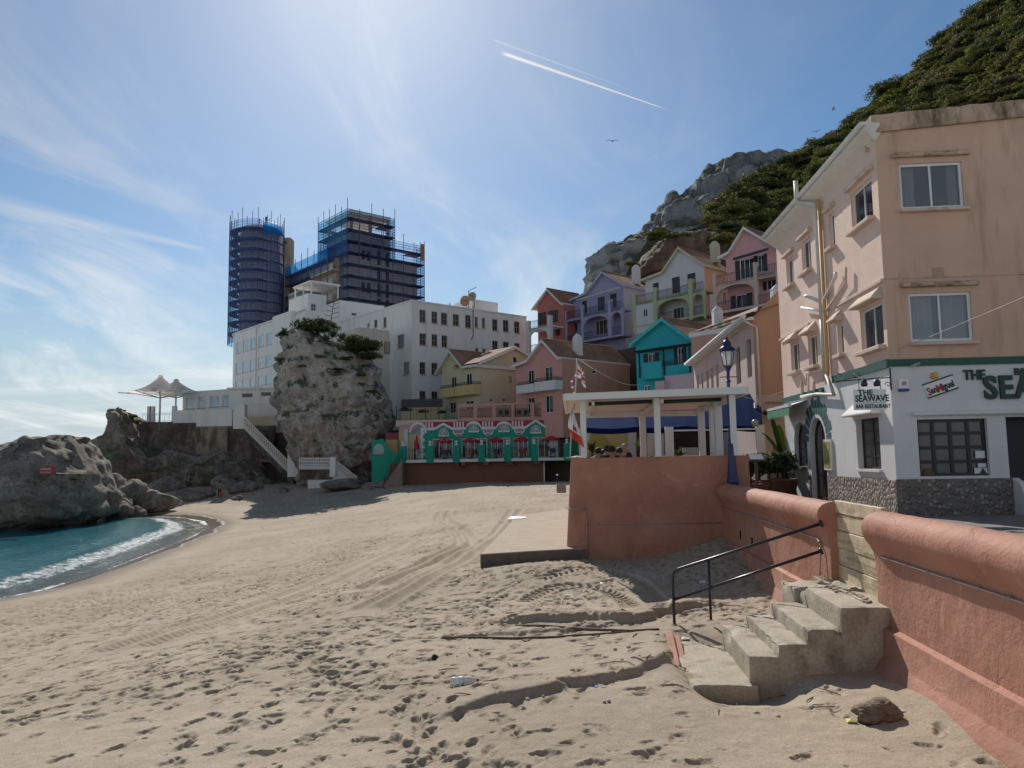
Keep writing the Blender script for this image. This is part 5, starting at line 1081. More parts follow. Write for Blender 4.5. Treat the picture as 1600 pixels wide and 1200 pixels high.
for i in range(k):
    f0, f1 = i/k, (i+1)/k; sag = lambda f: EZ*(-.06*math.sin(math.pi*((f*3.5) % 1)))
    a, b, c, d_ = q0.lerp(q1, f0), q0.lerp(q1, f1), q3.lerp(q2, f1)+sag(f1), q3.lerp(q2, f0)+sag(f0); B.quad(a, b, c, d_); B.quad(d_, c, c-EZ*.2, d_-EZ*.2, 1)
    # the hanging side sheet closes the right end
B.poly([q1, q2, q2-EZ*.2, Vector((q1.x, q1.y, q2.z-.2))], 0); B.build('canvas', [navy, pm('navy valance', (.006, .011, .05), 1., .2, 3, spec=.05)], Ta, world=True, recalc=False)
MB().bar(hu(1045, 673, 28.4), hu(1188, 670, 28.4), .06).build('front_bar', cw, Ta, world=True)
for px, py in ((1045, 667), (1187, 664)): p = hu(px, py, 28.4); MB().obox(Vector((p.x, p.y, (p.z+3.2)/2)), V*.15, U*.1, EZ*(p.z-3.2)/2).build('post', cw, Ta, world=True, bevel=.01)
p = hu(1180, 661, 28.2); tag(MB().lathe([(0, -.13), (.08, -.11), (.12, -.05), (.13, 0), (.12, .05), (.08, .11), (0, .13)], 14, (0, 0, 0)).build('globe_lamp', pm('dusty globe', (.30, .32, .24), .35, .15), origin=None), 'dusty globe lamp hanging in front of the navy awning', 'globe lamp').location = p
Ti = thing('awning_restaurant', 'shaded restaurant front with dark openings under the navy awning', 'restaurant', uv(36, 4, 3.4)); B = MB()
P_ = lambda u, v, z: uv(u, v, z)
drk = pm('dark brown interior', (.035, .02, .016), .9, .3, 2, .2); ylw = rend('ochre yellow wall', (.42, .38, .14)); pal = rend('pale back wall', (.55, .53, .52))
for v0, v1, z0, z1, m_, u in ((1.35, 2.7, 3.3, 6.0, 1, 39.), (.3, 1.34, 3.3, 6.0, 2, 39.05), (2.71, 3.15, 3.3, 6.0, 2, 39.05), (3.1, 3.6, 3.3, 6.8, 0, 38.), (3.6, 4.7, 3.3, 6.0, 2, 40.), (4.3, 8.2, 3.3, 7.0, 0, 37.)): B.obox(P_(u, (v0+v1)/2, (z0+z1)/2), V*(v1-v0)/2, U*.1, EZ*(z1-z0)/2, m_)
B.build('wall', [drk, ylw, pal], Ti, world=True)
B = MB(); v0, v1 = vpx(1066, 34), vpx(1090, 34); B.obox(P_(34, (v0+v1)/2, 4.35), V*(v1-v0)/2, U*.05, EZ*.55); B.build('window', pal, Ti, world=True)
B = MB(); B.prism([P_(38.8, .6, 3.4), P_(38.8, 3.0, 3.4), P_(38.8, 1.5, 5.6), P_(38.8, .9, 5.9)], U*.05); B.build('stair_flank', rend('dark ochre', (.32, .27, .07)), Ti, world=True)
# ================================================================== GREEN SEAFRONT RESTAURANT AND ITS TERRACE
FR = 79.; FD = 75.
Gp = lambda px, py, Y=FR: (at(px, py, Y).x, at(px, py, Y).z)
rg_o = at(658, 719, FR)
Tr = thing('beach_restaurant', 'emerald green restaurant with fan windows and red striped parapet', 'restaurant', (rg_o.x, FR, 4.5))
emer = rend('emerald render', (.02, .30, .20)); crim = pm('crimson band', (.36, .03, .055), .8, .1); wq = wtrim
zdeck = 4.52
g = lambda x, y: Gp(*c5(x, y))
def top_profile():
    """roofline of the white moulding: gable, arch, arch, gable"""
    z0 = g(700, 300)[1]; pts = [(g(438, 300)[0], z0)]
    x = [g(v, 300)[0] for v in (530, 590, 650)]; pts += [(x[0], z0), (x[1], g(590, 268)[1]), (x[2], z0)]
    for c in (800, 1012):
        a, b = g(c-52, 300)[0], g(c+52, 300)[0]; zt = g(c, 258)[1]
        pts += [((a+b)/2-(b-a)/2*math.cos(math.pi*k/10), z0+(zt-z0)*math.sin(math.pi*k/10)) for k in range(11)]
    x = [g(v, 300)[0] for v in (1160, 1232, 1300)]; pts += [(x[0], z0), (x[1], g(1232, 245)[1]), (x[2], z0), (g(1375, 300)[0], z0)]
    return pts
prof = top_profile(); shops = [(512, 655), (715, 895), (920, 1055), (1075, 1180), (1205, 1335)]
hol = [(g(a, 400)[0], zdeck+.02, g(b, 400)[0], g(700, 377)[1]) for a, b in shops]
B = MB(); gwall(B, (0, FR, 0), EX, -EY, 1.0, prof, hol, .3, 0); B.build('wall', emer, Tr, world=True, recalc=False)
for r in hol: window(Tr, Vector((0, FR, 0))-Vector(Tr.location), EX, -EY, (r[0], r[1]-0, r[2], r[3]), 4 if r[2]-r[0] > 2.5 else 3, 1, frame_white, pane_room, .15, .1, .08) if 0 else None
def wwin(parent, r, Y, n=-EY, **k):                                   # window given in world x/z on a plane of constant Y
    L = Vector(parent.location); return window(parent, Vector((0, Y, 0))-L, EX, n, r, **k)
for r in hol: wwin(Tr, r, FR, cols=4 if r[2]-r[0] > 2.6 else 3, rows=1, gm=pane_room, inset=.15, fr=.1, dep=.08, name='shop_window')
M_ = MB(); d_ = [Vector((x, FR-.1, z)) for x, z in prof]
for a, b in zip(d_[:-1], d_[1:]): M_.add([a-EZ*.28, b-EZ*.28, b, a, a-EZ*.28+EY*.15, b-EZ*.28+EY*.15, b+EY*.15, a+EY*.15], [(0, 1, 2, 3), (3, 2, 6, 7), (0, 4, 5, 1)])
M_.build('moulding', wq, Tr, world=True, recalc=False)
x0, x1 = g(438, 280)[0], g(1480, 280)[0]; zb, zt = g(438, 305)[1]-.3, g(438, 264)[1]
B = MB(); B.box(x0, x1, FR+.12, FR+6, zb, zt); B.build('parapet', crim, Tr, world=True)
B = MB()
for a, b in ((440, 528), (660, 742), (860, 945), (1065, 1155), (1300, 1340), (1380, 1480)):
    xa, xb = g(a, 280)[0], g(b, 280)[0]; k = max(3, int((xb-xa)/.29)); w = (xb-xa)/k
    for i in range(k): B.box(xa+w*i, xa+w*(i+.5), FR+.10, FR+.119, zb, zt-.05)
B.build('parapet_stripes', wq, Tr, world=True)
def fan(cx, ytop, ybot, half):
    x, z0 = g(cx, ybot); r = g(cx+half, ybot)[0]-x; h = g(cx, ytop)[1]-z0; n = 16; f = h/r
    arc = [(x-r*math.cos(math.pi*k/n), z0+h*math.sin(math.pi*k/n)) for k in range(n+1)]; inn = [(x+(p-x)*.86, z0+.1+(q-z0)*.84) for p, q in arc]
    B = MB(); B.add([(p, FR-.06, q) for p, q in arc]+[(p, FR-.06, q) for p, q in inn], [(k, k+1, n+2+k, n+1+k) for k in range(n)]); B.box(x-r*1.04, x+r*1.04, FR-.1, FR-.001, z0-.06, z0+.1)
    B.add([(p, FR-.06, q) for p, q in inn]+[(p, FR-.0, q) for p, q in inn], [(k, k+1, n+2+k, n+1+k) for k in range(n)])
    for k in (3, 6, 10, 13): a = math.pi*k/n; B.bar((x-r*.3*math.cos(a), FR-.04, z0+.1+h*.3*math.sin(a)), (x-r*.86*math.cos(a), FR-.04, z0+.1+h*.84*math.sin(a)), .05)
    B.tube([(x-r*.42*math.cos(math.pi*k/n), FR-.04, z0+.1+h*.42*math.sin(math.pi*k/n)) for k in range(n+1)], .025, 5); B.box(x-.025, x+.025, FR-.05, FR-.03, z0+.1, z0+h*.9)
    w = B.build('fan_window', wq, Tr, world=True, recalc=False)
    o = MB().add([Vector((p, FR-.02, q))-Vector(Tr.location) for p, q in inn], [tuple(range(n+1))]).build('pane', glassm('pane grey blue', (.12, .16, .20), .06), w, recalc=False)
for cx, a, b, h in ((593, 303, 360, 36), (800, 278, 332, 36), (1012, 272, 330, 38), (1232, 285, 340, 38)): fan(cx, a, b, h)
cr = pm('badge crimson', (.42, .06, .05), .6)
for cx, cy in ((694, 342), (902, 338), (1118, 330)):                   # oval crest boards with a red foot and a dark lettered band
    x, z = g(cx, cy); k = (g(cx+40, cy)[0]-x); pts = [(-1, .25), (-.86, .62), (-.35, .62), (-.2, .9), (.2, .9), (.35, .62), (.86, .62), (1, .25), (.55, -.5), (.2, -.8), (-.2, -.8), (-.55, -.5)]
    o = MB().prism([(x+p*k, FR-.05, z+q*k*.72) for p, q in pts], (0, .04, 0)).build('crest_board', wq, Tr, world=True)
    mid = pm('badge grey', (.30, .24, .25), .6, .5, 9, 0); L = Vector(Tr.location)
    MB().prism([Vector((x+p*k*.8, FR-.06, z+q*k*.6+.03)) for p, q in pts[:8]+[(.7, -.1), (-.7, -.1)]], (0, .008, 0)).build('crest_band', mid, o).location = -L
    MB().prism([Vector((x+p*k*.8, FR-.06, z+q*k*.62)) for p, q in [(-.62, -.32), (.62, -.32), (.45, -.6), (.15, -.85), (-.15, -.85), (-.45, -.6)]], (0, .008, 0)).build('crest_foot', cr, o).location = -L
def quoins(px, z0, z1, side):
    B = MB(); x = g(px, 400)[0]; k = 9
    for i in range(k): w = .42 if i % 2 else .26; B.box(min(x, x+side*w), max(x, x+side*w), FR-.06, FR-.002, z0+(z1-z0)*i/k, z0+(z1-z0)*(i+1)/k)
    B.build('quoins', wq, Tr, world=True)
quoins(432, zdeck, prof[0][1], 1); quoins(1345, zdeck, prof[0][1], -1)
x = g(1362, 400)[0]; MB().box(x-.3, x+.35, FR-.08, FR-.001, zdeck, prof[0][1]-.3).build('pilaster', wq, Tr, world=True)
B = MB(); xe = g(1378, 400)[0]; B.box(xe, xe+7, FR, FR+.3, 1, zb+.1); B.build('wall', rend('green render', (.03, .20, .11)), Tr, world=True)
B = MB(); xa, xb = g(1398, 400)[0], g(1440, 400)[0]; B.box(xa, xb, FR-.05, FR-.001, zdeck, g(1400, 360)[1]); B.build('door', pm('red brown door', (.10, .02, .015), .6, .4, 6), Tr, world=True)
B = MB(); xa, xb = g(1385, 320)[0], g(1450, 320)[0]; B.box(xa, xb, FR-.08, FR-.001, g(1400, 345)[1], g(1400, 318)[1]); B.build('name_board', pm('grey board', (.4, .4, .42), .6, .6, 12), Tr, world=True)
# small yellow wing on the left
Ty = thing('yellow_annex', 'small pale yellow annex at the left end of the green restaurant', 'annex', (g(340, 400)[0], FR, 4.5)); ygr = rend('annex yellow', (.50, .43, .22))
xa, xb = g(282, 400)[0], g(437, 400)[0]-.0; zt_ = g(300, 287)[1]; dr = (g(380, 400)[0], zdeck, g(420, 400)[0], g(400, 385)[1])
B = MB(); B.facade((xa, FR, 0), EX, -EY, xb-xa, zt_, [(dr[0]-xa, dr[1], dr[2]-xa, dr[3])], .2, 0, zs0=1.); B.box(xa, xb, FR+.3, FR+6, 1, zt_); B.build('wall', ygr, Ty, world=True)
wwin(Ty, dr, FR, cols=2, rows=3, name='door'); MB().box(g(318, 400)[0], g(346, 400)[0], FR-.2, FR-.001, zdeck, g(330, 318)[1]).build('pilaster', pm('pale blue pilaster', (.5, .54, .62), .8), Ty, world=True)
MB().box(xa, g(400, 300)[0], FR-.12, FR-.002, g(330, 318)[1], zt_+.05).build('frieze', rend('pink frieze', (.5, .27, .30)), Ty, world=True)
x, z0 = g(415, 345); r = .75; n = 12; B = MB(); B.poly([(x-r*math.cos(math.pi*k/n), FR-.03, z0+r*1.25*math.sin(math.pi*k/n)) for k in range(n+1)]); fw = B.build('fan_window', glassm('pane grey blue'), Ty, world=True, recalc=False)
B = MB(); B.tube([(x-r*1.12*math.cos(math.pi*k/n), FR-.06, z0+r*1.38*math.sin(math.pi*k/n)) for k in range(n+1)], .14, 6); B.build('arch_moulding', wq, Ty, world=True)
MB().box(g(200, 400)[0], xa-.02, FR-1, FR+2, 1, g(240, 388)[1]).build('low_wall', rend('ochre low wall', (.45, .33, .12)), Ty, world=True); MB().box(g(165, 360)[0], xa-.03, FR+2.1, FR+3, 1, g(220, 335)[1]).build('back_wall', rend('plum wall', (.28, .08, .11)), Ty, world=True)
# terrace deck on its sea wall
Tt = thing('restaurant_terrace', 'raised terrace with green posts and railings above the brown sea wall', 'terrace', (g(850, 520)[0], FD, 2.1))
gd = lambda x, y: Gp(*c5(x, y), FD)
xl, xr = gd(300, 530)[0], gd(1452, 530)[0]
B = MB(); B.box(xl, xr+4, FD, FR+.05, zdeck-.28, zdeck-.005); B.build('deck', wq, Tt, world=True)
brw = rend('brown sea wall', (.20, .085, .055), (.10, .05, .035)); xm = gd(1292, 600)[0]
MB().box(gd(205, 600)[0], xm, FD+.8, FD+1.2, 1.2, zdeck-.285).build('sea_wall_face', brw, Tt, world=True); MB().box(xm, xr+6, FD+2.4, FD+2.8, 1.2, zdeck-.285).build('sea_wall_face', rend('recess shade brown', (.07, .045, .035)), Tt, world=True)  # set-back stretch has its recess shade painted as a darker brown
MB().tube([(xm, FD+.7, 1.8), (xm, FD+.7, zdeck-.3)], .07, 8).build('drainpipe', white_paint, Tt, world=True)
for px in (690, 720, 885, 1050, 1240): x = gd(px, 550)[0]; MB().box(x-.3, x+.3, FD+.05, FD+.8, zdeck-.62, zdeck-.29).build('corbel', brw, Tt, world=True)
px_posts = [307, 497, 680, 856, 1036, 1222, 1450]; xs_ = [gd(p, 480)[0] for p in px_posts]; gpost = rend('post green', (.015, .26, .18))
for i, x in enumerate(xs_):
    po = MB().box(x-.34, x+.34, FD-.08, FD+.5, zdeck-.35, zdeck+1.35).build('post', gpost, Tt, world=True, bevel=.03)
    MB().lathe([(.22, 0), (.2, .08), (.1, .12), (.1, .28), (.18, .34), (.16, .42), (0, .48)], 10, Vector((x, FD+.2, zdeck+1.35))-Vector(Tt.location)).build('finial', wq, po)
L = Vector(Tt.location)
for a, b in zip(xs_[:-1], xs_[1:]): railing(Tt, Vector((a+.34, FD+.15, zdeck))-L, Vector((b-.34, FD+.15, zdeck))-L, 1.05, .28, r=.014)
# stair and its shaped green wall
Tg = thing('terrace_stair', 'stair from the sand with a curved emerald green side wall', 'stair', (gd(200, 600)[0], FD, 2.1))
pts = [gd(*p) for p in ((80, 690), (80, 392), (130, 385), (150, 378), (165, 388), (185, 420), (205, 452), (235, 478), (292, 486), (292, 540), (170, 660), (165, 690))]
ex = Vector((0, .35, 0)); B = MB(); B.prism([(x, FD+.9, z) for x, z in pts], ex); B.build('side_wall', emer, Tg, world=True)
x, z = gd(130, 465); n = 14; r = gd(168, 465)[0]-x; B = MB(); B.poly([(x-r*math.cos(math.pi*k/n), FD+.87, z+r*1.35*math.sin(math.pi*k/n)) for k in range(n+1)]); B.build('niche', rend('pale green niche', (.30, .48, .40)), Tg, world=True)
MB().box(x-r, x+r, FD+.78, FD+.89, z-.32, z).build('niche_shelf', rend('lilac shelf', (.42, .35, .45)), Tg, world=True)
B = MB(); a, b = Vector((gd(312, 545)[0], 0, zdeck)), Vector((gd(188, 668)[0], 0, 2.05)); k = 13
for i in range(k): p = a.lerp(b, i/k); q = a.lerp(b, (i+1)/k); B.box(q.x, p.x+.0, FD-.75, FD+.88, 1.5, q.z+.18)
B.build('stair_flight', pm('stair stone', (.24, .19, .15), .9, .2), Tg, world=True); L = Vector(Tg.location)
rl = MB(); f = Vector((0, FD-.7, 0))
for h in (1.0, .55): rl.bar(a+f+EZ*h, b+f+EZ*h, .05)
for i in range(6): p = a.lerp(b, i/5)+f; rl.bar(p, p+EZ*1.0, .05)
rl.build('railing', rend('stair rail green', (.01, .10, .06)), Tg, world=True)
# parasols, tables, chairs on the terrace
redc = pm('red parasol cloth', (.42, .012, .022), .75, .15, 3, .05); dkch = pm('dark chair', (.02, .02, .05), .5); rdch = pm('red chair', (.25, .02, .02), .5)
def parasol(closed=False):
    t = thing('parasol', '', 'parasol'); B = MB()
    if not closed:
        n = 8; zt = 2.16; rows = [(.02, zt), (.33, zt-.10), (.63, zt-.22), (.82, zt-.34)]
        for (r0, z0), (r1, z1) in zip(rows[:-1], rows[1:]):
            for k in range(n): a, b = 2*math.pi*k/n, 2*math.pi*(k+1)/n; B.quad((r0*math.cos(a), r0*math.sin(a), z0), (r0*math.cos(b), r0*math.sin(b), z0), (r1*math.cos(b), r1*math.sin(b), z1), (r1*math.cos(a), r1*math.sin(a), z1))
        for k in range(n): a, b = 2*math.pi*k/n, 2*math.pi*(k+1)/n; B.quad((.82*math.cos(a), .82*math.sin(a), zt-.34), (.82*math.cos(b), .82*math.sin(b), zt-.34), (.82*math.cos(b), .82*math.sin(b), zt-.46), (.82*math.cos(a), .82*math.sin(a), zt-.46))
    else: B.lathe([(.30, 1.0), (.24, 1.5), (.12, 2.1), (.03, 2.5), (0, 2.55)], 10)
    B.build('cloth', redc, t, recalc=False); MB().tube([(0, 0, 0), (0, 0, 2.12)], .025, 6).build('pole', white_paint, t); MB().lathe([(.3, 0), (.3, .06), (.08, .12), (0, .12)], 12).build('base', dark_metal, t)
    if not closed:
        for a in (-1.9, -1.2): text_mesh('cloth_mark', 'A', .17, white_paint, t, (.77*math.cos(a), .77*math.sin(a)-.05, 1.86), (-math.sin(a), math.cos(a), 0), (math.cos(a)*-.5, math.sin(a)*-.5, .8), .004, .005)
    return t
def table(mat):
    t = thing('cafe_table', '', 'table'); MB().lathe([(0, .70), (.55, .70), (.56, .74), (0, .74)], 20).build('tabletop', mat, t)
    for sx, sy in ((1, 1), (1, -1), (-1, 1), (-1, -1)): MB().tube([(sx*.42, sy*.42, 0), (sx*.3, sy*.3, .70)], .022, 6).build('leg', white_paint, t)
    return t
def chair(mat):
    t = thing('cafe_chair', '', 'chair'); MB().box(-.22, .22, -.22, .22, .43, .47).build('seat', mat, t, bevel=.01); B = MB(); B.box(-.22, .22, .19, .23, .50, .92); B.build('backrest', mat, t, bevel=.02)
    for sx, sy in ((1, 1), (1, -1), (-1, 1), (-1, -1)): MB().tube([(sx*.19, sy*.19, 0), (sx*.18, sy*.18, .44)], .015, 6).build('leg', mat, t)
    return t
pr0, pc = parasol(), parasol(True); tb = [table(pm('blue tabletop', (.06, .06, .16), .5)), table(pm('red tabletop', (.30, .03, .03), .5))]; ch = [chair(dkch), chair(rdch)]
use = {}
def put(o, loc, rz=0, label=None, group=None):
    c = o if o.name not in use else copy_tree(o); use[o.name] = 1; return place(c, loc, rz, 1, label, group)
spots = [(597, 'leftmost open red parasol, in front of the first fan window'), (778, 'open red parasol under the second fan window'), (952, 'open red parasol between the second and third fan windows'), (1132, 'open red parasol right of the third crest board'), (1340, 'rightmost open red parasol beside the white pilaster')]
for i, (px, lb) in enumerate(spots):
    x = Gp(*c5(px, 480), 76.8)[0]; put(pr0, (x, 76.8, zdeck), i*.7, lb, 'red parasols on the green terrace')
    xt = Gp(*c5(px+10, 480), 76.4)[0]; put(tb[i % 2], (xt, 76.3, zdeck), 0, ('round blue table under ' if i % 2 == 0 else 'round red table under ')+lb.replace('leftmost open', 'the leftmost').replace('rightmost open', 'the rightmost').replace('open red', 'the red'), 'tables on the green terrace')
    for k, (dx, dy, rz) in enumerate(((-.85, .1, R(90)), (.85, .1, R(-90)), (.1, .9, 0), (-.1, -.8, R(180)))):
        put(ch[i % 2], (xt+dx, 76.3+dy, zdeck), rz, ('dark' if i % 2 == 0 else 'red')+' cafe chair round a table on the green terrace', 'dark chairs on the green terrace' if i % 2 == 0 else 'red chairs on the green terrace')
put(pc, (Gp(*c5(405, 480), 77)[0], 77, zdeck), 0, 'closed red parasol in front of the yellow annex', 'red parasols on the green terrace')
put(tb[1], (Gp(*c5(450, 480), 76.2)[0], 76.2, zdeck), 0, 'round red table beside the closed red parasol', 'tables on the green terrace')
# upper terrace over the restaurant
Tu = thing('roof_terrace', 'pink walled roof terrace with railed openings above the green restaurant', 'terrace', (g(1000, 200)[0], FR+.5, 8.4)); pkw = rend('terrace pink', (.52, .29, .24))
zb2, zt2 = zt-.02, g(900, 132)[1]; xa, xb = g(690, 200)[0], g(1475, 200)[0]
op = [(g(a, 190)[0], g(800, 233)[1], g(b, 190)[0], g(800, c)[1]) for a, b, c in ((697, 798, 160), (822, 928, 155), (952, 1062, 150), (1085, 1195, 145), (1222, 1335, 140))]
B = MB(); B.facade((xa, FR+.3, 0), EX, -EY, xb-xa, zt2, [(r[0]-xa, r[1], r[2]-xa, r[3]) for r in op], .3, 0, zs0=zb2)
for r in op[:2]: B.box(r[0], r[2], FR+2.2, FR+2.3, r[1]-.2, r[3])
B.box(xa, xb, FR+.6, FR+7, zb2, zb2+.25); B.build('wall', pkw, Tu, world=True, recalc=False); L = Vector(Tu.location)
for r in op: railing(Tu, Vector((r[0], FR+.4, r[1]))-L, Vector((r[2], FR+.4, r[1]))-L, .9, .16)
for r in op[2:]:
    for k in range(2): x = r[0]+(r[2]-r[0])*(.3+.35*k); put(ch[0], (x, FR+1.6, zb2+.25), R(180)+k*.4, 'dark chair standing on the pink walled roof terrace', 'dark chairs on the roof terrace')
Tl = thing('planted_terrace', 'cream walled terrace with dark mesh fence and climbing plants beside the rock', 'terrace', (g(430, 250)[0], FR+.6, 8))
xa, xb = g(258, 260)[0], g(690, 260)[0]; z0, z1 = g(300, 288)[1], g(300, 252)[1]
B = MB(); B.box(xa, xb, FR+.2, FR+.5, z0-.1, z1); B.box(xa, xb, FR+.5, FR+6, z0-.1, z0+.4); B.build('wall', cream_trim, Tl, world=True); MB().box(xa, g(560, 200)[0], FR+4.2, FR+4.5, z1-.5, g(400, 140)[1]).build('back_wall', rend('dull cream wall', (.40, .33, .2)), Tl, world=True)
mesh_m, nt, N, Lk, P = nodes('mesh netting'); P.inputs['Base Color'].default_value = (.02, .022, .025, 1); P.inputs['Alpha'].default_value = .82
MB().box(xa, g(562, 200)[0], FR+4.0, FR+4.05, g(400, 142)[1], g(400, 84)[1]).build('fence_mesh', mesh_m, Tl, world=True)
for px in (262, 360, 465, 555, 612): x = g(px, 200)[0]; MB().bar((x, FR+.35, z1-.3), (x, FR+.35, g(400, 150)[1]), .08).build('fence_post', dark_metal, Tl, world=True)
railing(Tl, Vector((xa, FR+.35, z1))-Vector(Tl.location), Vector((g(685, 200)[0], FR+.35, z1))-Vector(Tl.location), 1.1, .3)
# ================================================================== ROCKS
def rock_mat(name, pale, dark, brown, moss=0., sc=1., brown_z=None, crack=.9):
    m, nt, N, L, P = nodes(name); P.inputs['Roughness'].default_value = .92
    geo = N('ShaderNodeNewGeometry'); sep = N('ShaderNodeSeparateXYZ'); L(geo.outputs['Position'], sep.inputs[0]); sn = N('ShaderNodeSeparateXYZ'); L(geo.outputs['Normal'], sn.inputs[0])
    def nz(s, d=6, r=.65, dist=0, scl=None):
        v = geo.outputs['Position']
        if scl: mp = N('ShaderNodeMapping'); mp.inputs['Scale'].default_value = scl; L(v, mp.inputs[0]); v = mp.outputs[0]
        n = N('ShaderNodeTexNoise'); L(v, n.inputs['Vector']); n.inputs['Scale'].default_value = s; n.inputs['Detail'].default_value = d; n.inputs['Roughness'].default_value = r; n.inputs['Distortion'].default_value = dist; return n.outputs['Fac']
    def mr(x, a, b, c, d):
        n = N('ShaderNodeMapRange'); L(x, n.inputs[0])
        for i, q in enumerate((a, b, c, d)): n.inputs[i+1].default_value = q
        return n.outputs[0]
    def mix(f, a, b):
        n = N('ShaderNodeMix'); n.data_type = 'RGBA'; L(f, n.inputs[0])
        for i, x in ((6, a), (7, b)):
            if isinstance(x, tuple): n.inputs[i].default_value = (*x, 1)
            else: L(x, n.inputs[i])
        return n.outputs[2]
    def mul(a, b):
        n = N('ShaderNodeMath'); n.operation = 'MULTIPLY'
        for i, x in enumerate((a, b)):
            if isinstance(x, (int, float)): n.inputs[i].default_value = x
            else: L(x, n.inputs[i])
        return n.outputs[0]
    c = mix(mr(nz(.55*sc, 8), .35, .65, 0, 1), dark, pale)
    c = mix(mr(nz(2.2*sc, 6, .7, 1.5), .50, .66, 0, .75), c, tuple(x*.42 for x in dark))
    st = mul(mr(nz(1.*sc, 6, .65, .3, (1, 1, .22)), .46, .60, 0, 1), 1. if brown_z is None else mr(sep.outputs[2], brown_z[0], brown_z[1], 1, 0))
    c = mix(mul(st, .85), c, brown)
    vo = N('ShaderNodeTexVoronoi'); L(geo.outputs['Position'], vo.inputs['Vector']); vo.feature = 'DISTANCE_TO_EDGE'; vo.inputs['Scale'].default_value = .8*sc
    vo.inputs['Randomness'].default_value = 1
    wv = N('ShaderNodeMix'); wv.data_type = 'VECTOR'; wn = N('ShaderNodeTexNoise'); L(geo.outputs['Position'], wn.inputs['Vector']); wn.inputs['Scale'].default_value = .9*sc; wn.inputs['Detail'].default_value = 5; wv.inputs[0].default_value = .55; L(geo.outputs['Position'], wv.inputs[4]); ws = N('ShaderNodeVectorMath'); ws.operation = 'MULTIPLY_ADD'; L(wn.outputs['Color'], ws.inputs[0]); ws.inputs[1].default_value = (2.2/sc, 2.2/sc, 1.2/sc); L(geo.outputs['Position'], ws.inputs[2]); L(ws.outputs[0], vo.inputs['Vector'])
    c = mix(mul(mr(vo.outputs['Distance'], 0, .035, crack*.8, 0), mr(nz(.8*sc, 3), .47, .62, 0, 1)), c, tuple(x*.25 for x in dark))
    vp = N('ShaderNodeTexVoronoi'); L(ws.outputs[0], vp.inputs['Vector']); vp.inputs['Scale'].default_value = 1.7*sc; c = mix(mul(mr(vp.outputs['Distance'], .14, .26, .85, 0), mr(nz(.6*sc, 3), .48, .6, 0, 1)), c, tuple(x*.16 for x in dark))
    if moss: c = mix(mul(mr(nz(.9*sc, 5, .7), .46, .56, 0, moss), mr(sn.outputs[2], -.05, .40, 0, 1)), c, (.045, .065, .018))
    L(c, P.inputs['Base Color'])
    b = N('ShaderNodeBump'); b.inputs['Strength'].default_value = 1; b.inputs['Distance'].default_value = .35/sc; L(nz(1.6*sc, 10, .72, .4), b.inputs['Height']); L(b.outputs[0], P.inputs['Normal']); return m
def sil_rock(name, label, cat, outline, d, depth, mat, amp=.5, freq=.35, seed=0, nt_=150, nf=84, flat=.55, kind=None):
    """rock whose profile seen from the beach follows an outline, with true thickness and craggy relief"""
    pts = [Vector((at(x, y, d).x, at(x, y, d).z)) for x, y in outline]; n = len(pts)
    seg = [(pts[(i+1) % n]-pts[i]).length for i in range(n)]; tot = sum(seg); ring = []
    for k in range(nt_):
        s = tot*k/nt_; i = 0
        while s > seg[i]: s -= seg[i]; i += 1
        ring.append(pts[i].lerp(pts[(i+1) % n], s/seg[i]))
    c = Vector((sum(p.x for p in ring)/nt_, sum(p.y for p in ring)/nt_)); vs = []
    for j in range(nf+1):
        f = -math.pi/2+math.pi*j/nf; cr = abs(math.cos(f))**flat; dp = math.copysign(abs(math.sin(f))**.8, math.sin(f))
        for p in ring: q = c+(p-c)*cr; vs.append(Vector((q.x, d+depth*dp, q.y)))
    fs = [(j*nt_+k, j*nt_+(k+1) % nt_, (j+1)*nt_+(k+1) % nt_, (j+1)*nt_+k) for j in range(nf) for k in range(nt_)]
    me = grid_mesh(name, np.array([tuple(v) for v in vs]), np.array(fs)); b = bmesh.new(); b.from_mesh(me); bmesh.ops.remove_doubles(b, verts=b.verts, dist=1e-4); bmesh.ops.recalc_face_normals(b, faces=b.faces); b.normal_update()
    o3 = Vector((seed*13.1, seed*5.7, seed*3.3)); out = []
    for v in b.verts:
        p = v.co*freq+o3; e = abs(v.co.y-d)/depth
        h = noise.hetero_terrain(p, .9, 2.1, 5, .35)*.5-.35; r = 1-abs(noise.noise(p*2.3))*2; ce = noise.voronoi(p*1.4)[0]; cell = ce[1]-ce[0]; c2 = noise.voronoi(p*3.4+Vector((2, 2, 2)))[0]; cell = cell+.42*min(c2[1]-c2[0], .5)
        out.append(v.co+v.normal*amp*(.55*h+.35*r*.6+.5*min(cell, .62)+.55*noise.noise(Vector((p.x*.5+p.z*.4, p.y*.5, p.z*3.1-p.x*.5)))-.5)*(1 if e > .12 else .55))
    for v, p in zip(b.verts, out): v.co = p
    for f in b.faces: f.smooth = True
    b.to_mesh(me); b.free(); org = Vector((c.x, d, min(p.y for p in ring))); me.transform(Matrix.Translation(-org)); me.materials.append(mat)
    o = bpy.data.objects.new(name, me); COL.objects.link(o); o.location = org; o.modifiers.new('e', 'EDGE_SPLIT').split_angle = R(38); return tag(o, label, cat, kind=kind)
lime = rock_mat('limestone', (.62, .57, .50), (.31, .275, .235), (.26, .15, .08), .95, 1.1, (5, 12))
lime_d = rock_mat('dark limestone', (.44, .385, .325), (.19, .165, .135), (.12, .08, .05), .7, .7, (3, 12))
lime_s = rock_mat('shore rock', (.44, .385, .32), (.22, .19, .155), (.14, .10, .065), .5, 1.0, (0, 3))
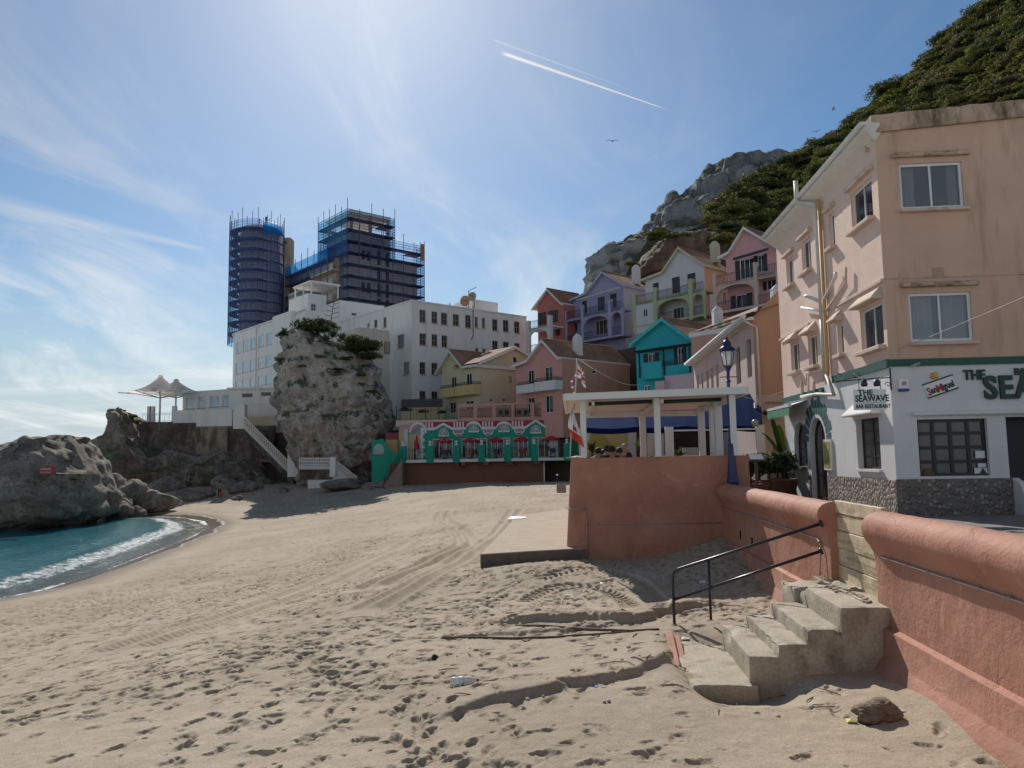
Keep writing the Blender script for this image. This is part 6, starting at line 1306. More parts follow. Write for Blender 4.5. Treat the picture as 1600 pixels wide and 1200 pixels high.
big = sil_rock('rock_outcrop', 'tall pale limestone outcrop with green top between hotel and green restaurant', 'rock',
    [(447, 522), (470, 512), (500, 516), (522, 528), (548, 533), (575, 548), (588, 572), (600, 600), (612, 630), (618, 660), (612, 690), (596, 720), (585, 755), (570, 775), (520, 780), (474, 775), (463, 745), (455, 715), (441, 680), (434, 645), (432, 605), (433, 575), (440, 545)], 86, 5.5, lime, 1.35, .30, 3, 210, 120)
lft = sil_rock('sea_rock', 'broad grey brown rock standing in the water with a small red sign', 'rock',
    [(-90, 700), (-40, 690), (0, 697), (25, 691), (50, 690), (72, 682), (92, 676), (112, 677), (126, 697), (140, 716), (153, 742), (163, 770), (166, 795), (158, 812), (120, 824), (40, 835), (-90, 850)], 60, 6.5, lime_s, .75, .35, 8, 190, 100)
pro = sil_rock('headland_rock', 'dark rocky headland under the hotel terrace with a pointed left horn', 'rock',
    [(137, 712), (150, 690), (170, 672), (181, 652), (184, 637), (194, 634), (206, 646), (218, 668), (230, 690), (262, 704), (290, 699), (325, 712), (365, 704), (410, 722), (440, 738), (458, 752), (466, 772), (440, 785), (380, 785), (330, 785), (250, 790), (165, 795), (140, 770)], 92, 6.0, lime_d, 1.3, .28, 21, 210, 100)
frag = sil_rock('headland_rock', 'low dark rock in the gap behind the sea rock', 'rock', [(120, 720), (136, 704), (158, 690), (180, 700), (190, 740), (185, 790), (120, 800)], 99, 4, lime_d, .8, .4, 5, 80, 50)
def boulder(seed, sub=4):
    b = bmesh.new(); bmesh.ops.create_icosphere(b, subdivisions=sub, radius=1); o3 = Vector((seed*9.7, seed*3.1, seed))
    for v in b.verts:
        p = v.co.copy(); c = noise.voronoi(p*1.2+o3)[0]; v.co = p*(1+.5*noise.noise(p*.9+o3)+.12*noise.noise(p*3+o3)-.22*max(0, .35-(c[1]-c[0])))
    me = bpy.data.meshes.new('boulder'); b.to_mesh(me); b.free(); me.polygons.foreach_set('use_smooth', [True]*len(me.polygons)); me.materials.append(lime_s); return me
bm_ = [boulder(k) for k in range(4)]
for i, (px, py, D, sx, sz, lb) in enumerate([(178, 788, 67, 1.5, 1.1, 'rounded boulder touching the right end of the big sea rock'), (205, 778, 70, 1.7, 1.3, 'largest brown boulder in the row behind the water edge'), (238, 786, 70, 1.6, .9, 'smooth boulder right of the largest brown boulder'), (190, 798, 65.5, 1.0, .6, 'low wet boulder at the water edge under the boulder row'),
        (215, 800, 66.5, .8, .45, 'flat small boulder lying at the edge of the water'), (170, 772, 73, 1.6, 1.5, 'tall dark boulder behind the boulder row'), (272, 790, 74, 1.0, .45, 'flat pale slab of rock right of the smooth boulder'), (290, 783, 78, 1.7, .7, 'long low boulder at the foot of the dark headland'),
        (320, 779, 80, 1.3, .6, 'low boulder just left of the walking person'), (385, 770, 82, 1.8, .7, 'wide low boulder right of the walking person'), (373, 779, 76, .5, .25, 'small pale stone on the sand right of the walking person'), (440, 771, 79, .9, .4, 'pale grey stone on the sand under the white stair'), (255, 772, 84, 2.2, 1.0, 'dark boulder in the shade under the headland'), (350, 770, 85, 1.6, .9, 'dark boulder behind the walking person'),
        (540, 758, 78, 2.6, .5, 'broad low grey stone at the foot of the tall outcrop'), (600, 758, 76, 1.6, .35, 'flat grey stone below the green stair wall'), (575, 765, 75, .9, .3, 'small grey stone on the sand below the green wall')]):
    p = at(px, py, D); o = bpy.data.objects.new('boulder', bm_[i % 4]); COL.objects.link(o); sz *= 1.2; place(o, (p.x, p.y, max(p.z, 0 if D < 68 else float(base_z(np.array([p.x]), np.array([p.y]))[0])+.15*sz)), i*1.9, (sx, sx*.8, sz)); tag(o, lb, 'boulder', 'boulders along the foot of the headland')
# warning board on the sea rock, green beacon box
wb = thing('warning_sign', 'small red warning board fixed to the sea rock', 'sign', at(74, 735, 54.0)); p = wb.location
ry = 0; MB().obox((0, 0, 0), EX*.56, EY*.03, EZ*.26).build('board', pm('red board', (.36, .05, .045), .6, .1), wb); text_mesh('lettering', 'DANGER', .20, white_paint, wb, (-.48, -.035, .03), ext=.003, sx=.95); text_mesh('lettering', 'NO DIVING', .14, white_paint, wb, (-.46, -.035, -.17), ext=.003)
MB().tube([(0, .02, -.2), (0, 3.2, -.35)], .05, 6).build('bracket', dark_metal, wb)
gb = thing('beacon_box', 'bright green box with an orange base on the rocks', 'beacon', at(160, 727, 84)); MB().box(-.55, .55, -.3, .3, 0, .95).build('cabinet', pm('bright green', (.02, .35, .10), .6), gb, bevel=.03); MB().box(-.5, .5, -.28, .28, -.75, -.02).build('base', pm('orange base', (.35, .16, .03), .7, .4, 6), gb)
# ================================================================== HOTEL
c1 = lambda x, y: (340+.2125*x, 300+.2125*y)
c2 = lambda x, y: (340+.2125*x, 450+.2125*y)
cT = lambda x, y: (.2875*x, 560+.2875*y)
hw_ = pm('hotel white', (.77, .745, .70), .85, .06, .5, .2, 20, stain=(.42, .39, .35), sk=.55, ss=(.8, .8, .15), st=(.52, .78))
pane_sky = glassm('pane sky', (.42, .53, .60), .12, .02, .8); pane_old = glassm('pane old', (.045, .04, .035), .15)  # reflected sky is painted into the first pane's pale blue colour
def block(name, label, corner, d, left, right, zb, fw=(), sw_=(), mat=hw_, gm=None, gms=None, cat='building', extra=None, rz=HZ, cols=2, fm=frame_white):
    P = at(corner[0], corner[1], d); T = thing(name, label, cat, (P.x, P.y, 0), rz); f = Frame(T, (P.x, P.y, 0), rz); zt = P.z
    W = -f.front(left, corner[1])[0]; L = f.side(right, corner[1])[0]; fh = [f.frect(*r) for r in fw]; sh = [f.srect(*r) for r in sw_]
    B = MB(); gwall(B, (-W, 0, 0), EX, -EY, zb, [(0, zt), (W, zt)], [(a+W, b, c+W, e) for a, b, c, e in fh], .2); gwall(B, (0, 0, 0), EY, EX, zb, [(0, zt), (L, zt)], sh, .2)
    B.quad((-W, 0, zb), (-W, L, zb), (-W, L, zt), (-W, 0, zt)); B.quad((-W, L, zb), (0, L, zb), (0, L, zt), (-W, L, zt)); B.quad((-W, 0, zt-.4), (0, 0, zt-.4), (0, L, zt-.4), (-W, L, zt-.4)); B.build('wall', mat, T, recalc=False)
    for r in fh: window(T, (0, 0, 0), EX, -EY, r, cols, 1, fm, gm or pane_dark, .12, .07, .05, sill=(.1, .12))
    for r in sh: window(T, (0, 0, 0), EY, EX, r, 2, 2 if r[3]-r[1] > 1.2 else 1, fm, gms or pane_old, .12, .07, .05, sill=(.1, .12))
    f.zt, f.W, f.L = zt, W, L; return f
q3 = lambda *r: (*c3(r[0], r[1]), *c3(r[2], r[3])); q2_ = lambda *r: (*c2(r[0], r[1]), *c2(r[2], r[3])); q1_ = lambda *r: (*c1(r[0], r[1]), *c1(r[2], r[3]))
brn_fr = pm('worn window frame', (.30, .27, .23), .6, .2)
fD = block('hotel_annex', 'white four storey hotel block with rows of dark windows and satellite dishes', (643.5, 470), 92, 530, 822, 8,
    [q3(287, 390, 335, 488), q3(330, 592, 374, 685), q3(182, 262, 206, 337), q3(114, 281, 139, 337), q3(66, 306, 82, 333)],
    [q3(*r) for r in ((450, 207, 497, 300), (538, 220, 583, 307), (608, 230, 655, 317), (696, 240, 742, 325), (786, 247, 830, 340), (857, 260, 880, 338), (910, 267, 933, 343), (985, 277, 1025, 362), (1064, 283, 1106, 370), (1146, 293, 1187, 380),
      (450, 380, 500, 468), (538, 388, 583, 475), (612, 396, 655, 483), (862, 487, 885, 520), (914, 492, 937, 522), (985, 435, 1028, 515), (1064, 443, 1108, 520), (1148, 452, 1188, 505), (450, 593, 495, 682), (538, 598, 583, 687), (615, 602, 655, 690), (450, 805, 497, 890), (538, 808, 585, 890))], fm=brn_fr)
B = MB(); B.box(-fD.W, .12, -.12, 0, fD.zt-.05, fD.zt+.12); B.box(0, .12, 0, fD.L, fD.zt-.05, fD.zt+.12); B.build('coping', hw_, fD.T)
y0, y1 = fD.side(738, 480, -3)[0], fD.side(778, 480, -3)[0]; MB().box(-7, -3, y0, y1, fD.zt-.3, fD.side(770, 472, -3)[1]).build('stair_head', hw_, fD.T)
rust = pm('rusty pipe', (.16, .12, .09), .8, .3); a = fD.side(*c3(842, 195), .06); b = fD.side(*c3(848, 430), .06); MB().tube([(.08, a[0], a[1]+.3), (.08, a[0], b[1]+.7), (.08, a[0]-.3, b[1])], .06, 6).build('drainpipe', rust, fD.T)
a = fD.side(*c3(673, 160), -.2); MB().tube([(-.2, a[0], fD.zt-.2), (-.2, a[0], a[1])], .08, 6).build('flue', rust, fD.T); MB().tube([(.06, a[0]+.1, 10), (.06, a[0]+.1, fD.zt)], .035, 6).build('drainpipe', hw_, fD.T)
for (px, py, r, lb, m_) in ((727.5, 470.5, .72, 'brownish satellite dish left of the mast on the hotel block roof', pm('rust dish', (.30, .17, .10), .7, .3)), (739, 463.5, .6, 'grey satellite dish right of the mast on the hotel block roof', pm('grey dish', (.34, .31, .28), .6, .2))):
    q = fD.side(px, py, -1.); t = thing('satellite_dish', lb, 'satellite dish', fD.o+fD.ax*-1.+fD.ay*q[0]+EZ*q[1], R(-25), 'satellite dishes on the hotel block'); B = MB(); k = 14
    rows = [(r*s, -.35*r*(1-s*s)) for s in (.02, .35, .7, 1.)]; vs = [(a_*math.cos(2*math.pi*i/k), dd*-1-.2, a_*math.sin(2*math.pi*i/k)) for a_, dd in rows for i in range(k)]; vs = [(x, -(-y), z) for x, y, z in vs]
    B.add(vs, [(j*k+i, j*k+(i+1) % k, (j+1)*k+(i+1) % k, (j+1)*k+i) for j in range(3) for i in range(k)], 0, True).build('dish', m_, t); MB().tube([(0, .3, 0), (0, .4, -q[1]+fD.zt-.3)], .06, 6).tube([(0, .3, 0), (0, -.5, 0)], .04, 6).build('mount', rust, t)
q = fD.side(732.5, 470, -1.2); t = thing('antenna_mast', 'thin antenna mast between the two satellite dishes', 'antenna', fD.o+fD.ax*-1.2+fD.ay*q[0]+EZ*(fD.zt-.3)); zt_ = fD.side(732, 454, -1.2)[1]-fD.zt+.3; MB().tube([(0, 0, 0), (0, 0, zt_)], .06, 6).build('mast', rust, t); MB().tube([(0, 0, zt_), (1.0, .3, zt_+.5)], .04, 5).tube([(-.1, 0, zt_*.8), (.5, .2, zt_*.8)], .03, 5).build('aerial', rust, t)
fE2 = block('service_block', 'small cream white block between the outcrop and the hotel block', (561, 511.5), 89, 543, 609, 8, mat=pm('service cream', (.60, .56, .46), .9, .08, .6, .2, stain=(.4, .35, .28)))
q = fE2.side(604, 543, .0); MB().obox((.15, q[0], q[1]), EX*.15, EY*.35, EZ*.7).build('vent_window', brn_fr, fE2.T)
fF = block('hotel_wing', 'white hotel block with brown roof line below the scaffolded tower', (532, 469), 106, 500.5, 600, 12, [q1_(770, 915, 800, 990), q1_(820, 903, 840, 985), q1_(856, 887, 880, 970)], [q1_(985, 890, 1022, 945), q1_(1080, 897, 1115, 920)], fm=brn_fr)
fE = block('hotel_wing', 'white cube shaped hotel storey with roof pergola above the curved wing', (481.5, 458), 109, 451.5, 510, 14, [], [q1_(687, 820, 725, 882)])
fL = block('hotel_wing', 'low white hotel storey directly behind the outcrop top', (455, 485), 104, 426, 506, 14)
B = MB(); z = fE.front(470, 453, 1)[1]; B.box(-4.4, 1.2, -.3, 4.5, z, z+.25)
B.build('pergola_roof', hw_, fE.T)
for x, y in ((-4.2, 0), (-1.5, 0), (1., 0), (1., 4.2)): MB().box(x-.08, x+.08, y-.08, y+.08, fE.zt-.4, z+.05).build('pergola_post', hw_, fE.T)
railing(fE.T, (-fE.W, 0, fE.zt), (0, 0, fE.zt), .9, .4, 'railing', hw_)
# curved wing with three rows of windows, the sky's reflection painted pale blue
Pg = at(478, 500, 102); Tg_ = thing('hotel_curved_wing', 'long white curved hotel wing with three rows of pale blue windows', 'hotel', (Pg.x, Pg.y, 0), HZ); fG = Frame(Tg_, (Pg.x, Pg.y, 0), HZ)
zg = fG.front(390, 514)[1]; Wg = -fG.front(368, 560)[0]
rows = [[(137, 400, 172, 490), (187, 382, 228, 470), (241, 366, 280, 450), (300, 347, 343, 435), (360, 328, 398, 412), (413, 310, 462, 395)],
        [(95, 565, 122, 635), (133, 552, 175, 630), (181, 541, 228, 622), (236, 528, 276, 612), (297, 508, 342, 592), (351, 492, 400, 580), (411, 476, 460, 560)],
        [(95, 690, 122, 738), (131, 682, 175, 737), (181, 673, 228, 733), (236, 664, 277, 728), (295, 650, 341, 726), (351, 637, 400, 722), (411, 622, 460, 700)]]
B = MB(); allr = []
for rw in rows:
    rr_ = [fG.frect(*q2_(*r)) for r in rw]; z0 = sorted(r[1] for r in rr_)[len(rr_)//2]; z1 = sorted(r[3] for r in rr_)[len(rr_)//2]; allr += [(r[0], z0, r[2], z1) for r in rr_ if r[0] > -Wg+.1]
gwall(B, (-Wg, 0, 0), EX, -EY, 9, [(0, zg), (Wg, zg)], [(a+Wg, b, c+Wg, e) for a, b, c, e in allr], .15); rad = 5.5; k = 10
arc = [(-Wg-rad*math.sin(R(100)*i/k), rad-rad*math.cos(R(100)*i/k)) for i in range(k+1)]
for (a, b), (c, d_) in zip(arc[:-1], arc[1:]): B.add([(a, b, 9), (c, d_, 9), (c, d_, zg), (a, b, zg)], [(0, 1, 2, 3)], 0, True)
B.poly([(a, b, zg-.02) for a, b in arc]+[(0, 10, zg-.02), (0, 0, zg-.02)]); B.quad((0, 0, 9), (0, 10, 9), (0, 10, zg), (0, 0, zg)); B.build('wall', hw_, Tg_, recalc=False)
for r in allr: window(Tg_, (0, 0, 0), EX, -EY, r, 1, 1, frame_white, pane_sky, .08, .07, .05, sill=(.08, .08))
B = MB(); B.tube([(a, b-.12 if b < 1 else b, zg+.05) for a, b in reversed(arc)]+[(0, -.12, zg+.05)], .13, 6); B.build('coping', hw_, Tg_)
q = fG.front(400, 590); MB().tube([(q[0], -.08, 10), (q[0], -.08, zg)], .07, 6).build('drainpipe', hw_, Tg_)
Ta_ = thing('hotel_terrace_wing', 'low white flat roofed wing with two small vents above the white stair', 'building', (at(357, 620, 93).x, 93, 9)); G3 = lambda x, y, Y=93.: Gp(*cT(x, y), Y)
xa, xb = G3(1245, 200)[0], G3(1600, 200)[0]; z0, z1 = G3(1300, 255)[1], G3(1300, 168)[1]
vr = [(G3(a, 200)[0], G3(a, e)[1], G3(b, 200)[0], G3(a, c)[1]) for a, b, c, e in ((1315, 1373, 191, 212), (1420, 1474, 184, 205))]
B = MB(); B.facade((xa, 93, 0), EX, -EY, xb-xa, z1, [(r[0]-xa, r[1], r[2]-xa, r[3]) for r in vr], .2, 0, zs0=8); B.box(xa, xb, 93.3, 99, 8, z1-.01); B.build('wall', hw_, Ta_, world=True, recalc=False); MB().box(xa-.2, xb, 92.75, 99, z1, z1+.22).build('roof_slab', hw_, Ta_, world=True)
for r in vr: wwin(Ta_, r, 93., cols=3, rows=1, gm=pane_old, fm=brn_fr, name='vent_window')
fH = block('hotel_pavilion', 'glazed white pavilion beside the tensile canopy terrace', (361, 607.5), 94, 286, 420, 8, [(*cT(a, c), *cT(b, e)) for a, b, c, e in ((1010, 1057, 212, 272), (1076, 1120, 208, 268), (1139, 1190, 205, 262), (1207, 1252, 200, 258))], rz=R(-24), gm=pane_sky, cols=3)
# terrace under the tent
Tw = thing('hotel_terrace', 'white walled hotel terrace on top of the headland', 'terrace', (at(270, 660, 91).x, 91, 8)); zd = G3(850, 345, 91)[1]; conc2 = pm('old concrete wall', (.27, .22, .165), .95, .35, .7, .8, 6, stain=(.09, .07, .05), sk=.9, ss=(.8, .8, .3), st=(.45, .6), grain=.25); conc3 = pm('dark masonry wall', (.17, .14, .115), .95, .5, 1.1, .9, 4, stain=(.06, .05, .038), sk=.9, ss=(.9, .9, .5), st=(.42, .58), grain=.3)
xs = lambda x, Y=91.: G3(x, 300, Y)[0]; zs_ = lambda y, Y=91.: G3(1100, y, Y)[1]
MB().box(xs(765), xs(1300), 91.2, 100, zd-.6, zd).build('deck', conc3, Tw, world=True)
MB().box(xs(940), xs(1072), 91, 91.25, zs_(362), zs_(280)).build('parapet', hw_, Tw, world=True); MB().box(xs(1072), xs(1268), 90.6, 90.95, zs_(375), zs_(280)).build('parapet', hw_, Tw, world=True)
L = Vector(Tw.location); railing(Tw, Vector((xs(770), 91.2, zd))-L, Vector((xs(940), 91.2, zd))-L, 1.0, .5, 'railing', hw_); railing(Tw, Vector((xs(1340), 90.3, zs_(322)))-L, Vector((xs(1510), 90.3, zs_(322)))-L, 1.5, .3, 'railing', cream_trim)
for a in (800, 815, 935): MB().box(xs(a)-.22, xs(a)+.22, 91.4, 91.9, zd, zd+1.9).build('pillar', hw_, Tw, world=True)
for xa, xb, y0, y1, m_, Y in ((770, 1075, 350, 560, conc3, 90.6), (1075, 1252, 372, 570, conc2, 90.2), (1252, 1500, 372, 570, conc3, 90.4), (1340, 1510, 320, 380, cream_trim, 91.0)): MB().box(xs(xa), xs(xb), Y, Y+.6, zs_(y1), zs_(y0)).build('retaining_wall', m_, Tw, world=True)
for a, b in ((600, 640), (530, 580)): MB().box(xs(a), xs(b), 95, 97, zs_(450), zs_(335 if a > 560 else 392)).build('look_out', hw_, Tw, world=True)
tent_m, nt, N, L, P = nodes('tensile membrane'); P.inputs['Base Color'].default_value = (.78, .74, .70, 1); P.inputs['Roughness'].default_value = .8
tl = N('ShaderNodeBsdfTranslucent'); tl.inputs[0].default_value = (.95, .90, .84, 1); mx = N('ShaderNodeMixShader'); mx.inputs[0].default_value = .72; L(P.outputs[0], mx.inputs[1]); L(tl.outputs[0], mx.inputs[2]); L(mx.outputs[0], nt.nodes['Material Output'].inputs[0])
def tent(px, pyt, pye, D, lb, half):
    p = at(px, pye, D); zt = at(px, pyt, D).z; t = thing('tensile_canopy', lb, 'canopy', (p.x, p.y, zd), 0, 'tensile canopies on the hotel terrace'); ze, za = p.z-zd, zt-zd; n = 32; B = MB(); rows = []
    for s in np.linspace(0, 1, 12):
        rows.append([((.28+(half-.28)*s)*math.cos(2*math.pi*k/n)*(1+.28*s*abs(math.sin(4*math.pi*k/n))-.1*s), (.28+(half-.28)*s)*math.sin(2*math.pi*k/n)*(1+.28*s*abs(math.sin(4*math.pi*k/n))-.1*s), ze+(za-ze)*(1-s)**1.75-.12*s*math.cos(8*math.pi*k/n)) for k in range(n)])
    B.add([v for r in rows for v in r], [(i*n+k, i*n+(k+1) % n, (i+1)*n+(k+1) % n, (i+1)*n+k) for i in range(11) for k in range(n)], 0, True).build('membrane', tent_m, t); MB().lathe([(.30, za-.05), (.30, za+.22), (.12, za+.32), (0, za+.32)], 12).build('cap', tent_m, t)
    MB().tube([(0, 0, 0), (0, 0, za)], .12, 8).build('mast', hw_, t); B = MB()
    for k in range(8): a = 2*math.pi*k/8+.39; B.tube([(0, 0, ze-.6), (half*1.1*math.cos(a), half*1.1*math.sin(a), ze+.02)], .06, 5)
    B.build('rib', hw_, t); MB().tube([(-half*.9, 0, ze-.05), (-half*1.5, -.4, ze-.05+.15)], .07, 6).build('strut', hw_, t)
tent(250.5, 590, 614, 93.5, 'larger front peaked white tensile canopy on the hotel terrace', 3.3); tent(275, 596, 614, 97, 'rear peaked white tensile canopy beside the glazed pavilion', 3.3)
# white stair down the cliff
Ts = thing('cliff_stair', 'white zigzag stair with pierced balustrades down to the beach', 'stair', at(460, 735, 83)); B = MB()
lat = pm('pierced balustrade', (.62, .59, .53), .8, .1)
def balu(p, q, Y, h=1.15, cells=10):
    a, b = at(*p, Y), at(*q, Y); B = MB(); B.bar(a, b, .12, .14); B.bar(a-EZ*h, b-EZ*h, .14, .3)
    for k in range(cells+1): c = a.lerp(b, k/cells); B.bar(c, c-EZ*h, .1)
    for k in range(cells): c, d_ = a.lerp(b, k/cells), a.lerp(b, (k+1)/cells); B.bar(c, d_-EZ*h, .07); B.bar(d_, c-EZ*h, .07)
    B.build('balustrade', lat, Ts, world=True)
    B = MB(); n = 14
    for k in range(n): c, d_ = a.lerp(b, k/n), a.lerp(b, (k+1)/n); B.box(min(c.x, d_.x), max(c.x, d_.x), Y+.1, Y+1.5, c.z-h-1.2, max(c.z, d_.z)-h+.08)
    B.build('flight', hw_ if Y < 79.9 else conc3, Ts, world=True)
balu((382, 652), (428, 698), 87.5, 1.1, 14); balu((428, 698), (458, 728), 86.5, 1.1, 10); balu((468, 716), (520, 716), 80, 1.0, 14); balu((520, 716), (558, 746), 79.5, 1.0, 11)
for px, y0, y1, D, w in ((374, 632, 670, 88, .65), (458, 694, 745, 83, .55), (520, 714, 745, 79.3, .3)): a, b = at(px, y0, D), at(px, y1, D); MB().box(a.x-w, a.x+w, D-.1, D+.8, b.z, a.z).build('pier', hw_, Ts, world=True)
a, b = at(481, 734, 80.2), at(522, 749, 80.2); MB().box(a.x, b.x, 80.2, 82, b.z-1, a.z).build('landing', hw_, Ts, world=True)
# ================================================================== SCAFFOLDED HOTEL TOWERS
tow = pm('tower render', (.66, .52, .48), .9, .1, .5, .2, 12, stain=(.22, .16, .14), sk=.6); beige = pm('tower beige', (.46, .37, .28), .9, .12, .5, .25, 10, stain=(.25, .19, .14), sk=.6)
def net_mat(name, col, dens):
    m, nt, N, L, P = nodes(name); P.inputs['Base Color'].default_value = (*col, 1); P.inputs['Roughness'].default_value = 1; P.inputs['Specular IOR Level'].default_value = .05
    tr = N('ShaderNodeBsdfTransparent'); tr.inputs[0].default_value = (.84, .91, 1, 1); mx = N('ShaderNodeMixShader'); out = nt.nodes['Material Output']
    tl = N('ShaderNodeBsdfTranslucent'); tl.inputs[0].default_value = (*[min(1, c*1.6) for c in col], 1); m2 = N('ShaderNodeMixShader'); m2.inputs[0].default_value = .45; L(P.outputs[0], m2.inputs[1]); L(tl.outputs[0], m2.inputs[2])
    geo = N('ShaderNodeNewGeometry'); n = N('ShaderNodeTexNoise'); L(geo.outputs['Position'], n.inputs['Vector']); n.inputs['Scale'].default_value = .7; n.inputs['Detail'].default_value = 4
    mr = N('ShaderNodeMapRange'); L(n.outputs['Fac'], mr.inputs[0]); mr.inputs[1].default_value = .3; mr.inputs[2].default_value = .7; mr.inputs[3].default_value = dens-.1; mr.inputs[4].default_value = dens+.1
    L(mr.outputs[0], mx.inputs[0]); L(tr.outputs[0], mx.inputs[1]); L(m2.outputs[0], mx.inputs[2]); L(mx.outputs[0], out.inputs[0]); return m
net_thin = net_mat('thin netting', (.08, .42, .88), .42); net_navy = net_mat('navy netting', (.10, .18, .42), .32); net_brt = net_mat('bright netting', (.02, .30, .85), .7); net_mid = net_mat('grey netting', (.09, .13, .32), .20)
deckm = pm('scaffold boards', (.09, .09, .13), .9, .2, 3, .1); polem = pm('scaffold tube', (.08, .09, .12), .5, .2, 3, 0, metallic=.3)
PC = at(543, 330, 125); TC = thing('hotel_tower', 'square hotel tower stepping down on the right, wrapped in scaffolding', 'tower', (PC.x, PC.y, 0), HZ); fC = Frame(TC, (PC.x, PC.y, 0), HZ)
zT = fC.front(543, 363, 1.3)[1]; zL = fC.side(600, 398)[1]; L1 = fC.side(600, 370, -1.3)[0]; L2_ = fC.side(642, 420, -1.3)[0]; WC = -fC.front(516, 370, 1.3)[0]
wins = []; B = MB()
for zz_, n in ((zT-4.6, 0), (zT-10.2, 1), (zT-15.8, 2), (zT-21, 3)):
    for c in (.22, .33): wins.append((L1*c*1.2, zz_, L1*c*1.2+.75, zz_+1.7))
for k in range(2):
    for zz_ in (zT-4.2, zT-7, zT-9.8, zT-12.6, zT-15.4, zT-18.2, zT-21): wins.append((L1*.66+k*1.7, zz_-.9, L1*.66+k*1.7+.7, zz_+1.6))
B = MB(); gwall(B, (-1.3, 1.3, 0), EY, EX, 14, [(0, zT), (L1, zT), (L1+.01, zL), (L2_, zL)], wins, .2, 0); gwall(B, (-1.3-WC, 1.3, 0), EX, -EY, 14, [(0, zT), (WC, zT)], [], .2, 0)
B.box(-1.3-WC, -1.31, 1.31, 1.3+L1, zT-1, zT-.01); B.quad((-1.3, L2_+1.3, 14), (-9, L2_+1.3, 14), (-9, L2_+1.3, zL), (-1.3, L2_+1.3, zL)); B.quad((-1.3-WC, 1.3, 14), (-1.3-WC, 1.3+L2_, 14), (-1.3-WC, 1.3+L2_, zL), (-1.3-WC, 1.3, zL)); B.quad((-1.3-WC, 1.3, zL), (-1.3, 1.3, zL), (-1.3, L2_+1.3, zL), (-1.3-WC, L2_+1.3, zL)); B.quad((-1.3, 1.3+L1, zL), (-1.3-WC, 1.3+L1, zL), (-1.3-WC, 1.3+L1, zT), (-1.3, 1.3+L1, zT))
B.build('wall', tow, TC, recalc=False)
for a, b, c, d_ in wins: MB().obox((-1.48, 1.3+(a+c)/2, (b+d_)/2), EX*.02, EY*(c-a)/2, EZ*(d_-b)/2).build('window', pane_old, TC)
MB().box(-1.3-WC, -1.2, 1.2, 1.3+L1, fC.front(543, 334, 1.3)[1], fC.front(543, 329, 1.3)[1]).build('roof_slab', pm('tower roof edge', (.62, .60, .52), .7), TC)
for x, y in ((-1.6, 1.6), (-1.6, 1.3+L1*.5), (-1.6, L1+1), (-1-WC, 1.6)): MB().box(x-.2, x+.2, y-.2, y+.2, zT-.01, fC.front(543, 334, 1.3)[1]+.1).build('pillar', beige, TC)
def scaffold(T, f, sides, zs, ztop, prefix=''):
    """sides: list of (p, q, zlo, zhi, net) outer wall lines in the local plan with outward offset handled by the caller"""
    for (p, q, inn, zlo, zhi, net) in sides:
        p, q, inn = Vector((*p, 0)), Vector((*q, 0)), Vector((*inn, 0)); Ln = (q-p).length; dr = (q-p).normalized(); zz_ = [z for z in zs if zlo-.01 <= z <= zhi]
        for z in zz_:
            MB().add([p+EZ*z, q+EZ*z, q+inn+EZ*z, p+inn+EZ*z, p+EZ*(z-.22), q+EZ*(z-.22), q+inn+EZ*(z-.22), p+inn+EZ*(z-.22)], [(0, 1, 2, 3), (4, 5, 6, 7), (0, 1, 5, 4), (2, 3, 7, 6), (1, 2, 6, 5), (0, 3, 7, 4)]).build('deck', deckm, T)
            B = MB()
            for h in (.45, .9, 1.35): B.bar(p+EZ*(z+h), q+EZ*(z+h), .05)
            B.build('guard_rail', polem, T, recalc=False)
        k = max(2, int(Ln/2.1)); rg = random.Random(int(Ln*100))
        for i in range(k+1): c = p+dr*(Ln*i/k); MB().bar(c+EZ*zlo, c+EZ*(zhi+1.6+rg.random()*1.6), .075).build('pole', polem, T, recalc=False)
        if net: MB().quad(p+EZ*zlo, q+EZ*zlo, q+EZ*(zhi+1.3), p+EZ*(zhi+1.3)).build('netting', net, T, recalc=False)
SC = thing('scaffolding', 'tall blue netted scaffolding round the square hotel tower', 'scaffolding', (PC.x, PC.y, 0), HZ)
dz = 1.95; zt0 = fC.front(543, 338)[1]; lv = [zt0-dz*k for k in range(12)]; Lf = fC.side(663, 400)[0]; Lu = fC.side(617, 360)[0]; Wf = -fC.front(497, 360)[0]; zlow = fC.side(663, 397)[1]
lvl = [z for z in lv if z < zlow+1]
scaffold(SC, fC, [((0, 0), (0, Lu), (-1.2, 0), lv[3], lv[0], net_mid), ((0, 0), (0, Lf), (-1.2, 0), lv[9], lvl[0], net_mid), ((-Wf, 0), (0, 0), (0, 1.2), lv[3], lv[0], net_thin), ((-2.6, 0), (0, 0), (0, 1.2), lv[8], lv[4], net_navy),
                  ((0, Lf), (-2.6, Lf), (0, -2.6), lv[9], lvl[0], net_thin), ((0, Lu), (-3., Lu), (0, -2.2), lv[3], lv[0], net_thin), ((-Wf, 0), (-Wf, 3), (1.4, 0), lv[3], lv[0], net_thin)], lv, zt0)
MB().quad((-Wf, -.05, lv[3]-.6), (0, -.05, lv[3]-.6), (0, -.05, lv[2]+.2), (-Wf, -.05, lv[2]+.2)).build('netting', net_navy, SC, recalc=False)
a = fC.side(*c1(1507, 505), .1); b = fC.side(*c1(1507, 385), .1); B = MB(); h_ = (b[1]-a[1]); B.box(.05, .3, a[0]-.35, a[0]+.35, a[1], b[1]); B.build('hoist_mast', pm('orange hoist', (.38, .16, .06), .8, .6, 4), SC)
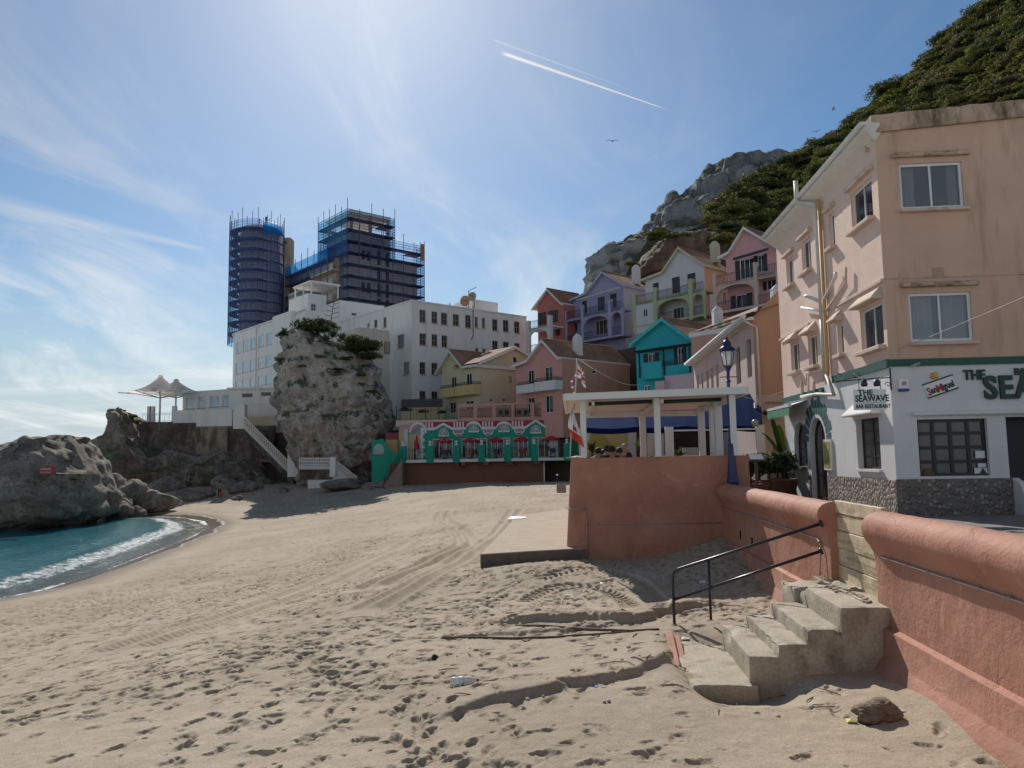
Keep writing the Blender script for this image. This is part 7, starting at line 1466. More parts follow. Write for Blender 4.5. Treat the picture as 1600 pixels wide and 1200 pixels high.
# long wing between the towers
PW = at(512, 390, 127); TW = thing('hotel_wing', 'long beige hotel wing between the two scaffolded towers, netted in bright blue', 'hotel', (PW.x, PW.y, 0), HZ); fW = Frame(TW, (PW.x, PW.y, 0), HZ); zW = PW.z; WW = -fW.front(420, 430)[0]
B = MB(); B.box(-WW-8, 0, 1.6, 12, 14, zW-.4); B.build('wall', beige, TW)
B = MB(); B.box(-WW-8, -.5, 6.5, 12, zW-.4, zW+1.5); xk = -WW
for k in range(22): x = -WW-2+k*(WW)/20; B.box(x, x+.45, 6.3, 6.6, zW+1.4, zW+1.9+.25*(k % 2))
B.build('parapet', beige, TW)
for k in range(3): z = zW-3.5-2.6*k; MB().box(-6.5, 1.5, .1, 1.6, z-.2, z).build('balcony_floor', beige, TW); MB().box(-6.5, 1.5, .1, .2, z, z+.95).build('balcony_front', pm('balcony grey', (.38, .34, .30), .9, .1), TW)
SW = thing('scaffolding', 'low scaffolding run with a bright blue band of netting between the towers', 'scaffolding', (PW.x, PW.y, 0), HZ)
for z in (zW-1.5, zW-3.2, zW-5.4, zW-7.4, zW-9.4): MB().box(-WW-4, -7 if z < zW-3 else 0, 0, 1.2, z-.2, z).build('deck', deckm, SW)
MB().quad((-WW+4, -.03, zW-1.5), (0, -.03, zW-1.5), (0, -.03, zW+.2), (-WW+4, -.03, zW+.2)).build('netting', net_brt, SW, recalc=False); MB().quad((-WW+3, -.02, zW-3.6), (.5, -.02, zW-3.4), (.5, -.02, zW-1.5), (-WW+3, -.02, zW-1.5)).build('netting', net_navy, SW, recalc=False)
MB().quad((-WW-4, -.02, zW-17), (-7, -.02, zW-17), (-7, -.02, zW-5.2), (-WW-4, -.02, zW-5.2)).build('netting', net_navy, SW, recalc=False)
for k in range(12): x = -WW-3+k*(WW+3)/11; MB().bar((x, -.05, zW-14), (x, -.05, zW+.9+.5*(k % 3)), .08).build('pole', polem, SW, recalc=False)
# round tower
pa = at(409, 356, 138); TA = thing('hotel_tower', 'round ended hotel tower in dark navy netting at the left end', 'tower', (pa.x, 138, 0)); z0 = at(409, 520, 138).z-10; zA = at(409, 360, 138).z; rA = 3.75
MB().lathe([(rA, z0), (rA, zA), (rA-.4, zA+.02), (0, zA+.02)], 40).build('drum', tow, TA); B = MB(); B.box(0, 4.1, 1.5, 16, z0, at(450, 405, 140).z); B.box(3.0, 4.7, 2, 4.5, z0, at(450, 371, 140).z); B.build('wall', beige, TA)
B = MB(); B.prism([(-2.8, 1.5, zA), (2., 1.5, zA), (4.2, 1.5, zA-1.9), (-2.8, 1.5, zA-1.9)], (0, 5, 0)); B.build('roof', pm('dark roof cap', (.10, .085, .075), .9), TA)
SA = thing('scaffolding', 'curved scaffolding with open decks round the round hotel tower', 'scaffolding', (pa.x, 138, 0)); n = 28; ro = 5.55; ang = [R(112)+(R(392)-R(112))*k/n for k in range(n+1)]; lvA = [zA-.9-1.86*k for k in range(11)]
rof = lambda a: ro if math.cos(a) < .2 else ro-(ro-rA-.25)*min(1, (math.cos(a)-.2)/.3)
for z in lvA:
    vs = [(r_*math.cos(a), r_*math.sin(a), zz_) for zz_ in (z, z-.2) for a in ang for r_ in (rA+.35 if math.cos(a) < -.2 else rA+.05, rof(a))]; m_ = 2*(n+1); B = MB()
    fs = []
    for k in range(n): i = 2*k; fs += [(i, i+1, i+3, i+2), (m_+i, m_+i+1, m_+i+3, m_+i+2), (i+1, i+3, m_+i+3, m_+i+1)]
    B.add(vs, fs).build('deck', deckm, SA, recalc=False); B = MB()
    for h in (.5, .95, 1.4): B.tube([(rof(a)*math.cos(a), rof(a)*math.sin(a), z+h) for a in ang], .03, 4)
    B.build('guard_rail', polem, SA, recalc=False)
for k in range(0, n+1): a = ang[k]; MB().bar((rof(a)*math.cos(a), rof(a)*math.sin(a), lvA[-1]-2), (rof(a)*math.cos(a), rof(a)*math.sin(a), zA+1.0+.8*((k*7) % 3)), .075).build('pole', polem, SA, recalc=False)
for k0, k1, m_ in ((0, 9, net_thin), (9, n, net_navy)):
    vs = [(rof(a)*1.005*math.cos(a), rof(a)*1.005*math.sin(a), zz_) for a in ang[k0:k1+1] for zz_ in (lvA[-1]-2, lvA[0]+1.3)]; q = k1-k0
    MB().add(vs, [(2*k, 2*k+2, 2*k+3, 2*k+1) for k in range(q)]).build('netting', m_, SA, recalc=False)
vs = [((rof(a)+.06)*math.cos(a), (rof(a)+.06)*math.sin(a), zz_) for a in ang[18:25] for zz_ in (lvA[0]-.6, lvA[0]+1.2)]; MB().add(vs, [(2*k, 2*k+2, 2*k+3, 2*k+1) for k in range(len(ang[18:25])-1)]).build('netting', net_brt, SA, recalc=False)
for px, y0, y1, w, lb in ((405.5, 358, 341, .18, 'slim dark antenna panel on the round tower roof'), (416, 358, 339, .34, 'thick dark antenna panel on the round tower roof')): p = at(px, y0, 137); q = at(px, y1, 137); tag(MB().box(-w/2, w/2, -w/2, w/2, (q.z-p.z)*.25, q.z-p.z).tube([(0, .2, -1.5), (0, .2, q.z-p.z)], .08, 6).build('antenna', dark_metal, origin=None), lb, 'antenna', 'antennas on the round tower').location = p
p = at(420.5, 358, 138); q = at(420.5, 341, 138); B = MB(); B.tube([(0, 0, -1), (0, 0, q.z-p.z)], .04, 5)
for h in (.35, .6, .8): B.tube([(-.5, 0, (q.z-p.z)*h), (.6, 0, (q.z-p.z)*h)], .03, 4)
tag(B.build('aerial', dark_metal), 'thin branched aerial right of the thick antenna panel', 'antenna').location = p

# ================================================================== HILL, CLIFF AND VEGETATION
cliff_m = rock_mat('grey cliff', (.30, .315, .34), (.16, .168, .182), (.22, .20, .18), .8, .10, None, .6)
cl_ = sil_rock('cliff', 'steep pale grey limestone cliff behind the coloured houses', 'cliff', [(906, 470), (907, 446), (913, 418), (920, 404), (937, 396), (958, 390), (972, 380), (985, 368), (1000, 354), (1014, 340), (1030, 322), (1040, 329), (1048, 324), (1058, 305), (1075, 292), (1098, 284), (1112, 270), (1128, 262), (1136, 256), (1160, 253), (1190, 254), (1212, 256), (1245, 275), (1290, 320), (1360, 420), (1360, 640), (906, 640)],
    420, 60, cliff_m, 8, .055, 14, 340, 170, .45, kind='structure')
cl_.name = 'cliff'; del cl_['category']
CR = [(960, 470), (985, 408), (1000, 392), (1012, 372), (1035, 356), (1062, 364), (1100, 350), (1130, 328), (1160, 306), (1190, 290), (1215, 279), (1240, 262), (1275, 238), (1300, 220), (1340, 198), (1375, 168), (1410, 138), (1440, 116), (1480, 78), (1530, 38), (1580, -10), (1700, -120), (1850, -240), (2100, -330)]
cx_ = [c[0] for c in CR]; cy_ = [c[1] for c in CR]
def hill_pt(px, t):
    yc = np.interp(px, cx_, cy_); Dc = np.interp(px, [960, 1040, 1120, 1215, 1480, 2100], [112, 120, 150, 185, 205, 190]); Db = np.interp(px, [960, 1100, 1215, 1400, 2100], [104, 98, 92, 84, 70])
    a = at(px, 690, Db); b = at(px, yc, Dc); p = a.lerp(b, t); bul = math.sin(math.pi*t)
    k = 1.0 if px > 1125 else .35; p += Vector((0, -6*bul*k, 0))+Vector((0, 0, 1.5*bul*k)); s = (b-a).length*.012
    p += Vector((0, s*1.5*noise.noise(p*.05), s*1.4*noise.noise(p*.07+Vector((5, 2, 1))))); return p
hm_, nt, N, L, P = nodes('hillside'); P.inputs['Roughness'].default_value = 1
geo = N('ShaderNodeNewGeometry'); n1 = N('ShaderNodeTexNoise'); L(geo.outputs['Position'], n1.inputs['Vector']); n1.inputs['Scale'].default_value = .16; n1.inputs['Detail'].default_value = 8; rp = N('ShaderNodeValToRGB'); L(n1.outputs['Fac'], rp.inputs[0]); e = rp.color_ramp.elements
e[0].position = .3; e[0].color = (.028, .038, .014, 1); e[1].position = .75; e[1].color = (.13, .10, .07, 1)
for p_, c_ in ((.45, (.05, .055, .02, 1)), (.58, (.085, .065, .045, 1))): q = e.new(p_); q.color = c_
L(rp.outputs[0], P.inputs['Base Color']); b = N('ShaderNodeBump'); b.inputs['Strength'].default_value = 1; b.inputs['Distance'].default_value = .8; L(n1.outputs['Fac'], b.inputs['Height']); L(b.outputs[0], P.inputs['Normal'])
cols = np.concatenate([np.linspace(960, 1125, 60), np.linspace(1130, 2100, 110)]); ts = np.linspace(0, 1.0, 70); vs = []
for px in cols:
    vs += [hill_pt(px, t) for t in ts]; e_ = vs[-1]; vs.append(e_+Vector((25, 60, -12)))
nn = len(ts)+1; fs = [(i*nn+j, (i+1)*nn+j, (i+1)*nn+j+1, i*nn+j+1) for i in range(len(cols)-1) for j in range(nn-1)]
me = grid_mesh('hillside', np.array([tuple(v) for v in vs]), np.array(fs)); me.materials.append(hm_); o = bpy.data.objects.new('hillside', me); COL.objects.link(o); tag(o, 'steep brown and green hillside above the houses', None, kind='structure')
# ground carrying the houses and the hotel: rises inland in steps
gx, gy = np.meshgrid(np.linspace(-75, 150, 120), np.linspace(30, 260, 120)); r_ = .755*gx+.656*gy; zz_ = np.interp(r_, [30, 44, 46, 56, 60, 66, 70, 85, 160], [2.0, 2.0, 7.5, 8.2, 15, 16.5, 17.5, 19, 30])+.6*fbm(gx*.12, gy*.12, 4, 4)
zz_ = np.where((PV(gx, gy) < 7.4) & (gy < 85), -6.0, zz_); zz_ = np.where((gx < -16) & (gy < 91), -6.0, zz_); zz_ = np.where((gx > 7.6) & (gy < 58) & (r_ < 58), np.minimum(zz_, 3.1), zz_); pass
zz_ = np.where((gx < -12) & (gy > 90), np.maximum(zz_, 8.0), zz_); zz_ = np.where(shore_dist(gx, gy) < -3, np.where(gy > 97, np.where(gx > -46, 8, -6), -6), zz_)
zz_ = np.where((gx < -44) | ((gx < -34) & (gy < 100)), -6, zz_); idx = np.arange(120*120).reshape(120, 120); fs = np.stack([idx[:-1, :-1], idx[:-1, 1:], idx[1:, 1:], idx[1:, :-1]], -1).reshape(-1, 4)
me = grid_mesh('terrain', np.stack([gx, gy, zz_], -1).reshape(-1, 3), fs, False); me.materials.append(pm('earth and masonry', (.10, .075, .055), 1, .3, .4, .8, 3)); o = bpy.data.objects.new('terrain', me); COL.objects.link(o); tag(o, 'dark sloping ground under the stepped houses', None, kind='structure')
# foliage
def leaf_mat(name, c0, c1, c2):
    m, nt, N, L, P = nodes(name); P.inputs['Roughness'].default_value = .7; P.inputs['Specular IOR Level'].default_value = .25
    at_ = N('ShaderNodeAttribute'); at_.attribute_name = 'tone'; oi = N('ShaderNodeObjectInfo'); ad = N('ShaderNodeMath'); ad.operation = 'MULTIPLY_ADD'; L(oi.outputs['Random'], ad.inputs[0]); ad.inputs[1].default_value = .62; L(at_.outputs['Fac'], ad.inputs[2])
    rp = N('ShaderNodeValToRGB'); L(ad.outputs[0], rp.inputs[0]); e = rp.color_ramp.elements; e[0].color = (*c0, 1); e[1].color = (*c2, 1); e[1].position = 1.2 if False else 1.; q = e.new(.6); q.color = (*c1, 1); L(rp.outputs[0], P.inputs['Base Color'])
    tl = N('ShaderNodeBsdfTranslucent'); L(rp.outputs[0], tl.inputs[0]); mx = N('ShaderNodeMixShader'); mx.inputs[0].default_value = .35; L(P.outputs[0], mx.inputs[1]); L(tl.outputs[0], mx.inputs[2]); L(mx.outputs[0], nt.nodes['Material Output'].inputs[0]); return m
leaf_g = leaf_mat('scrub leaves', (.02, .032, .009), (.07, .085, .02), (.17, .165, .04)); leaf_d = leaf_mat('dark leaves', (.014, .024, .010), (.04, .06, .02), (.09, .11, .035)); leaf_b = leaf_mat('dry scrub leaves', (.04, .03, .015), (.10, .08, .04), (.17, .14, .07)); leaf_y = leaf_mat('bright leaves', (.05, .07, .012), (.10, .125, .02), (.17, .18, .04))
def leaf_cloud(n, blobs, size, rg, asp=.55):
    """many leaf faces through the volume of overlapping blobs; returns verts, faces, tone"""
    V_ = []; tone = []; w = np.array([b[3]**2 for b in blobs]); w = w/w.sum(); ch_ = rg.choice(len(blobs), n, p=w)
    bl = np.array([b[:4] for b in blobs]); sq = np.array([b[4] if len(b) > 4 else 1. for b in blobs])
    d = rg.normal(size=(n, 3)); d /= np.linalg.norm(d, axis=1)[:, None]; d[:, 2] = np.abs(d[:, 2])*.9+d[:, 2]*.1; rad = bl[ch_, 3]*(.62+.43*rg.random(n)**.6)*(1+.18*np.sin(d[:, 0]*9+ch_)*np.cos(d[:, 1]*8))
    c = bl[ch_, :3]+d*rad[:, None]*np.stack([np.ones(n), np.ones(n), sq[ch_]], 1); a = d+rg.normal(size=(n, 3))*.7; a /= np.linalg.norm(a, axis=1)[:, None]
    t = np.cross(a, rg.normal(size=(n, 3))); t /= np.linalg.norm(t, axis=1)[:, None]; b = np.cross(a, t); s = size*(.6+.8*rg.random(n))[:, None]
    vs = np.stack([c-t*s, c+b*s*asp, c+t*s, c-b*s*asp], 1).reshape(-1, 3); fs = np.arange(n*4).reshape(n, 4); tn = np.clip(rg.normal(.42, .16, n)+.1*rg.random(len(blobs))[ch_], 0, 1); return vs, fs, np.repeat(tn, 4)
def leaf_mesh(name, vs, fs, tn, mat):
    me = grid_mesh(name, vs, fs, False); a = me.attributes.new('tone', 'FLOAT', 'POINT')
    if len(a.data) == len(tn): a.data.foreach_set('value', tn.astype(np.float32))
    me.materials.append(mat); return me
rg = np.random.default_rng(11)
def blobs(k, r, flat=.75): return [(rg.normal(0, .38)*r, rg.normal(0, .38)*r, .25*r+abs(rg.normal(0, .2))*r, r*rg.uniform(.38, .62), flat) for _ in range(k)]
protos = []
for k, (m_, n) in enumerate(((leaf_g, 3000), (leaf_g, 2600), (leaf_d, 3000), (leaf_y, 2600), (leaf_b, 2400))): protos.append(leaf_mesh('shrub', *leaf_cloud(n, blobs(9, 1.), .058, rg), m_))
def visible(px, py):
    if px > 1345: lim = 190-(px-1345)*.157
    elif px > 1200: lim = 203+1.211*(1345-px)
    elif px > 1110: lim = 395-(px-1110)*.4
    else: lim = 400
    return py < lim+14
cand = []
for _ in range(9000):
    px = rg.uniform(1118, 1640); t = rg.random()**.8
    p = hill_pt(px, t); q = proj(p)
    if not visible(*q) or q[1] < -40 or q[0] > 1625: continue
    cand.append((p.length, p, q, t))
rg.shuffle(cand); keep = []; grid = {}
for D, p, q, t in cand:
    rpx = rg.uniform(9, 21)*(1.25 if q[0] < 1230 else 1.)*(.75 if rg.random() < .4 else 1); key = (int(q[0]//7), int(q[1]//7))
    if key in grid: continue
    grid[key] = 1; keep.append((rpx*(1.25 if t > .94 else 1), D, p, q))
keep.sort(key=lambda k: -k[0]); print('shrubs', len(keep))
first = {}
def put_mesh(me, name, loc, rz, sc, lb, cat, group):
    o = bpy.data.objects.new(name, me); COL.objects.link(o); place(o, loc, rz, sc); return tag(o, lb, cat, group)
kind = ['rounded olive green shrub on the steep hillside', 'spreading mid green shrub on the steep hillside', 'dark green shrub on the steep hillside', 'bright yellow green shrub on the steep hillside', 'dry brownish shrub on the steep hillside']
for i, (rpx, D, p, q) in enumerate(keep[:285]):
    k = int(rg.choice(5, p=[.28, .22, .22, .12, .16])); s = rpx/F*D; put_mesh(protos[k], 'shrub', p-Vector((0, 0, .15*s)), rg.uniform(0, 6.28), (s*rg.uniform(.9, 1.3), s*rg.uniform(.9, 1.2), s*rg.uniform(.75, 1.15)), kind[k], 'shrub', 'shrubs on the hillside')
pool = [leaf_cloud(420, blobs(4, 1.), .13, rg) for _ in range(6)]; VV, FF, TT, nb = [], [], [], 0
for i, (rpx, D, p, q) in enumerate(keep[285:1500]):
    v, f, tn = pool[i % 6]; s = rpx/F*D*.95; VV.append(v*np.array([s*rg.uniform(.9, 1.3), s, s*rg.uniform(.7, 1.1)])+np.array(p)-np.array([0, 0, .15*s])); FF.append(f+nb); TT.append(np.clip(tn+rg.normal(.12, .12), 0, 1)); nb += len(v)
for i in range(900):                                                   # the slope goes on behind the roofs
    px = rg.uniform(1120, 1950); t = rg.uniform(.12, .95); p = hill_pt(px, t); q = proj(p)
    if visible(*q) and q[0] < 1610: continue
    v, f, tn = pool[i % 6]; s = rg.uniform(1.3, 2.8); VV.append(v*np.array([s*rg.uniform(.9, 1.3), s, s*rg.uniform(.7, 1.1)])+np.array(p)-np.array([0, 0, .15*s])); FF.append(f+nb); TT.append(np.clip(tn+rg.normal(.12, .12), 0, 1)); nb += len(v)
if VV: me = leaf_mesh('scrub', np.concatenate(VV), np.concatenate(FF), np.concatenate(TT), leaf_g); o = bpy.data.objects.new('scrub', me); COL.objects.link(o); tag(o, 'dense green scrub filling between the hillside shrubs', 'scrub', kind='stuff')
# knoll above the white house: earth bank with a bright green cap
kn = sil_rock('earth_bank', 'brown eroded earth bank with a bright green top behind the white house', 'earth bank', [(985, 430), (992, 414), (1004, 402), (1012, 390), (1022, 378), (1040, 372), (1060, 368), (1085, 366), (1112, 372), (1130, 380), (1140, 440), (985, 450)], 112, 7, rock_mat('eroded earth', (.27, .19, .13), (.13, .09, .065), (.10, .06, .04), .2, .7), 1.2, .3, 31, 130, 60)
for px, py, D, rpx, k, lb in ((1030, 366, 108, 17, 0, 'round olive bush on the left top of the earth bank'), (1046, 370, 107, 14, 3, 'yellow green bush on the middle of the earth bank'), (1070, 369, 107, 15, 3, 'bright low bush at the centre of the earth bank top'), (1092, 370, 107, 15, 3, 'bright low bush right of the earth bank centre'), (1110, 374, 106, 13, 3, 'yellow green bush at the right end of the earth bank'), (990, 412, 106, 11, 2, 'dark bush at the left foot of the earth bank'), (1020, 372, 107, 12, 2, 'dark bush at the left edge of the earth bank top'), (1128, 372, 104, 22, 0, 'large round bush behind the pink house chimney'), (1115, 345, 130, 20, 1, 'large spreading bush above the earth bank'), (1150, 330, 130, 24, 0, 'largest round bush above the pink house roof'), (1185, 345, 125, 22, 1, 'wide bush left of the apricot building roof'), (1140, 352, 120, 18, 2, 'dark bush above the pink gable peak')):
    s = rpx/F*D; p = at(px, py, D); put_mesh(protos[k], 'shrub', p-Vector((0, 0, .5*s)), px, (s*1.15, s, s), lb, 'shrub', 'bushes round the earth bank')
BV = {}
def surf(o, px, py, D):
    if o.name not in BV: me = o.data; BV[o.name] = BVHTree.FromPolygons([v.co+o.location for v in me.vertices], [tuple(p.vertices) for p in me.polygons])
    h = BV[o.name].ray_cast(CAM, ray(px, py)); return (h[0]-ray(px, py)*.05) if h[0] is not None else at(px, py, D)
# greenery on the tall outcrop and the headland
for px, py, D, rx, k, lb in ((486, 515, 84, 22, 2, 'dense dark bush crowning the left top of the tall outcrop'), (500, 518, 83.5, 16, 2, 'dark bush right of the outcrop crown bush'), (455, 528, 84, 12, 2, 'small dark bush at the left shoulder of the outcrop'), (565, 548, 83, 20, 2, 'dark drooping bush on the right top of the outcrop'), (550, 535, 84, 16, 2, 'dark bush between the agaves and the drooping bush'), (578, 560, 83, 14, 2, 'dark bush on the right shoulder of the outcrop'), (438, 565, 83, 10, 0, 'small green bush hanging on the left edge of the outcrop'), (540, 565, 81, 12, 0, 'green cushion plant below the drooping bush'), (525, 580, 80.6, 9, 0, 'low green cushion plant on the upper outcrop face'), (560, 590, 80.6, 11, 0, 'green plant on the right side of the outcrop face'), (580, 615, 80.6, 10, 0, 'green plant low on the right side of the outcrop'), (500, 560, 80.5, 9, 0, 'small green plant near the top of the outcrop face'), (470, 575, 80.6, 8, 0, 'small green tuft on the left outcrop face'), (205, 652, 88, 9, 3, 'green grass tuft on the headland horn'), (214, 660, 87.5, 8, 3, 'lower green grass tuft on the headland horn'),
        (635, 642, 81, 10, 2, 'dark potted plant at the left of the planted terrace'), (662, 645, 81, 9, 2, 'dark potted plant in the middle of the planted terrace'), (690, 646, 81, 8, 2, 'dark potted plant at the right of the planted terrace'), (104, 722, 54.8, 7, 0, 'green tuft on the upper face of the sea rock'), (112, 752, 54.2, 8, 0, 'green tuft on the right face of the sea rock'), (125, 745, 54.6, 7, 0, 'green tuft near the right edge of the sea rock')):
    ck = k == 0 and px < 620; s = rx/F*D*(.85 if ck else 1.45 if px < 620 and k != 3 else 1); p = surf(big if px > 420 else pro if px > 190 else lft, px, py, D) if px < 620 and (ck or k == 3) else at(px, py, D); put_mesh(protos[k], 'shrub', p-Vector((0, 0, (.1 if ck else .3)*s)), px*.7, (s*1.2, s, s*1.05), lb, 'shrub', 'plants on the rocks' if px < 620 else 'plants on the planted terrace')
agm = leaf_mat('agave leaves', (.03, .045, .03), (.06, .085, .06), (.10, .13, .09))
def agave(n, ln, w, rg, up=.5):
    vs, fs, tn = [], [], []
    for k in range(n):
        a = rg.uniform(0, 6.28); el = rg.uniform(.15, 1.35); d = np.array([math.cos(a)*math.cos(el), math.sin(a)*math.cos(el), math.sin(el)]); s = np.cross(d, [0, 0, 1]); s /= np.linalg.norm(s); L_ = ln*rg.uniform(.7, 1.1); p0 = np.zeros(3); p1 = d*L_*.55+np.array([0, 0, .0]); p2 = d*L_+np.array([0, 0, -.18*L_])
        b = len(vs); vs += [p0-s*w*.5, p0+s*w*.5, p1+s*w*.5, p1-s*w*.5, p2+s*.01, p2-s*.01]; fs += [(b, b+1, b+2, b+3), (b+3, b+2, b+4, b+5)]; tn += [rg.uniform(.2, .8)]*6
    return np.array(vs), np.array(fs), np.array(tn)
ag = leaf_mesh('agave', *agave(46, 1., .13, rg), agm)
for px, py, D, r_, lb in ((520, 527, 82, 1.35, 'spiky grey green agave in the middle of the outcrop top'), (508, 533, 81.5, 1.1, 'smaller agave left of the middle agave on the outcrop'), (535, 530, 82, 1.2, 'agave right of the middle agave on the outcrop'), (444, 523, 83, 1.2, 'agave jutting from the left edge of the outcrop top'), (572, 536, 82, 1.0, 'agave beside the drooping bush on the outcrop')): p = at(px, py, D); put_mesh(ag, 'agave', p, px, r_, lb, 'agave', 'agaves on the tall outcrop')
p = at(512, 535, 82); q = at(522, 468, 82.3); st_ = thing('agave_stalk', 'tall thin dry agave flower stalk standing on the outcrop', 'flower stalk', p); B = MB(); d = q-p; B.tube([(0, 0, 0), tuple(d)], [.07, .03], 6)
for k in range(9): f = .5+.055*k; s_ = (1 if k % 2 else -1)*(1-f*.6)*1.3; B.tube([tuple(d*f), tuple(d*f+Vector((s_, .2, .22)))], .03, 4)
B.build('stalk', pm('dry stalk', (.12, .09, .06), .9), st_)
# ================================================================== SMALL THINGS
# lamp post on the sea wall
lp_u = 17.75; q0 = hu(1146, 747, lp_u); zt_l = hu(1137, 528, lp_u).z; zb_l = 3.90
LPt = thing('street_lamp', 'navy blue cast iron street lamp standing on the salmon sea wall', 'street lamp', (q0.x-.02, q0.y, zb_l)); navyp = pm('navy lamp paint', (.014, .018, .075), .38, .15, 6, .05); H_ = zt_l-zb_l; zl0 = hu(1138, 574, lp_u).z-zb_l; zl1 = hu(1138, 549, lp_u).z-zb_l
MB().lathe([(.135, 0), (.135, .10), (.115, .16), (.10, .34), (.085, .55), (.078, .9), (.055, 1.0), (.048, 1.06), (.042, 1.5), (.036, zl0-.25), (.036, zl0-.1)], 12, a0=.2).build('column', navyp, LPt)
for z in (.98, 1.3, zl0-.35): MB().lathe([(.05, 0), (.065, .015), (.065, .035), (.05, .05)], 12, (0, 0, z)).build('collar', navyp, LPt)
MB().tube([(-.19, 0, zl0-.22), (.19, 0, zl0-.22)], .012, 6).build('ladder_bar', navyp, LPt)
MB().lathe([(.02, zl0-.12), (.055, zl0-.08), (.075, zl0-.02), (.10, zl0+.01), (.10, zl0+.03)], 12).build('lantern_base', navyp, LPt)
r0, r1 = .095, .155; B = MB()
for k in range(6): a = 2*math.pi*k/6; B.tube([(r0*math.cos(a), r0*math.sin(a), zl0+.02), (r1*math.cos(a), r1*math.sin(a), zl1)], .009, 5)
B.lathe([(r1+.01, zl1-.01), (r1+.02, zl1+.02), (r1, zl1+.03)], 6); B.build('lantern_frame', navyp, LPt, recalc=False)
MB().lathe([(r0-.004, zl0+.03), (r1-.004, zl1)], 6).build('lantern_glass', pm('frosted lamp glass', (.72, .70, .63), .35, .05, bump=0), LPt)
MB().lathe([(r1+.035, zl1+.03), (r1+.03, zl1+.06), (.12, zl1+.11), (.10, zl1+.15), (.105, zl1+.2), (.06, zl1+.25), (.03, zl1+.27), (.035, zl1+.30), (.012, zl1+.34), (0, zl1+.36)], 12).build('lantern_cap', navyp, LPt)
# flags on the bastion corner
def flag(name, label, top, u, length, width, cols, droop, pole):
    P0 = hu(*top, u); t = thing(name, label, 'flag', hu(*pole[0], u)); o = Vector(t.location); MB().tube([Vector((0, 0, 0)), hu(*pole[1], u)-o], .018, 8).build('pole', pm('flag pole', (.45, .40, .36), .6), t)
    n, m = 22, 26; vs = []
    for i in range(n+1):
        for j in range(m+1):
            a, b = i/n, j/m; f = droop(a, b); vs.append(P0-o+f+V*.0+U*(.045*math.sin(a*9+b*3)*(.3+a)))
    B = MB()
    mi = [cols((i+.5)/n, (j+.5)/m) for i in range(n) for j in range(m)]
    for i in range(n):
        for j in range(m): B.add([vs[i*(m+1)+j], vs[(i+1)*(m+1)+j], vs[(i+1)*(m+1)+j+1], vs[i*(m+1)+j+1]], [(0, 1, 2, 3)], mi[i*m+j], True)
    B.build('cloth', [white_cl, red_cl, dred_cl, blue_cl], t); return t
white_cl = pm('flag white', (.72, .70, .68), .9, .05, 3, .1); red_cl = pm('flag red', (.55, .06, .03), .9, .1, 3, .1); dred_cl = pm('flag dark red', (.25, .02, .03), .9); blue_cl = pm('flag faded blue', (.14, .15, .26), .9)
def gcol(a, b):
    if b > .66: return 1
    if .40 < a < .75 and .34 < b < .60:                                # castle: three towers on a wall
        if b > .48: return 2 if not (.55 < a < .60 and b > .52) else 0
        if .42 < a < .49 or .66 < a < .73: return 2 if b > .41 else 0
        if .54 < a < .61: return 2
    return 0
def gdroop(a, b):                                                     # hangs limp, free corner swept to the right
    h = .80; return V*(-.10*math.sin(b*2.6)*(1-a)+a*(.07+.20*b))+EZ*(-b*h*(.82+.18*a)-.15*a*(1-b*.3))
flag('national_flag', 'limp white and red flag with a red castle at the bastion corner', (893.5, 640), 18.3, 1, 1, gcol, gdroop, ((891, 716), (894, 636)))
def ucol(a, b):
    if abs(a-.5) < .09 or abs(b-.5) < .1: return 1
    if abs(a-.5) < .17 or abs(b-.5) < .19 or abs(a-b) < .12 or abs(a+b-1) < .12: return 0
    return 3
flag('tattered_flag', 'small tattered red white and blue flag on a thin pole above the canopy', (901, 565), 19.5, 1, 1, ucol, lambda a, b: V*(a*.18+b*.05*math.sin(a*6)+.05*a*b)+EZ*(-.40*b-.28*a), ((897, 640), (902, 560)))
ft = thing('frayed_bunting', 'frayed faded streamer hanging limp from the thin flag pole', 'streamer', hu(899, 585, 19.45)); B = MB(); vs = []
for k in range(12): c = V*(-.02-.06*math.sin(k*.5)-.012*k)+EZ*(-.05*k); B.add([c, c+V*(.06+.02*math.sin(k*2)), c+V*(.055)-EZ*.05-V*.012, c-EZ*.05-V*.012], [(0, 1, 2, 3)], k % 3)
B.build('cloth', [white_cl, red_cl, blue_cl], ft)
t = thing('cloth_bundle', 'white cloth and timber scrap lying on the bastion corner', 'bundle', uv(18.75, .1, BT)); B = MB(); b = bmesh.new(); bmesh.ops.create_icosphere(b, subdivisions=3, radius=1)
for v in b.verts: v.co = Vector((v.co.x*.22, v.co.y*.1, max(0, v.co.z)*.05))*(1+.3*noise.noise(v.co*2))
B.add([v.co for v in b.verts], [[v.index for v in f.verts] for f in b.faces], 0, True); b.free(); B.build('cloth', white_cl, t); MB().box(-.28, .05, -.12, .0, .001, .025).build('board', wood, t)
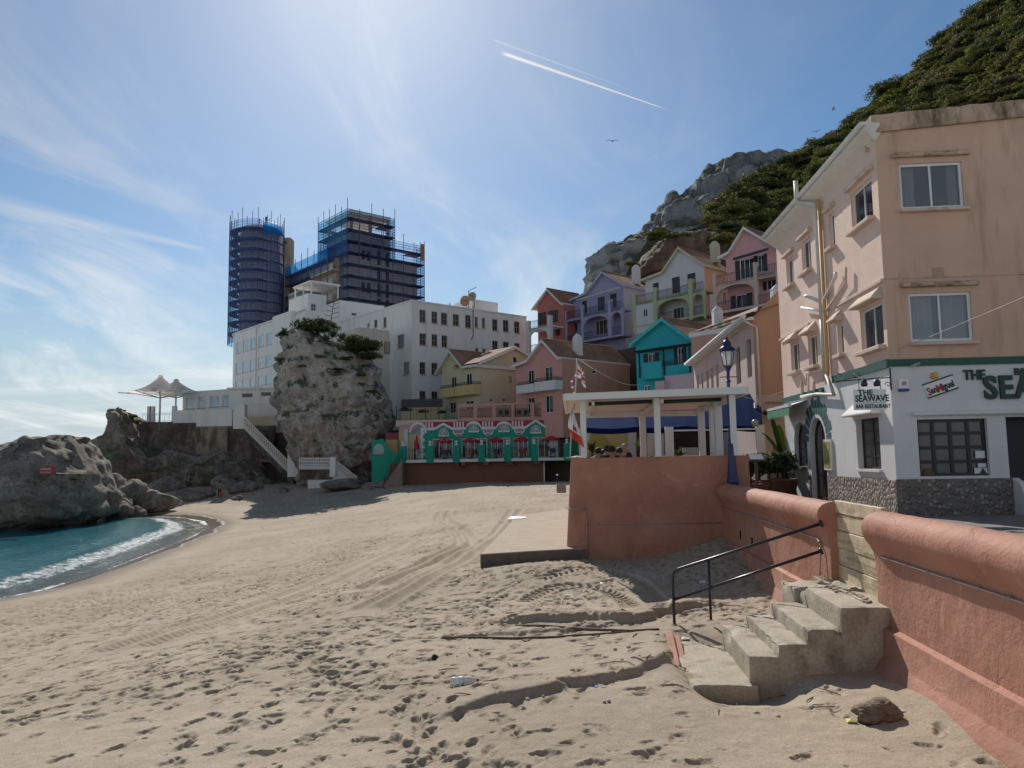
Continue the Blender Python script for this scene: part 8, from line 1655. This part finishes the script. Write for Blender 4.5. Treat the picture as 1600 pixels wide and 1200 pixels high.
# things by the left foot of the bastion
def sandz(x, y): return ground((x, y))
ap_z = at(815, 863, 17.6).z; A_ = [at(750, 866, 17.45), at(884, 857, 17.8)]; zs0 = ap_z
B = MB(); f0 = atz(750, 866, zs0); f1 = uv(18.3, .25, zs0); b0 = atz(806, 806, zs0); b1 = uv(33, .25, zs0); mid = atz(792, 822, zs0)
top = [f0, f0.lerp(f1, .5)+V*0+U*.05, f1, b1, b0, mid]; B.prism([p.copy() for p in top], (0, 0, -.42)); apm = pm('sandy concrete', (.40, .33, .245), .95, .12, 1.5, .4, 30, stain=(.28, .22, .16), sk=.5, grain=.12); edm = pm('concrete edge', (.15, .125, .10), .9, .3, 5, .5)
for i in range(len(B.f)): B.m[i] = 0 if len(B.f[i]) > 4 else 1
tag(B.build('concrete_apron', [apm, edm], origin=tuple(f0), bevel=.02), 'flat sand covered concrete slab at the foot of the bastion', 'concrete slab')
p = atz(808, 809, zs0+.01); o = tag(MB().add([(-.33, -.5, .0), (.33, -.35, .012), (.3, .55, .0), (-.22, .5, .02), (0, 0, .05)], [(0, 1, 4), (1, 2, 4), (2, 3, 4), (3, 0, 4)]).build('plastic_sheet', pm('pale sheet', (.66, .64, .62), .6, .1)), 'pale crumpled sheet lying on the concrete slab', 'sheet'); o.location = p
cr_ = thing('grey_crate', 'grey slatted crate on the sand against the left side of the bastion', 'crate', at(877, 770, 33)); B = MB()
for k in range(4): B.box(-.2, .2, -.2, .2, .02+.095*k, .095+.095*k)
B.build('slats', pm('grey slats', (.34, .31, .28), .8, .2, 8), cr_); MB().box(-.17, .17, -.17, .17, .0, .38).build('body', pm('crate inside', (.1, .09, .08), .9), cr_)
t = thing('bollard_light', 'thin dark post with a white cap behind the bastion', 'post', at(871, 757, 40)); hh = at(871, 743, 40).z-t.location.z; MB().tube([(0, 0, -.3), (0, 0, hh)], .03, 6).build('post', dark_metal, t); MB().lathe([(.0, hh-.02), (.06, hh), (.05, hh+.06), (0, hh+.08)], 8).build('cap', white_paint, t)
# alley greenery: pots, shrubs, banana, menu stand
potm = pm('terracotta brown', (.16, .08, .05), .85, .25, 4, .2)
for px, u, r_, h_, lb in ((1170, 23.5, .33, .5, 'brown pot with a dark shrub left of the menu stand'), (1184, 25.5, .36, .55, 'brown pot with a dark shrub behind the menu stand'), (1199, 24.5, .36, .55, 'brown pot with a dark shrub right of the menu stand'), (1212, 25.5, .36, .55, 'brown pot with a dark shrub beside the alley wall'), (1221, 24.2, .42, .62, 'large brown pot beside the bar corner')):
    p = uv(u, vpx(px, u), 3.2); t = thing('potted_plant', lb, 'potted plant', p, 0, 'potted plants in the alley'); MB().lathe([(r_*.72, 0), (r_, h_*.9), (r_*1.06, h_*.9), (r_*1.06, h_), (r_*.9, h_), (r_*.86, h_*.9), (0, h_*.9)], 16).build('pot', potm, t)
    me = leaf_mesh('foliage', *leaf_cloud(700, [(0, 0, h_+.25, .42), (.15, .1, h_+.5, .34), (-.15, 0, h_+.45, .34)], .075, rg), leaf_d); o = bpy.data.objects.new('foliage', me); COL.objects.link(o); o.parent = t
    MB().tube([(0, 0, h_*.8), (.02, 0, h_+.4)], .03, 6).build('stem', pm('stem brown', (.08, .05, .03), .9), t)
def broad_leaf(B, base, az, ln, w, lift, sag):
    rows = []; d = Vector((math.cos(az), math.sin(az), 0)); s = Vector((-math.sin(az), math.cos(az), 0)); n = 9
    for k in range(n+1): f = k/n; c = Vector(base)+d*(ln*f*math.cos(lift))+EZ*(ln*f*math.sin(lift)-sag*f*f*ln); ww = w*math.sin(math.pi*min(1, .12+.88*f))**.6*(1-.15*(k % 2)); rows.append((c-s*ww/2+EZ*.03, c, c+s*ww/2+EZ*.03))
    vs = [p for r in rows for p in r]; B.add(vs, [(3*k+j, 3*k+j+1, 3*k+j+4, 3*k+j+3) for k in range(n) for j in range(2)], 0, True)
u_ = 26.4; p = uv(u_, vpx(1221, u_), 3.2); t = thing('banana_plant', 'tall broad leaved banana plant at the corner of the bar', 'plant', p); bl_m = leaf_mat('banana leaf', (.03, .05, .008), (.06, .10, .015), (.12, .16, .03))
MB().tube([(0, 0, 0), (.03, 0, .9), (0, 0, 1.5)], [.12, .09, .05], 8).build('stem', pm('banana stem', (.12, .12, .05), .8, .3), t)
for az, ln, w, lift, sag, z in ((2.4, 1.5, .36, 1.1, .3, 1.2), (3.6, 1.3, .32, .7, .5, 1.1), (1.4, 1.4, .34, 1.25, .2, 1.3), (4.6, 1.2, .32, .6, .5, 1.0), (3.0, 1.1, .30, .3, .6, .8), (5.4, 1.1, .3, .8, .4, 1.2), (.4, 1.0, .3, .9, .4, 1.2), (3.3, 1.7, .38, 1.35, .1, 1.3)):
    B = MB(); broad_leaf(B, (0, 0, z), az, ln, w, lift, sag); B.build('leaf', bl_m, t)
u_ = 21.5; p = uv(u_, vpx(1180, u_), 3.2); t = thing('menu_stand', 'wooden stand holding a pale menu sheet in front of the pots', 'menu stand', p); zt_ = hu(1180, 715, u_).z-3.2; wd = pm('dark wood stand', (.10, .04, .03), .6, .3, 6, .1)
MB().box(-.04, .04, -.03, .03, 0, zt_-.1).build('post', wd, t, bevel=.005); MB().box(-.2, .2, -.15, .15, 0, .03).build('base', wd, t); MB().obox((0, 0, zt_), V*.23, Vector((0, .13, .09)), Vector((0, -.009, .013))).build('tray', wd, t); MB().obox((0, -.016, zt_+.022), V*.18, Vector((0, .10, .069)), Vector((0, -.001, .002))).build('sheet', pm('menu sheet blue', (.50, .56, .62), .5, .1, 12), t)
# plants seen under the navy awning
for px, py, u, s, lb in ((1060, 712, 33, .55, 'green potted palm seen behind the canopy posts'), (1000, 700, 34, .5, 'dark spiky plant under the navy awning'), (925, 700, 30, .45, 'leafy plant at the left end of the terrace')):
    p = hu(px, py, u); t = thing('potted_palm', lb, 'plant', Vector((p.x, p.y, 3.5))); MB().lathe([(.2, 0), (.28, .45), (0, .45)], 12).build('pot', potm, t); v, f, tn = agave(30, s*1.3, .1, rg); me = leaf_mesh('fronds', v+np.array([0, 0, p.z-3.5-.15]), f, tn, leaf_g if px != 1000 else leaf_d); o = bpy.data.objects.new('fronds', me); COL.objects.link(o); o.parent = t; MB().tube([(0, 0, .4), (0, 0, p.z-3.5-.1)], .04, 6).build('stem', pm('stem brown', (.08, .05, .03), .9), t)
# ------------------------------------------------------------------ people
skin_m = pm('skin', (.42, .24, .17), .6, .05, bump=0)
def person(label, J, edges, rad, mats, bone_mat, loc, rz=0, hair=None, group=None):
    """one continuous skinned body; each face takes the clothing of its nearest bone"""
    names = list(J); me = bpy.data.meshes.new('person'); me.from_pydata([J[k] for k in names], [(names.index(a), names.index(b)) for a, b in edges], []); o = bpy.data.objects.new('person', me); COL.objects.link(o)
    o.modifiers.new('s', 'SKIN'); sv = me.skin_vertices[0].data
    for i, k in enumerate(names): sv[i].radius = (rad[k], rad[k]*(.72 if k in ('chest', 'waist', 'pelvis') else 1)); sv[i].use_root = k == 'pelvis'
    o.modifiers.new('sub', 'SUBSURF').render_levels = 2; o.modifiers['sub'].levels = 2
    dg = bpy.context.evaluated_depsgraph_get(); me2 = bpy.data.meshes.new_from_object(o.evaluated_get(dg)); bpy.data.objects.remove(o)
    for m in mats: me2.materials.append(m)
    segs = [(Vector(J[a]), Vector(J[b]), bone_mat.get((a, b), bone_mat.get(b, 0))) for a, b in edges]
    for f in me2.polygons:
        c = f.center; best = (9, 0)
        for a, b, m in segs: d = b-a; t = max(0, min(1, (c-a).dot(d)/d.dot(d))); q = (c-a-d*t).length; best = min(best, (q, m))
        f.material_index = best[1]; f.use_smooth = True
    o = bpy.data.objects.new('person', me2); COL.objects.link(o); place(o, loc, rz); tag(o, label, 'person', group)
    h = Vector(J['head']); F_ = MB(); r = rad['head']
    if hair:
        b = bmesh.new(); bmesh.ops.create_icosphere(b, subdivisions=3, radius=1); vs = [Vector((v.co.x*r*1.06, v.co.y*r*1.12+.012, v.co.z*r*1.12+.02)) for v in b.verts]
        fs = [[v.index for v in f.verts] for f in b.faces if not (f.calc_center_median().y < -.25 and f.calc_center_median().z < .55) and f.calc_center_median().z > -.55]; F_.add([h+v for v in vs], fs, 0, True); b.free(); F_.build('hair', hair, o, recalc=False)
    E_ = MB()
    for s in (-1, 1): E_.obox(h+Vector((s*r*.38, -r*.93, r*.05)), EX*.012, EY*.006, EZ*.007)
    E_.build('eyes', dark_metal, o)
    return o
def fingers(J, E, rad, wrist, hand, d, s, spread):
    """five fingers of different length leaving the hand, thumb from its side"""
    d, s = Vector(d).normalized(), Vector(s).normalized(); h = Vector(J[hand])
    for k, (ln, off) in enumerate(((.07, -.9), (.085, -.3), (.08, .3), (.06, .9))):
        a, b = f'{hand}_f{k}', f'{hand}_g{k}'; J[a] = h+d*.05+s*off*.024*spread; J[b] = h+d*(.05+ln)+s*off*.028*spread+s.cross(d)*.018; rad[a], rad[b] = .010, .008; E += [(hand, a), (a, b)]
    J[hand+'_t'] = h+d*.03+s*-.055; rad[hand+'_t'] = .010; E.append((hand, hand+'_t'))
def rig(pose):
    J = {k: Vector(v) for k, v in pose.items()}
    E = [('pelvis', 'waist'), ('waist', 'chest'), ('chest', 'neck'), ('neck', 'head'), ('head', 'crown'), ('head', 'nose')]
    for s in 'lr': E += [('chest', 'sh'+s), ('sh'+s, 'el'+s), ('el'+s, 'wr'+s), ('wr'+s, 'ha'+s), ('pelvis', 'hi'+s), ('hi'+s, 'kn'+s), ('kn'+s, 'an'+s), ('an'+s, 'to'+s)]
    rad = dict(pelvis=.15, waist=.14, chest=.16, neck=.058, head=.098, crown=.07, nose=.018)
    for s in 'lr': rad.update({'sh'+s: .068, 'el'+s: .046, 'wr'+s: .032, 'ha'+s: .036, 'hi'+s: .088, 'kn'+s: .06, 'an'+s: .04, 'to'+s: .034})
    return J, E, rad
MATMAP = lambda top, bot, skin, shoe: {**{k: top for k in ('waist', 'chest', 'shl', 'shr', 'ell', 'elr', 'wrl', 'wrr')}, **{k: bot for k in ('hil', 'hir', 'knl', 'knr', 'anl', 'anr')}, **{'tol': shoe, 'tor': shoe}, **{k: skin for k in ('neck', 'head', 'crown', 'nose', 'hal', 'har')}}
def bm_full(J, m):
    m = dict(m)
    for k in J:
        if '_' in k: m[k] = 2
    return m
walk = dict(pelvis=(0, 0, .92), waist=(0, -.01, 1.06), chest=(0, -.02, 1.30), neck=(0, -.03, 1.48), head=(0, -.05, 1.60), crown=(0, -.04, 1.66), nose=(0, -.155, 1.595), shl=(.17, -.02, 1.40), ell=(.22, .05, 1.13), wrl=(.22, -.04, .90), hal=(.22, -.06, .83), shr=(-.17, -.02, 1.40), elr=(-.22, .06, 1.13), wrr=(-.24, .04, .89), har=(-.24, .03, .82),
    hil=(.09, 0, .88), knl=(.10, -.14, .50), anl=(.10, -.16, .09), tol=(.10, -.32, .05), hir=(-.09, 0, .88), knr=(-.10, .06, .48), anr=(-.10, .26, .12), tor=(-.10, .14, .04))
hair_d = pm('dark hair', (.025, .018, .013), .7, .3, 30, .1); hair_g = pm('grey hair', (.25, .23, .21), .7, .2, 30, .1)
top_g = pm('grey jumper', (.20, .19, .21), .9, .15, 8, .1); bot_d = pm('dark trousers', (.022, .024, .035), .9, .2, 8, .1); shoe_m = pm('dark shoes', (.02, .018, .016), .6)
J, E, rad = rig(walk); fingers(J, E, rad, 'wrl', 'hal', (0, -.1, -1), (0, -1, 0), 1); fingers(J, E, rad, 'wrr', 'har', (0, -.1, -1), (0, -1, 0), .8)
pw = atz(343, 787, .45); pw.z = sandz(pw.x, pw.y); print('walker', pw)
pers = person('person in a grey jumper walking along the sand with an orange bag', J, E, rad, [top_g, bot_d, skin_m, shoe_m], bm_full(J, MATMAP(0, 1, 2, 3)), pw, R(205), hair_d)
bp = pw+Matrix.Rotation(R(205), 3, 'Z') @ Vector((-.25, .03, .74)); t = thing('carrier_bag', 'orange carrier bag in the hand of the walking person', 'bag', bp); om = pm('orange plastic', (.72, .14, .02), .55, .1, 6, .1)
b = bmesh.new(); bmesh.ops.create_icosphere(b, subdivisions=3, radius=1); vs = [Vector((v.co.x*.13*(1.15-.45*v.co.z), v.co.y*.19*(1.1-.5*v.co.z), v.co.z*.22-.20))*(1+.12*noise.noise(v.co*3)) for v in b.verts]; MB().add(vs, [[v.index for v in f.verts] for f in b.faces], 0, True).build('body', om, t); b.free(); MB().tube([(0, .07, -.03), (0, .02, .06), (0, -.05, -.03)], .008, 5).build('handles', om, t)
# diners behind the parapet
seat = dict(pelvis=(0, 0, .52), waist=(0, .02, .66), chest=(0, .03, .90), neck=(0, .02, 1.08), head=(0, -.01, 1.20), crown=(0, 0, 1.27), nose=(0, -.115, 1.195), shl=(.17, .03, 1.0), ell=(.24, -.05, .76), wrl=(.14, -.26, .74), hal=(.10, -.33, .75), shr=(-.17, .03, 1.0), elr=(-.24, -.05, .76), wrr=(-.14, -.26, .74), har=(-.10, -.33, .75),
    hil=(.09, -.04, .50), knl=(.12, -.44, .50), anl=(.12, -.46, .09), tol=(.12, -.60, .05), hir=(-.09, -.04, .50), knr=(-.12, -.44, .50), anr=(-.12, -.46, .09), tor=(-.12, -.60, .05))
tops = [pm('white shirt', (.6, .6, .6), .9), pm('black top', (.02, .02, .02), .9), pm('dark green top', (.05, .08, .04), .9), pm('blue shirt', (.05, .07, .16), .9)]
wch = chair(pm('white plastic chair', (.55, .55, .53), .5)); dt = table(pm('pale tabletop', (.5, .48, .44), .5)); usew = []
for i, (px, u, rz, tp, hr_, dz_, lb) in enumerate(((934, 22.5, 150, 0, 0, .0, 'diner with dark hair in a white shirt, leftmost behind the parapet'), (943, 23.5, 200, 1, 0, -.04, 'dark dressed diner second from left behind the parapet'), (948.5, 22.2, 170, 2, 0, .05, 'diner in dark green just left of the middle diner'), (955.5, 21.0, 180, 1, 0, .03, 'diner in black with dark hair, largest behind the parapet'), (967, 23.0, 190, 3, 0, .0, 'diner in a blue shirt right of the largest diner'), (975.5, 24.0, 160, 1, 1, .12, 'diner in black with grey hair, rightmost of the group'))):
    J, E, rad = rig(seat); fingers(J, E, rad, 'wrl', 'hal', (-.3, -1, 0), (1, 0, 0), 1); fingers(J, E, rad, 'wrr', 'har', (.3, -1, 0), (-1, 0, 0), 1)
    p = uv(u, vpx(px, u), 3.5+.02+dz_); person(lb, J, E, rad, [tops[tp], bot_d, skin_m, shoe_m], bm_full(J, MATMAP(0, 1, 2, 3)), p, R(rz), hair_g if hr_ else hair_d, 'diners on the terrace')
    c = wch if i == 0 else copy_tree(wch); place(c, (p.x, p.y, 3.5), R(rz), 1, 'white plastic chair under '+lb.split(',')[0].replace('diner', 'the diner'), 'chairs on the canopy terrace')
for i, (u, v, lb) in enumerate(((21.8, 1.25, 'pale round table among the diners'), (24.5, 1.9, 'pale round table at the back of the canopy terrace'))): c = dt if i == 0 else copy_tree(dt); place(c, tuple(uv(u, v, 3.5)), 0, 1, lb, 'tables on the canopy terrace')
# ------------------------------------------------------------------ litter and odds and ends on the sand
def onsand(px, py, z=2.05):
    for _ in range(5): p = atz(px, py, z); z = sandz(p.x, p.y)
    return Vector((p.x, p.y, z))
p = onsand(725, 1070); t = thing('plastic_bottle', 'clear plastic bottle with a red cap lying on the sand', 'bottle', p+EZ*.045, R(8)); bm2, nt, N, L, P = nodes('clear plastic'); P.inputs['Base Color'].default_value = (.88, .90, .90, 1); P.inputs['Roughness'].default_value = .12; P.inputs['Transmission Weight'].default_value = .55; P.inputs['IOR'].default_value = 1.2
prof = [(0, -.15), (.042, -.15), (.048, -.14), (.046, -.10), (.049, -.08), (.046, -.05), (.049, -.02), (.046, .01), (.048, .05), (.040, .09), (.018, .12), (.015, .135)]
B = MB().lathe(prof, 16); B.v = [Vector((v.z, v.y, v.x)) for v in B.v]; B.build('body', bm2, t); B = MB().lathe([(.018, .135), (.018, .16), (0, .16)], 12); B.v = [Vector((v.z, v.y, v.x)) for v in B.v]; B.build('cap', pm('red cap', (.5, .05, .03), .4), t); B = MB().lathe([(.0485, -.06), (.0485, .0)], 16); B.v = [Vector((v.z, v.y, v.x))*1.01 for v in B.v]; B.build('label', pm('bottle label', (.75, .76, .78), .5, .1, 20), t)
p = onsand(680, 1031); b = bmesh.new(); bmesh.ops.create_icosphere(b, subdivisions=3, radius=.05)
for v in b.verts: v.co *= 1+.4*noise.noise(v.co*20)
o = tag(MB().add([v.co for v in b.verts], [[v.index for v in f.verts] for f in b.faces], 0, True).build('dark_stone', pm('dark stone', (.025, .018, .015), .8)), 'small dark stone alone on the sand left of the bottle', 'stone'); o.location = p+EZ*.02; b.free()
p = onsand(1370, 1125); b = bmesh.new(); bmesh.ops.create_icosphere(b, subdivisions=5, radius=1)
for v in b.verts: q = v.co.copy(); v.co = Vector((q.x*.19, q.y*.15, q.z*.11))*(1+.35*noise.noise(q*1.3+Vector((4, 4, 1)))+.12*noise.noise(Vector((q.x*3, q.y*3, q.z*14))))
o = tag(MB().add([v.co for v in b.verts], [[v.index for v in f.verts] for f in b.faces], 0, True).build('driftwood_stump', pm('driftwood brown', (.20, .145, .10), .95, .35, 8, .9, 25, stain=(.06, .04, .025), sk=.8, ss=(6, 6, 40))), 'chunky brown driftwood stump on the sand below the salmon wall', 'driftwood'); o.location = p+EZ*.05; b.free()
stickm = pm('grey stick', (.15, .105, .07), .9, .3, 20, .3); B = MB(); pts = [onsand(*q) for q in ((750, 976), (800, 979), (850, 981), (915, 984), (985, 988), (1030, 985))]; 
B.tube([q+EZ*.012 for q in pts], [.012, .02, .024, .028, .026, .02], 7); tag(B.build('driftwood_pole', stickm, origin=tuple(pts[0])), 'long thin driftwood pole half buried along the sand ledge', 'driftwood')
pts = [onsand(*q) for q in ((655, 999), (720, 999), (800, 998), (870, 996), (940, 991), (1000, 987))]; B = MB(); B.tube([q+EZ*.008 for q in pts], [.008, .014, .016, .016, .014, .01], 6); tag(B.build('driftwood_pole', stickm, origin=tuple(pts[0])), 'second thin driftwood pole in front of the sand ledge', 'driftwood')
stk = MB().tube([(-.09, 0, 0), (-.03, .004, .004), (.04, -.003, .003), (.10, .004, .0)], [.003, .005, .0045, .002], 6).build('twig', stickm); nst = 0; rr = random.Random(5)
zones = [((1040, 1200), (850, 905), 10), ((980, 1200), (905, 960), 8), ((960, 1040), (985, 1040), 8), ((600, 960), (1010, 1100), 10), ((300, 760), (880, 1000), 6), ((1120, 1330), (1070, 1125), 8)]
stn = bpy.data.meshes.new('pebble'); b = bmesh.new(); bmesh.ops.create_icosphere(b, subdivisions=2, radius=.03)
for v in b.verts: v.co = Vector((v.co.x, v.co.y*.8, v.co.z*.6))*(1+.3*noise.noise(v.co*25))
b.to_mesh(stn); b.free(); stn.materials.append(pm('pale pebble', (.42, .38, .33), .8, .3, 9, .2)); pa_ = pm('white litter', (.7, .7, .7), .7, .1)
first_used = False
for (x0, x1), (y0, y1), n in zones:
    for _ in range(n):
        p = onsand(rr.uniform(x0, x1), rr.uniform(y0, y1)); v_ = PV(p.x, p.y)
        if v_ > 3.2: continue
        o = stk if not first_used else copy_tree(stk); first_used = True; place(o, p+EZ*.008, rr.uniform(0, 3.14), rr.uniform(.6, 1.5)); tag(o, 'small dry grey twig lying on the sand', 'twig', 'twigs on the sand', 'thing')
        p = onsand(rr.uniform(x0, x1), rr.uniform(y0, y1))
        if PV(p.x, p.y) > 3.2: continue
        o = bpy.data.objects.new('pebble', stn); COL.objects.link(o); place(o, p+EZ*.006, rr.uniform(0, 3), rr.uniform(.5, 1.3)); tag(o, 'small pale pebble lying on the sand', 'pebble', 'pebbles on the sand', 'thing')
for px, py, s, m_, lb in ((1100, 917, .09, pa_, 'white scrap of litter on the shaded sand near the handrail'), (1070, 1010, .07, pa_, 'white scrap of litter beside the kerb stone'), (928, 1059, .05, pm('blue litter', (.12, .25, .5), .5), 'small blue scrap of litter right of the bottle'), (941, 913, .04, pm('yellow litter', (.5, .45, .05), .5), 'small yellow scrap in the tyre track'), (1404, 1112, .06, pa_, 'white scrap of litter beside the driftwood stump'), (1330, 1128, .05, pm('yellow litter', (.5, .45, .05), .5), 'small yellow scrap left of the driftwood stump')):
    p = onsand(px, py); o = tag(MB().add([(-s, -s*.6, .003), (s*.8, -s*.7, .012), (s, s*.7, .004), (-s*.7, s*.8, .014), (.1*s, 0, s*.45)], [(0, 1, 4), (1, 2, 4), (2, 3, 4), (3, 0, 4)]).build('litter', m_), lb, 'litter', 'litter on the sand', 'thing'); o.location = p+EZ*.004
# overhead cables and gulls
def cable(label, a, b, sag=.15, r=.008):
    B = MB(); B.tube([a.lerp(b, k/16)-EZ*sag*4*(k/16)*(1-k/16) for k in range(17)], r, 5); tag(B.build('cable', pm('grey cable', (.36, .34, .32), .6, bump=0), origin=tuple(a)), label, 'cable')
cable('thin pale cable strung in front of the apricot wall', at(1680, 430, 11), at(1196, 620, 29.2), .12); cable('thin cable from the flag pole to the turquoise house', hu(904, 561, 19.5), at(1000, 600, 52), .3, .015); cable('thin cable stretched across the end of the navy awning', hu(1146, 612, 17.8), hu(1190, 621, 29.0), .1)
gull_me = MB(); gull_me.tube([(0, .2, 0), (0, .1, .02), (0, -.1, .02), (0, -.22, .03), (0, -.26, .02)], [.01, .05, .06, .04, .008], 8)
for s in (-1, 1): gull_me.add([(0, .08, .03), (0, -.08, .03), (s*.35, -.12, .16), (s*.35, .04, .16), (s*.72, .02, .08), (s*.70, .06, .08)], [(0, 1, 2, 3), (3, 2, 4, 5)])
gl = gull_me.build('seagull', pm('gull grey', (.30, .30, .31), .8), recalc=False)
for i, (px, py, D, lb) in enumerate(((957, 221, 90, 'lone gull in the blue sky above the lavender house'), (1302, 171, 100, 'gull beside the ridge above the apricot gutter'), (1275, 206, 110, 'gull just below the highest ridge gull'), (1378, 135, 110, 'gull close to the hillside trees'), (1206, 238, 120, 'gull above the right end of the grey cliff'), (1474, 72, 110, 'highest gull at the top of the hillside'))): o = gl if i == 0 else copy_tree(gl); place(o, at(px, py, D), i*1.3, 1.1); tag(o, lb, 'seagull', 'gulls over the hillside')
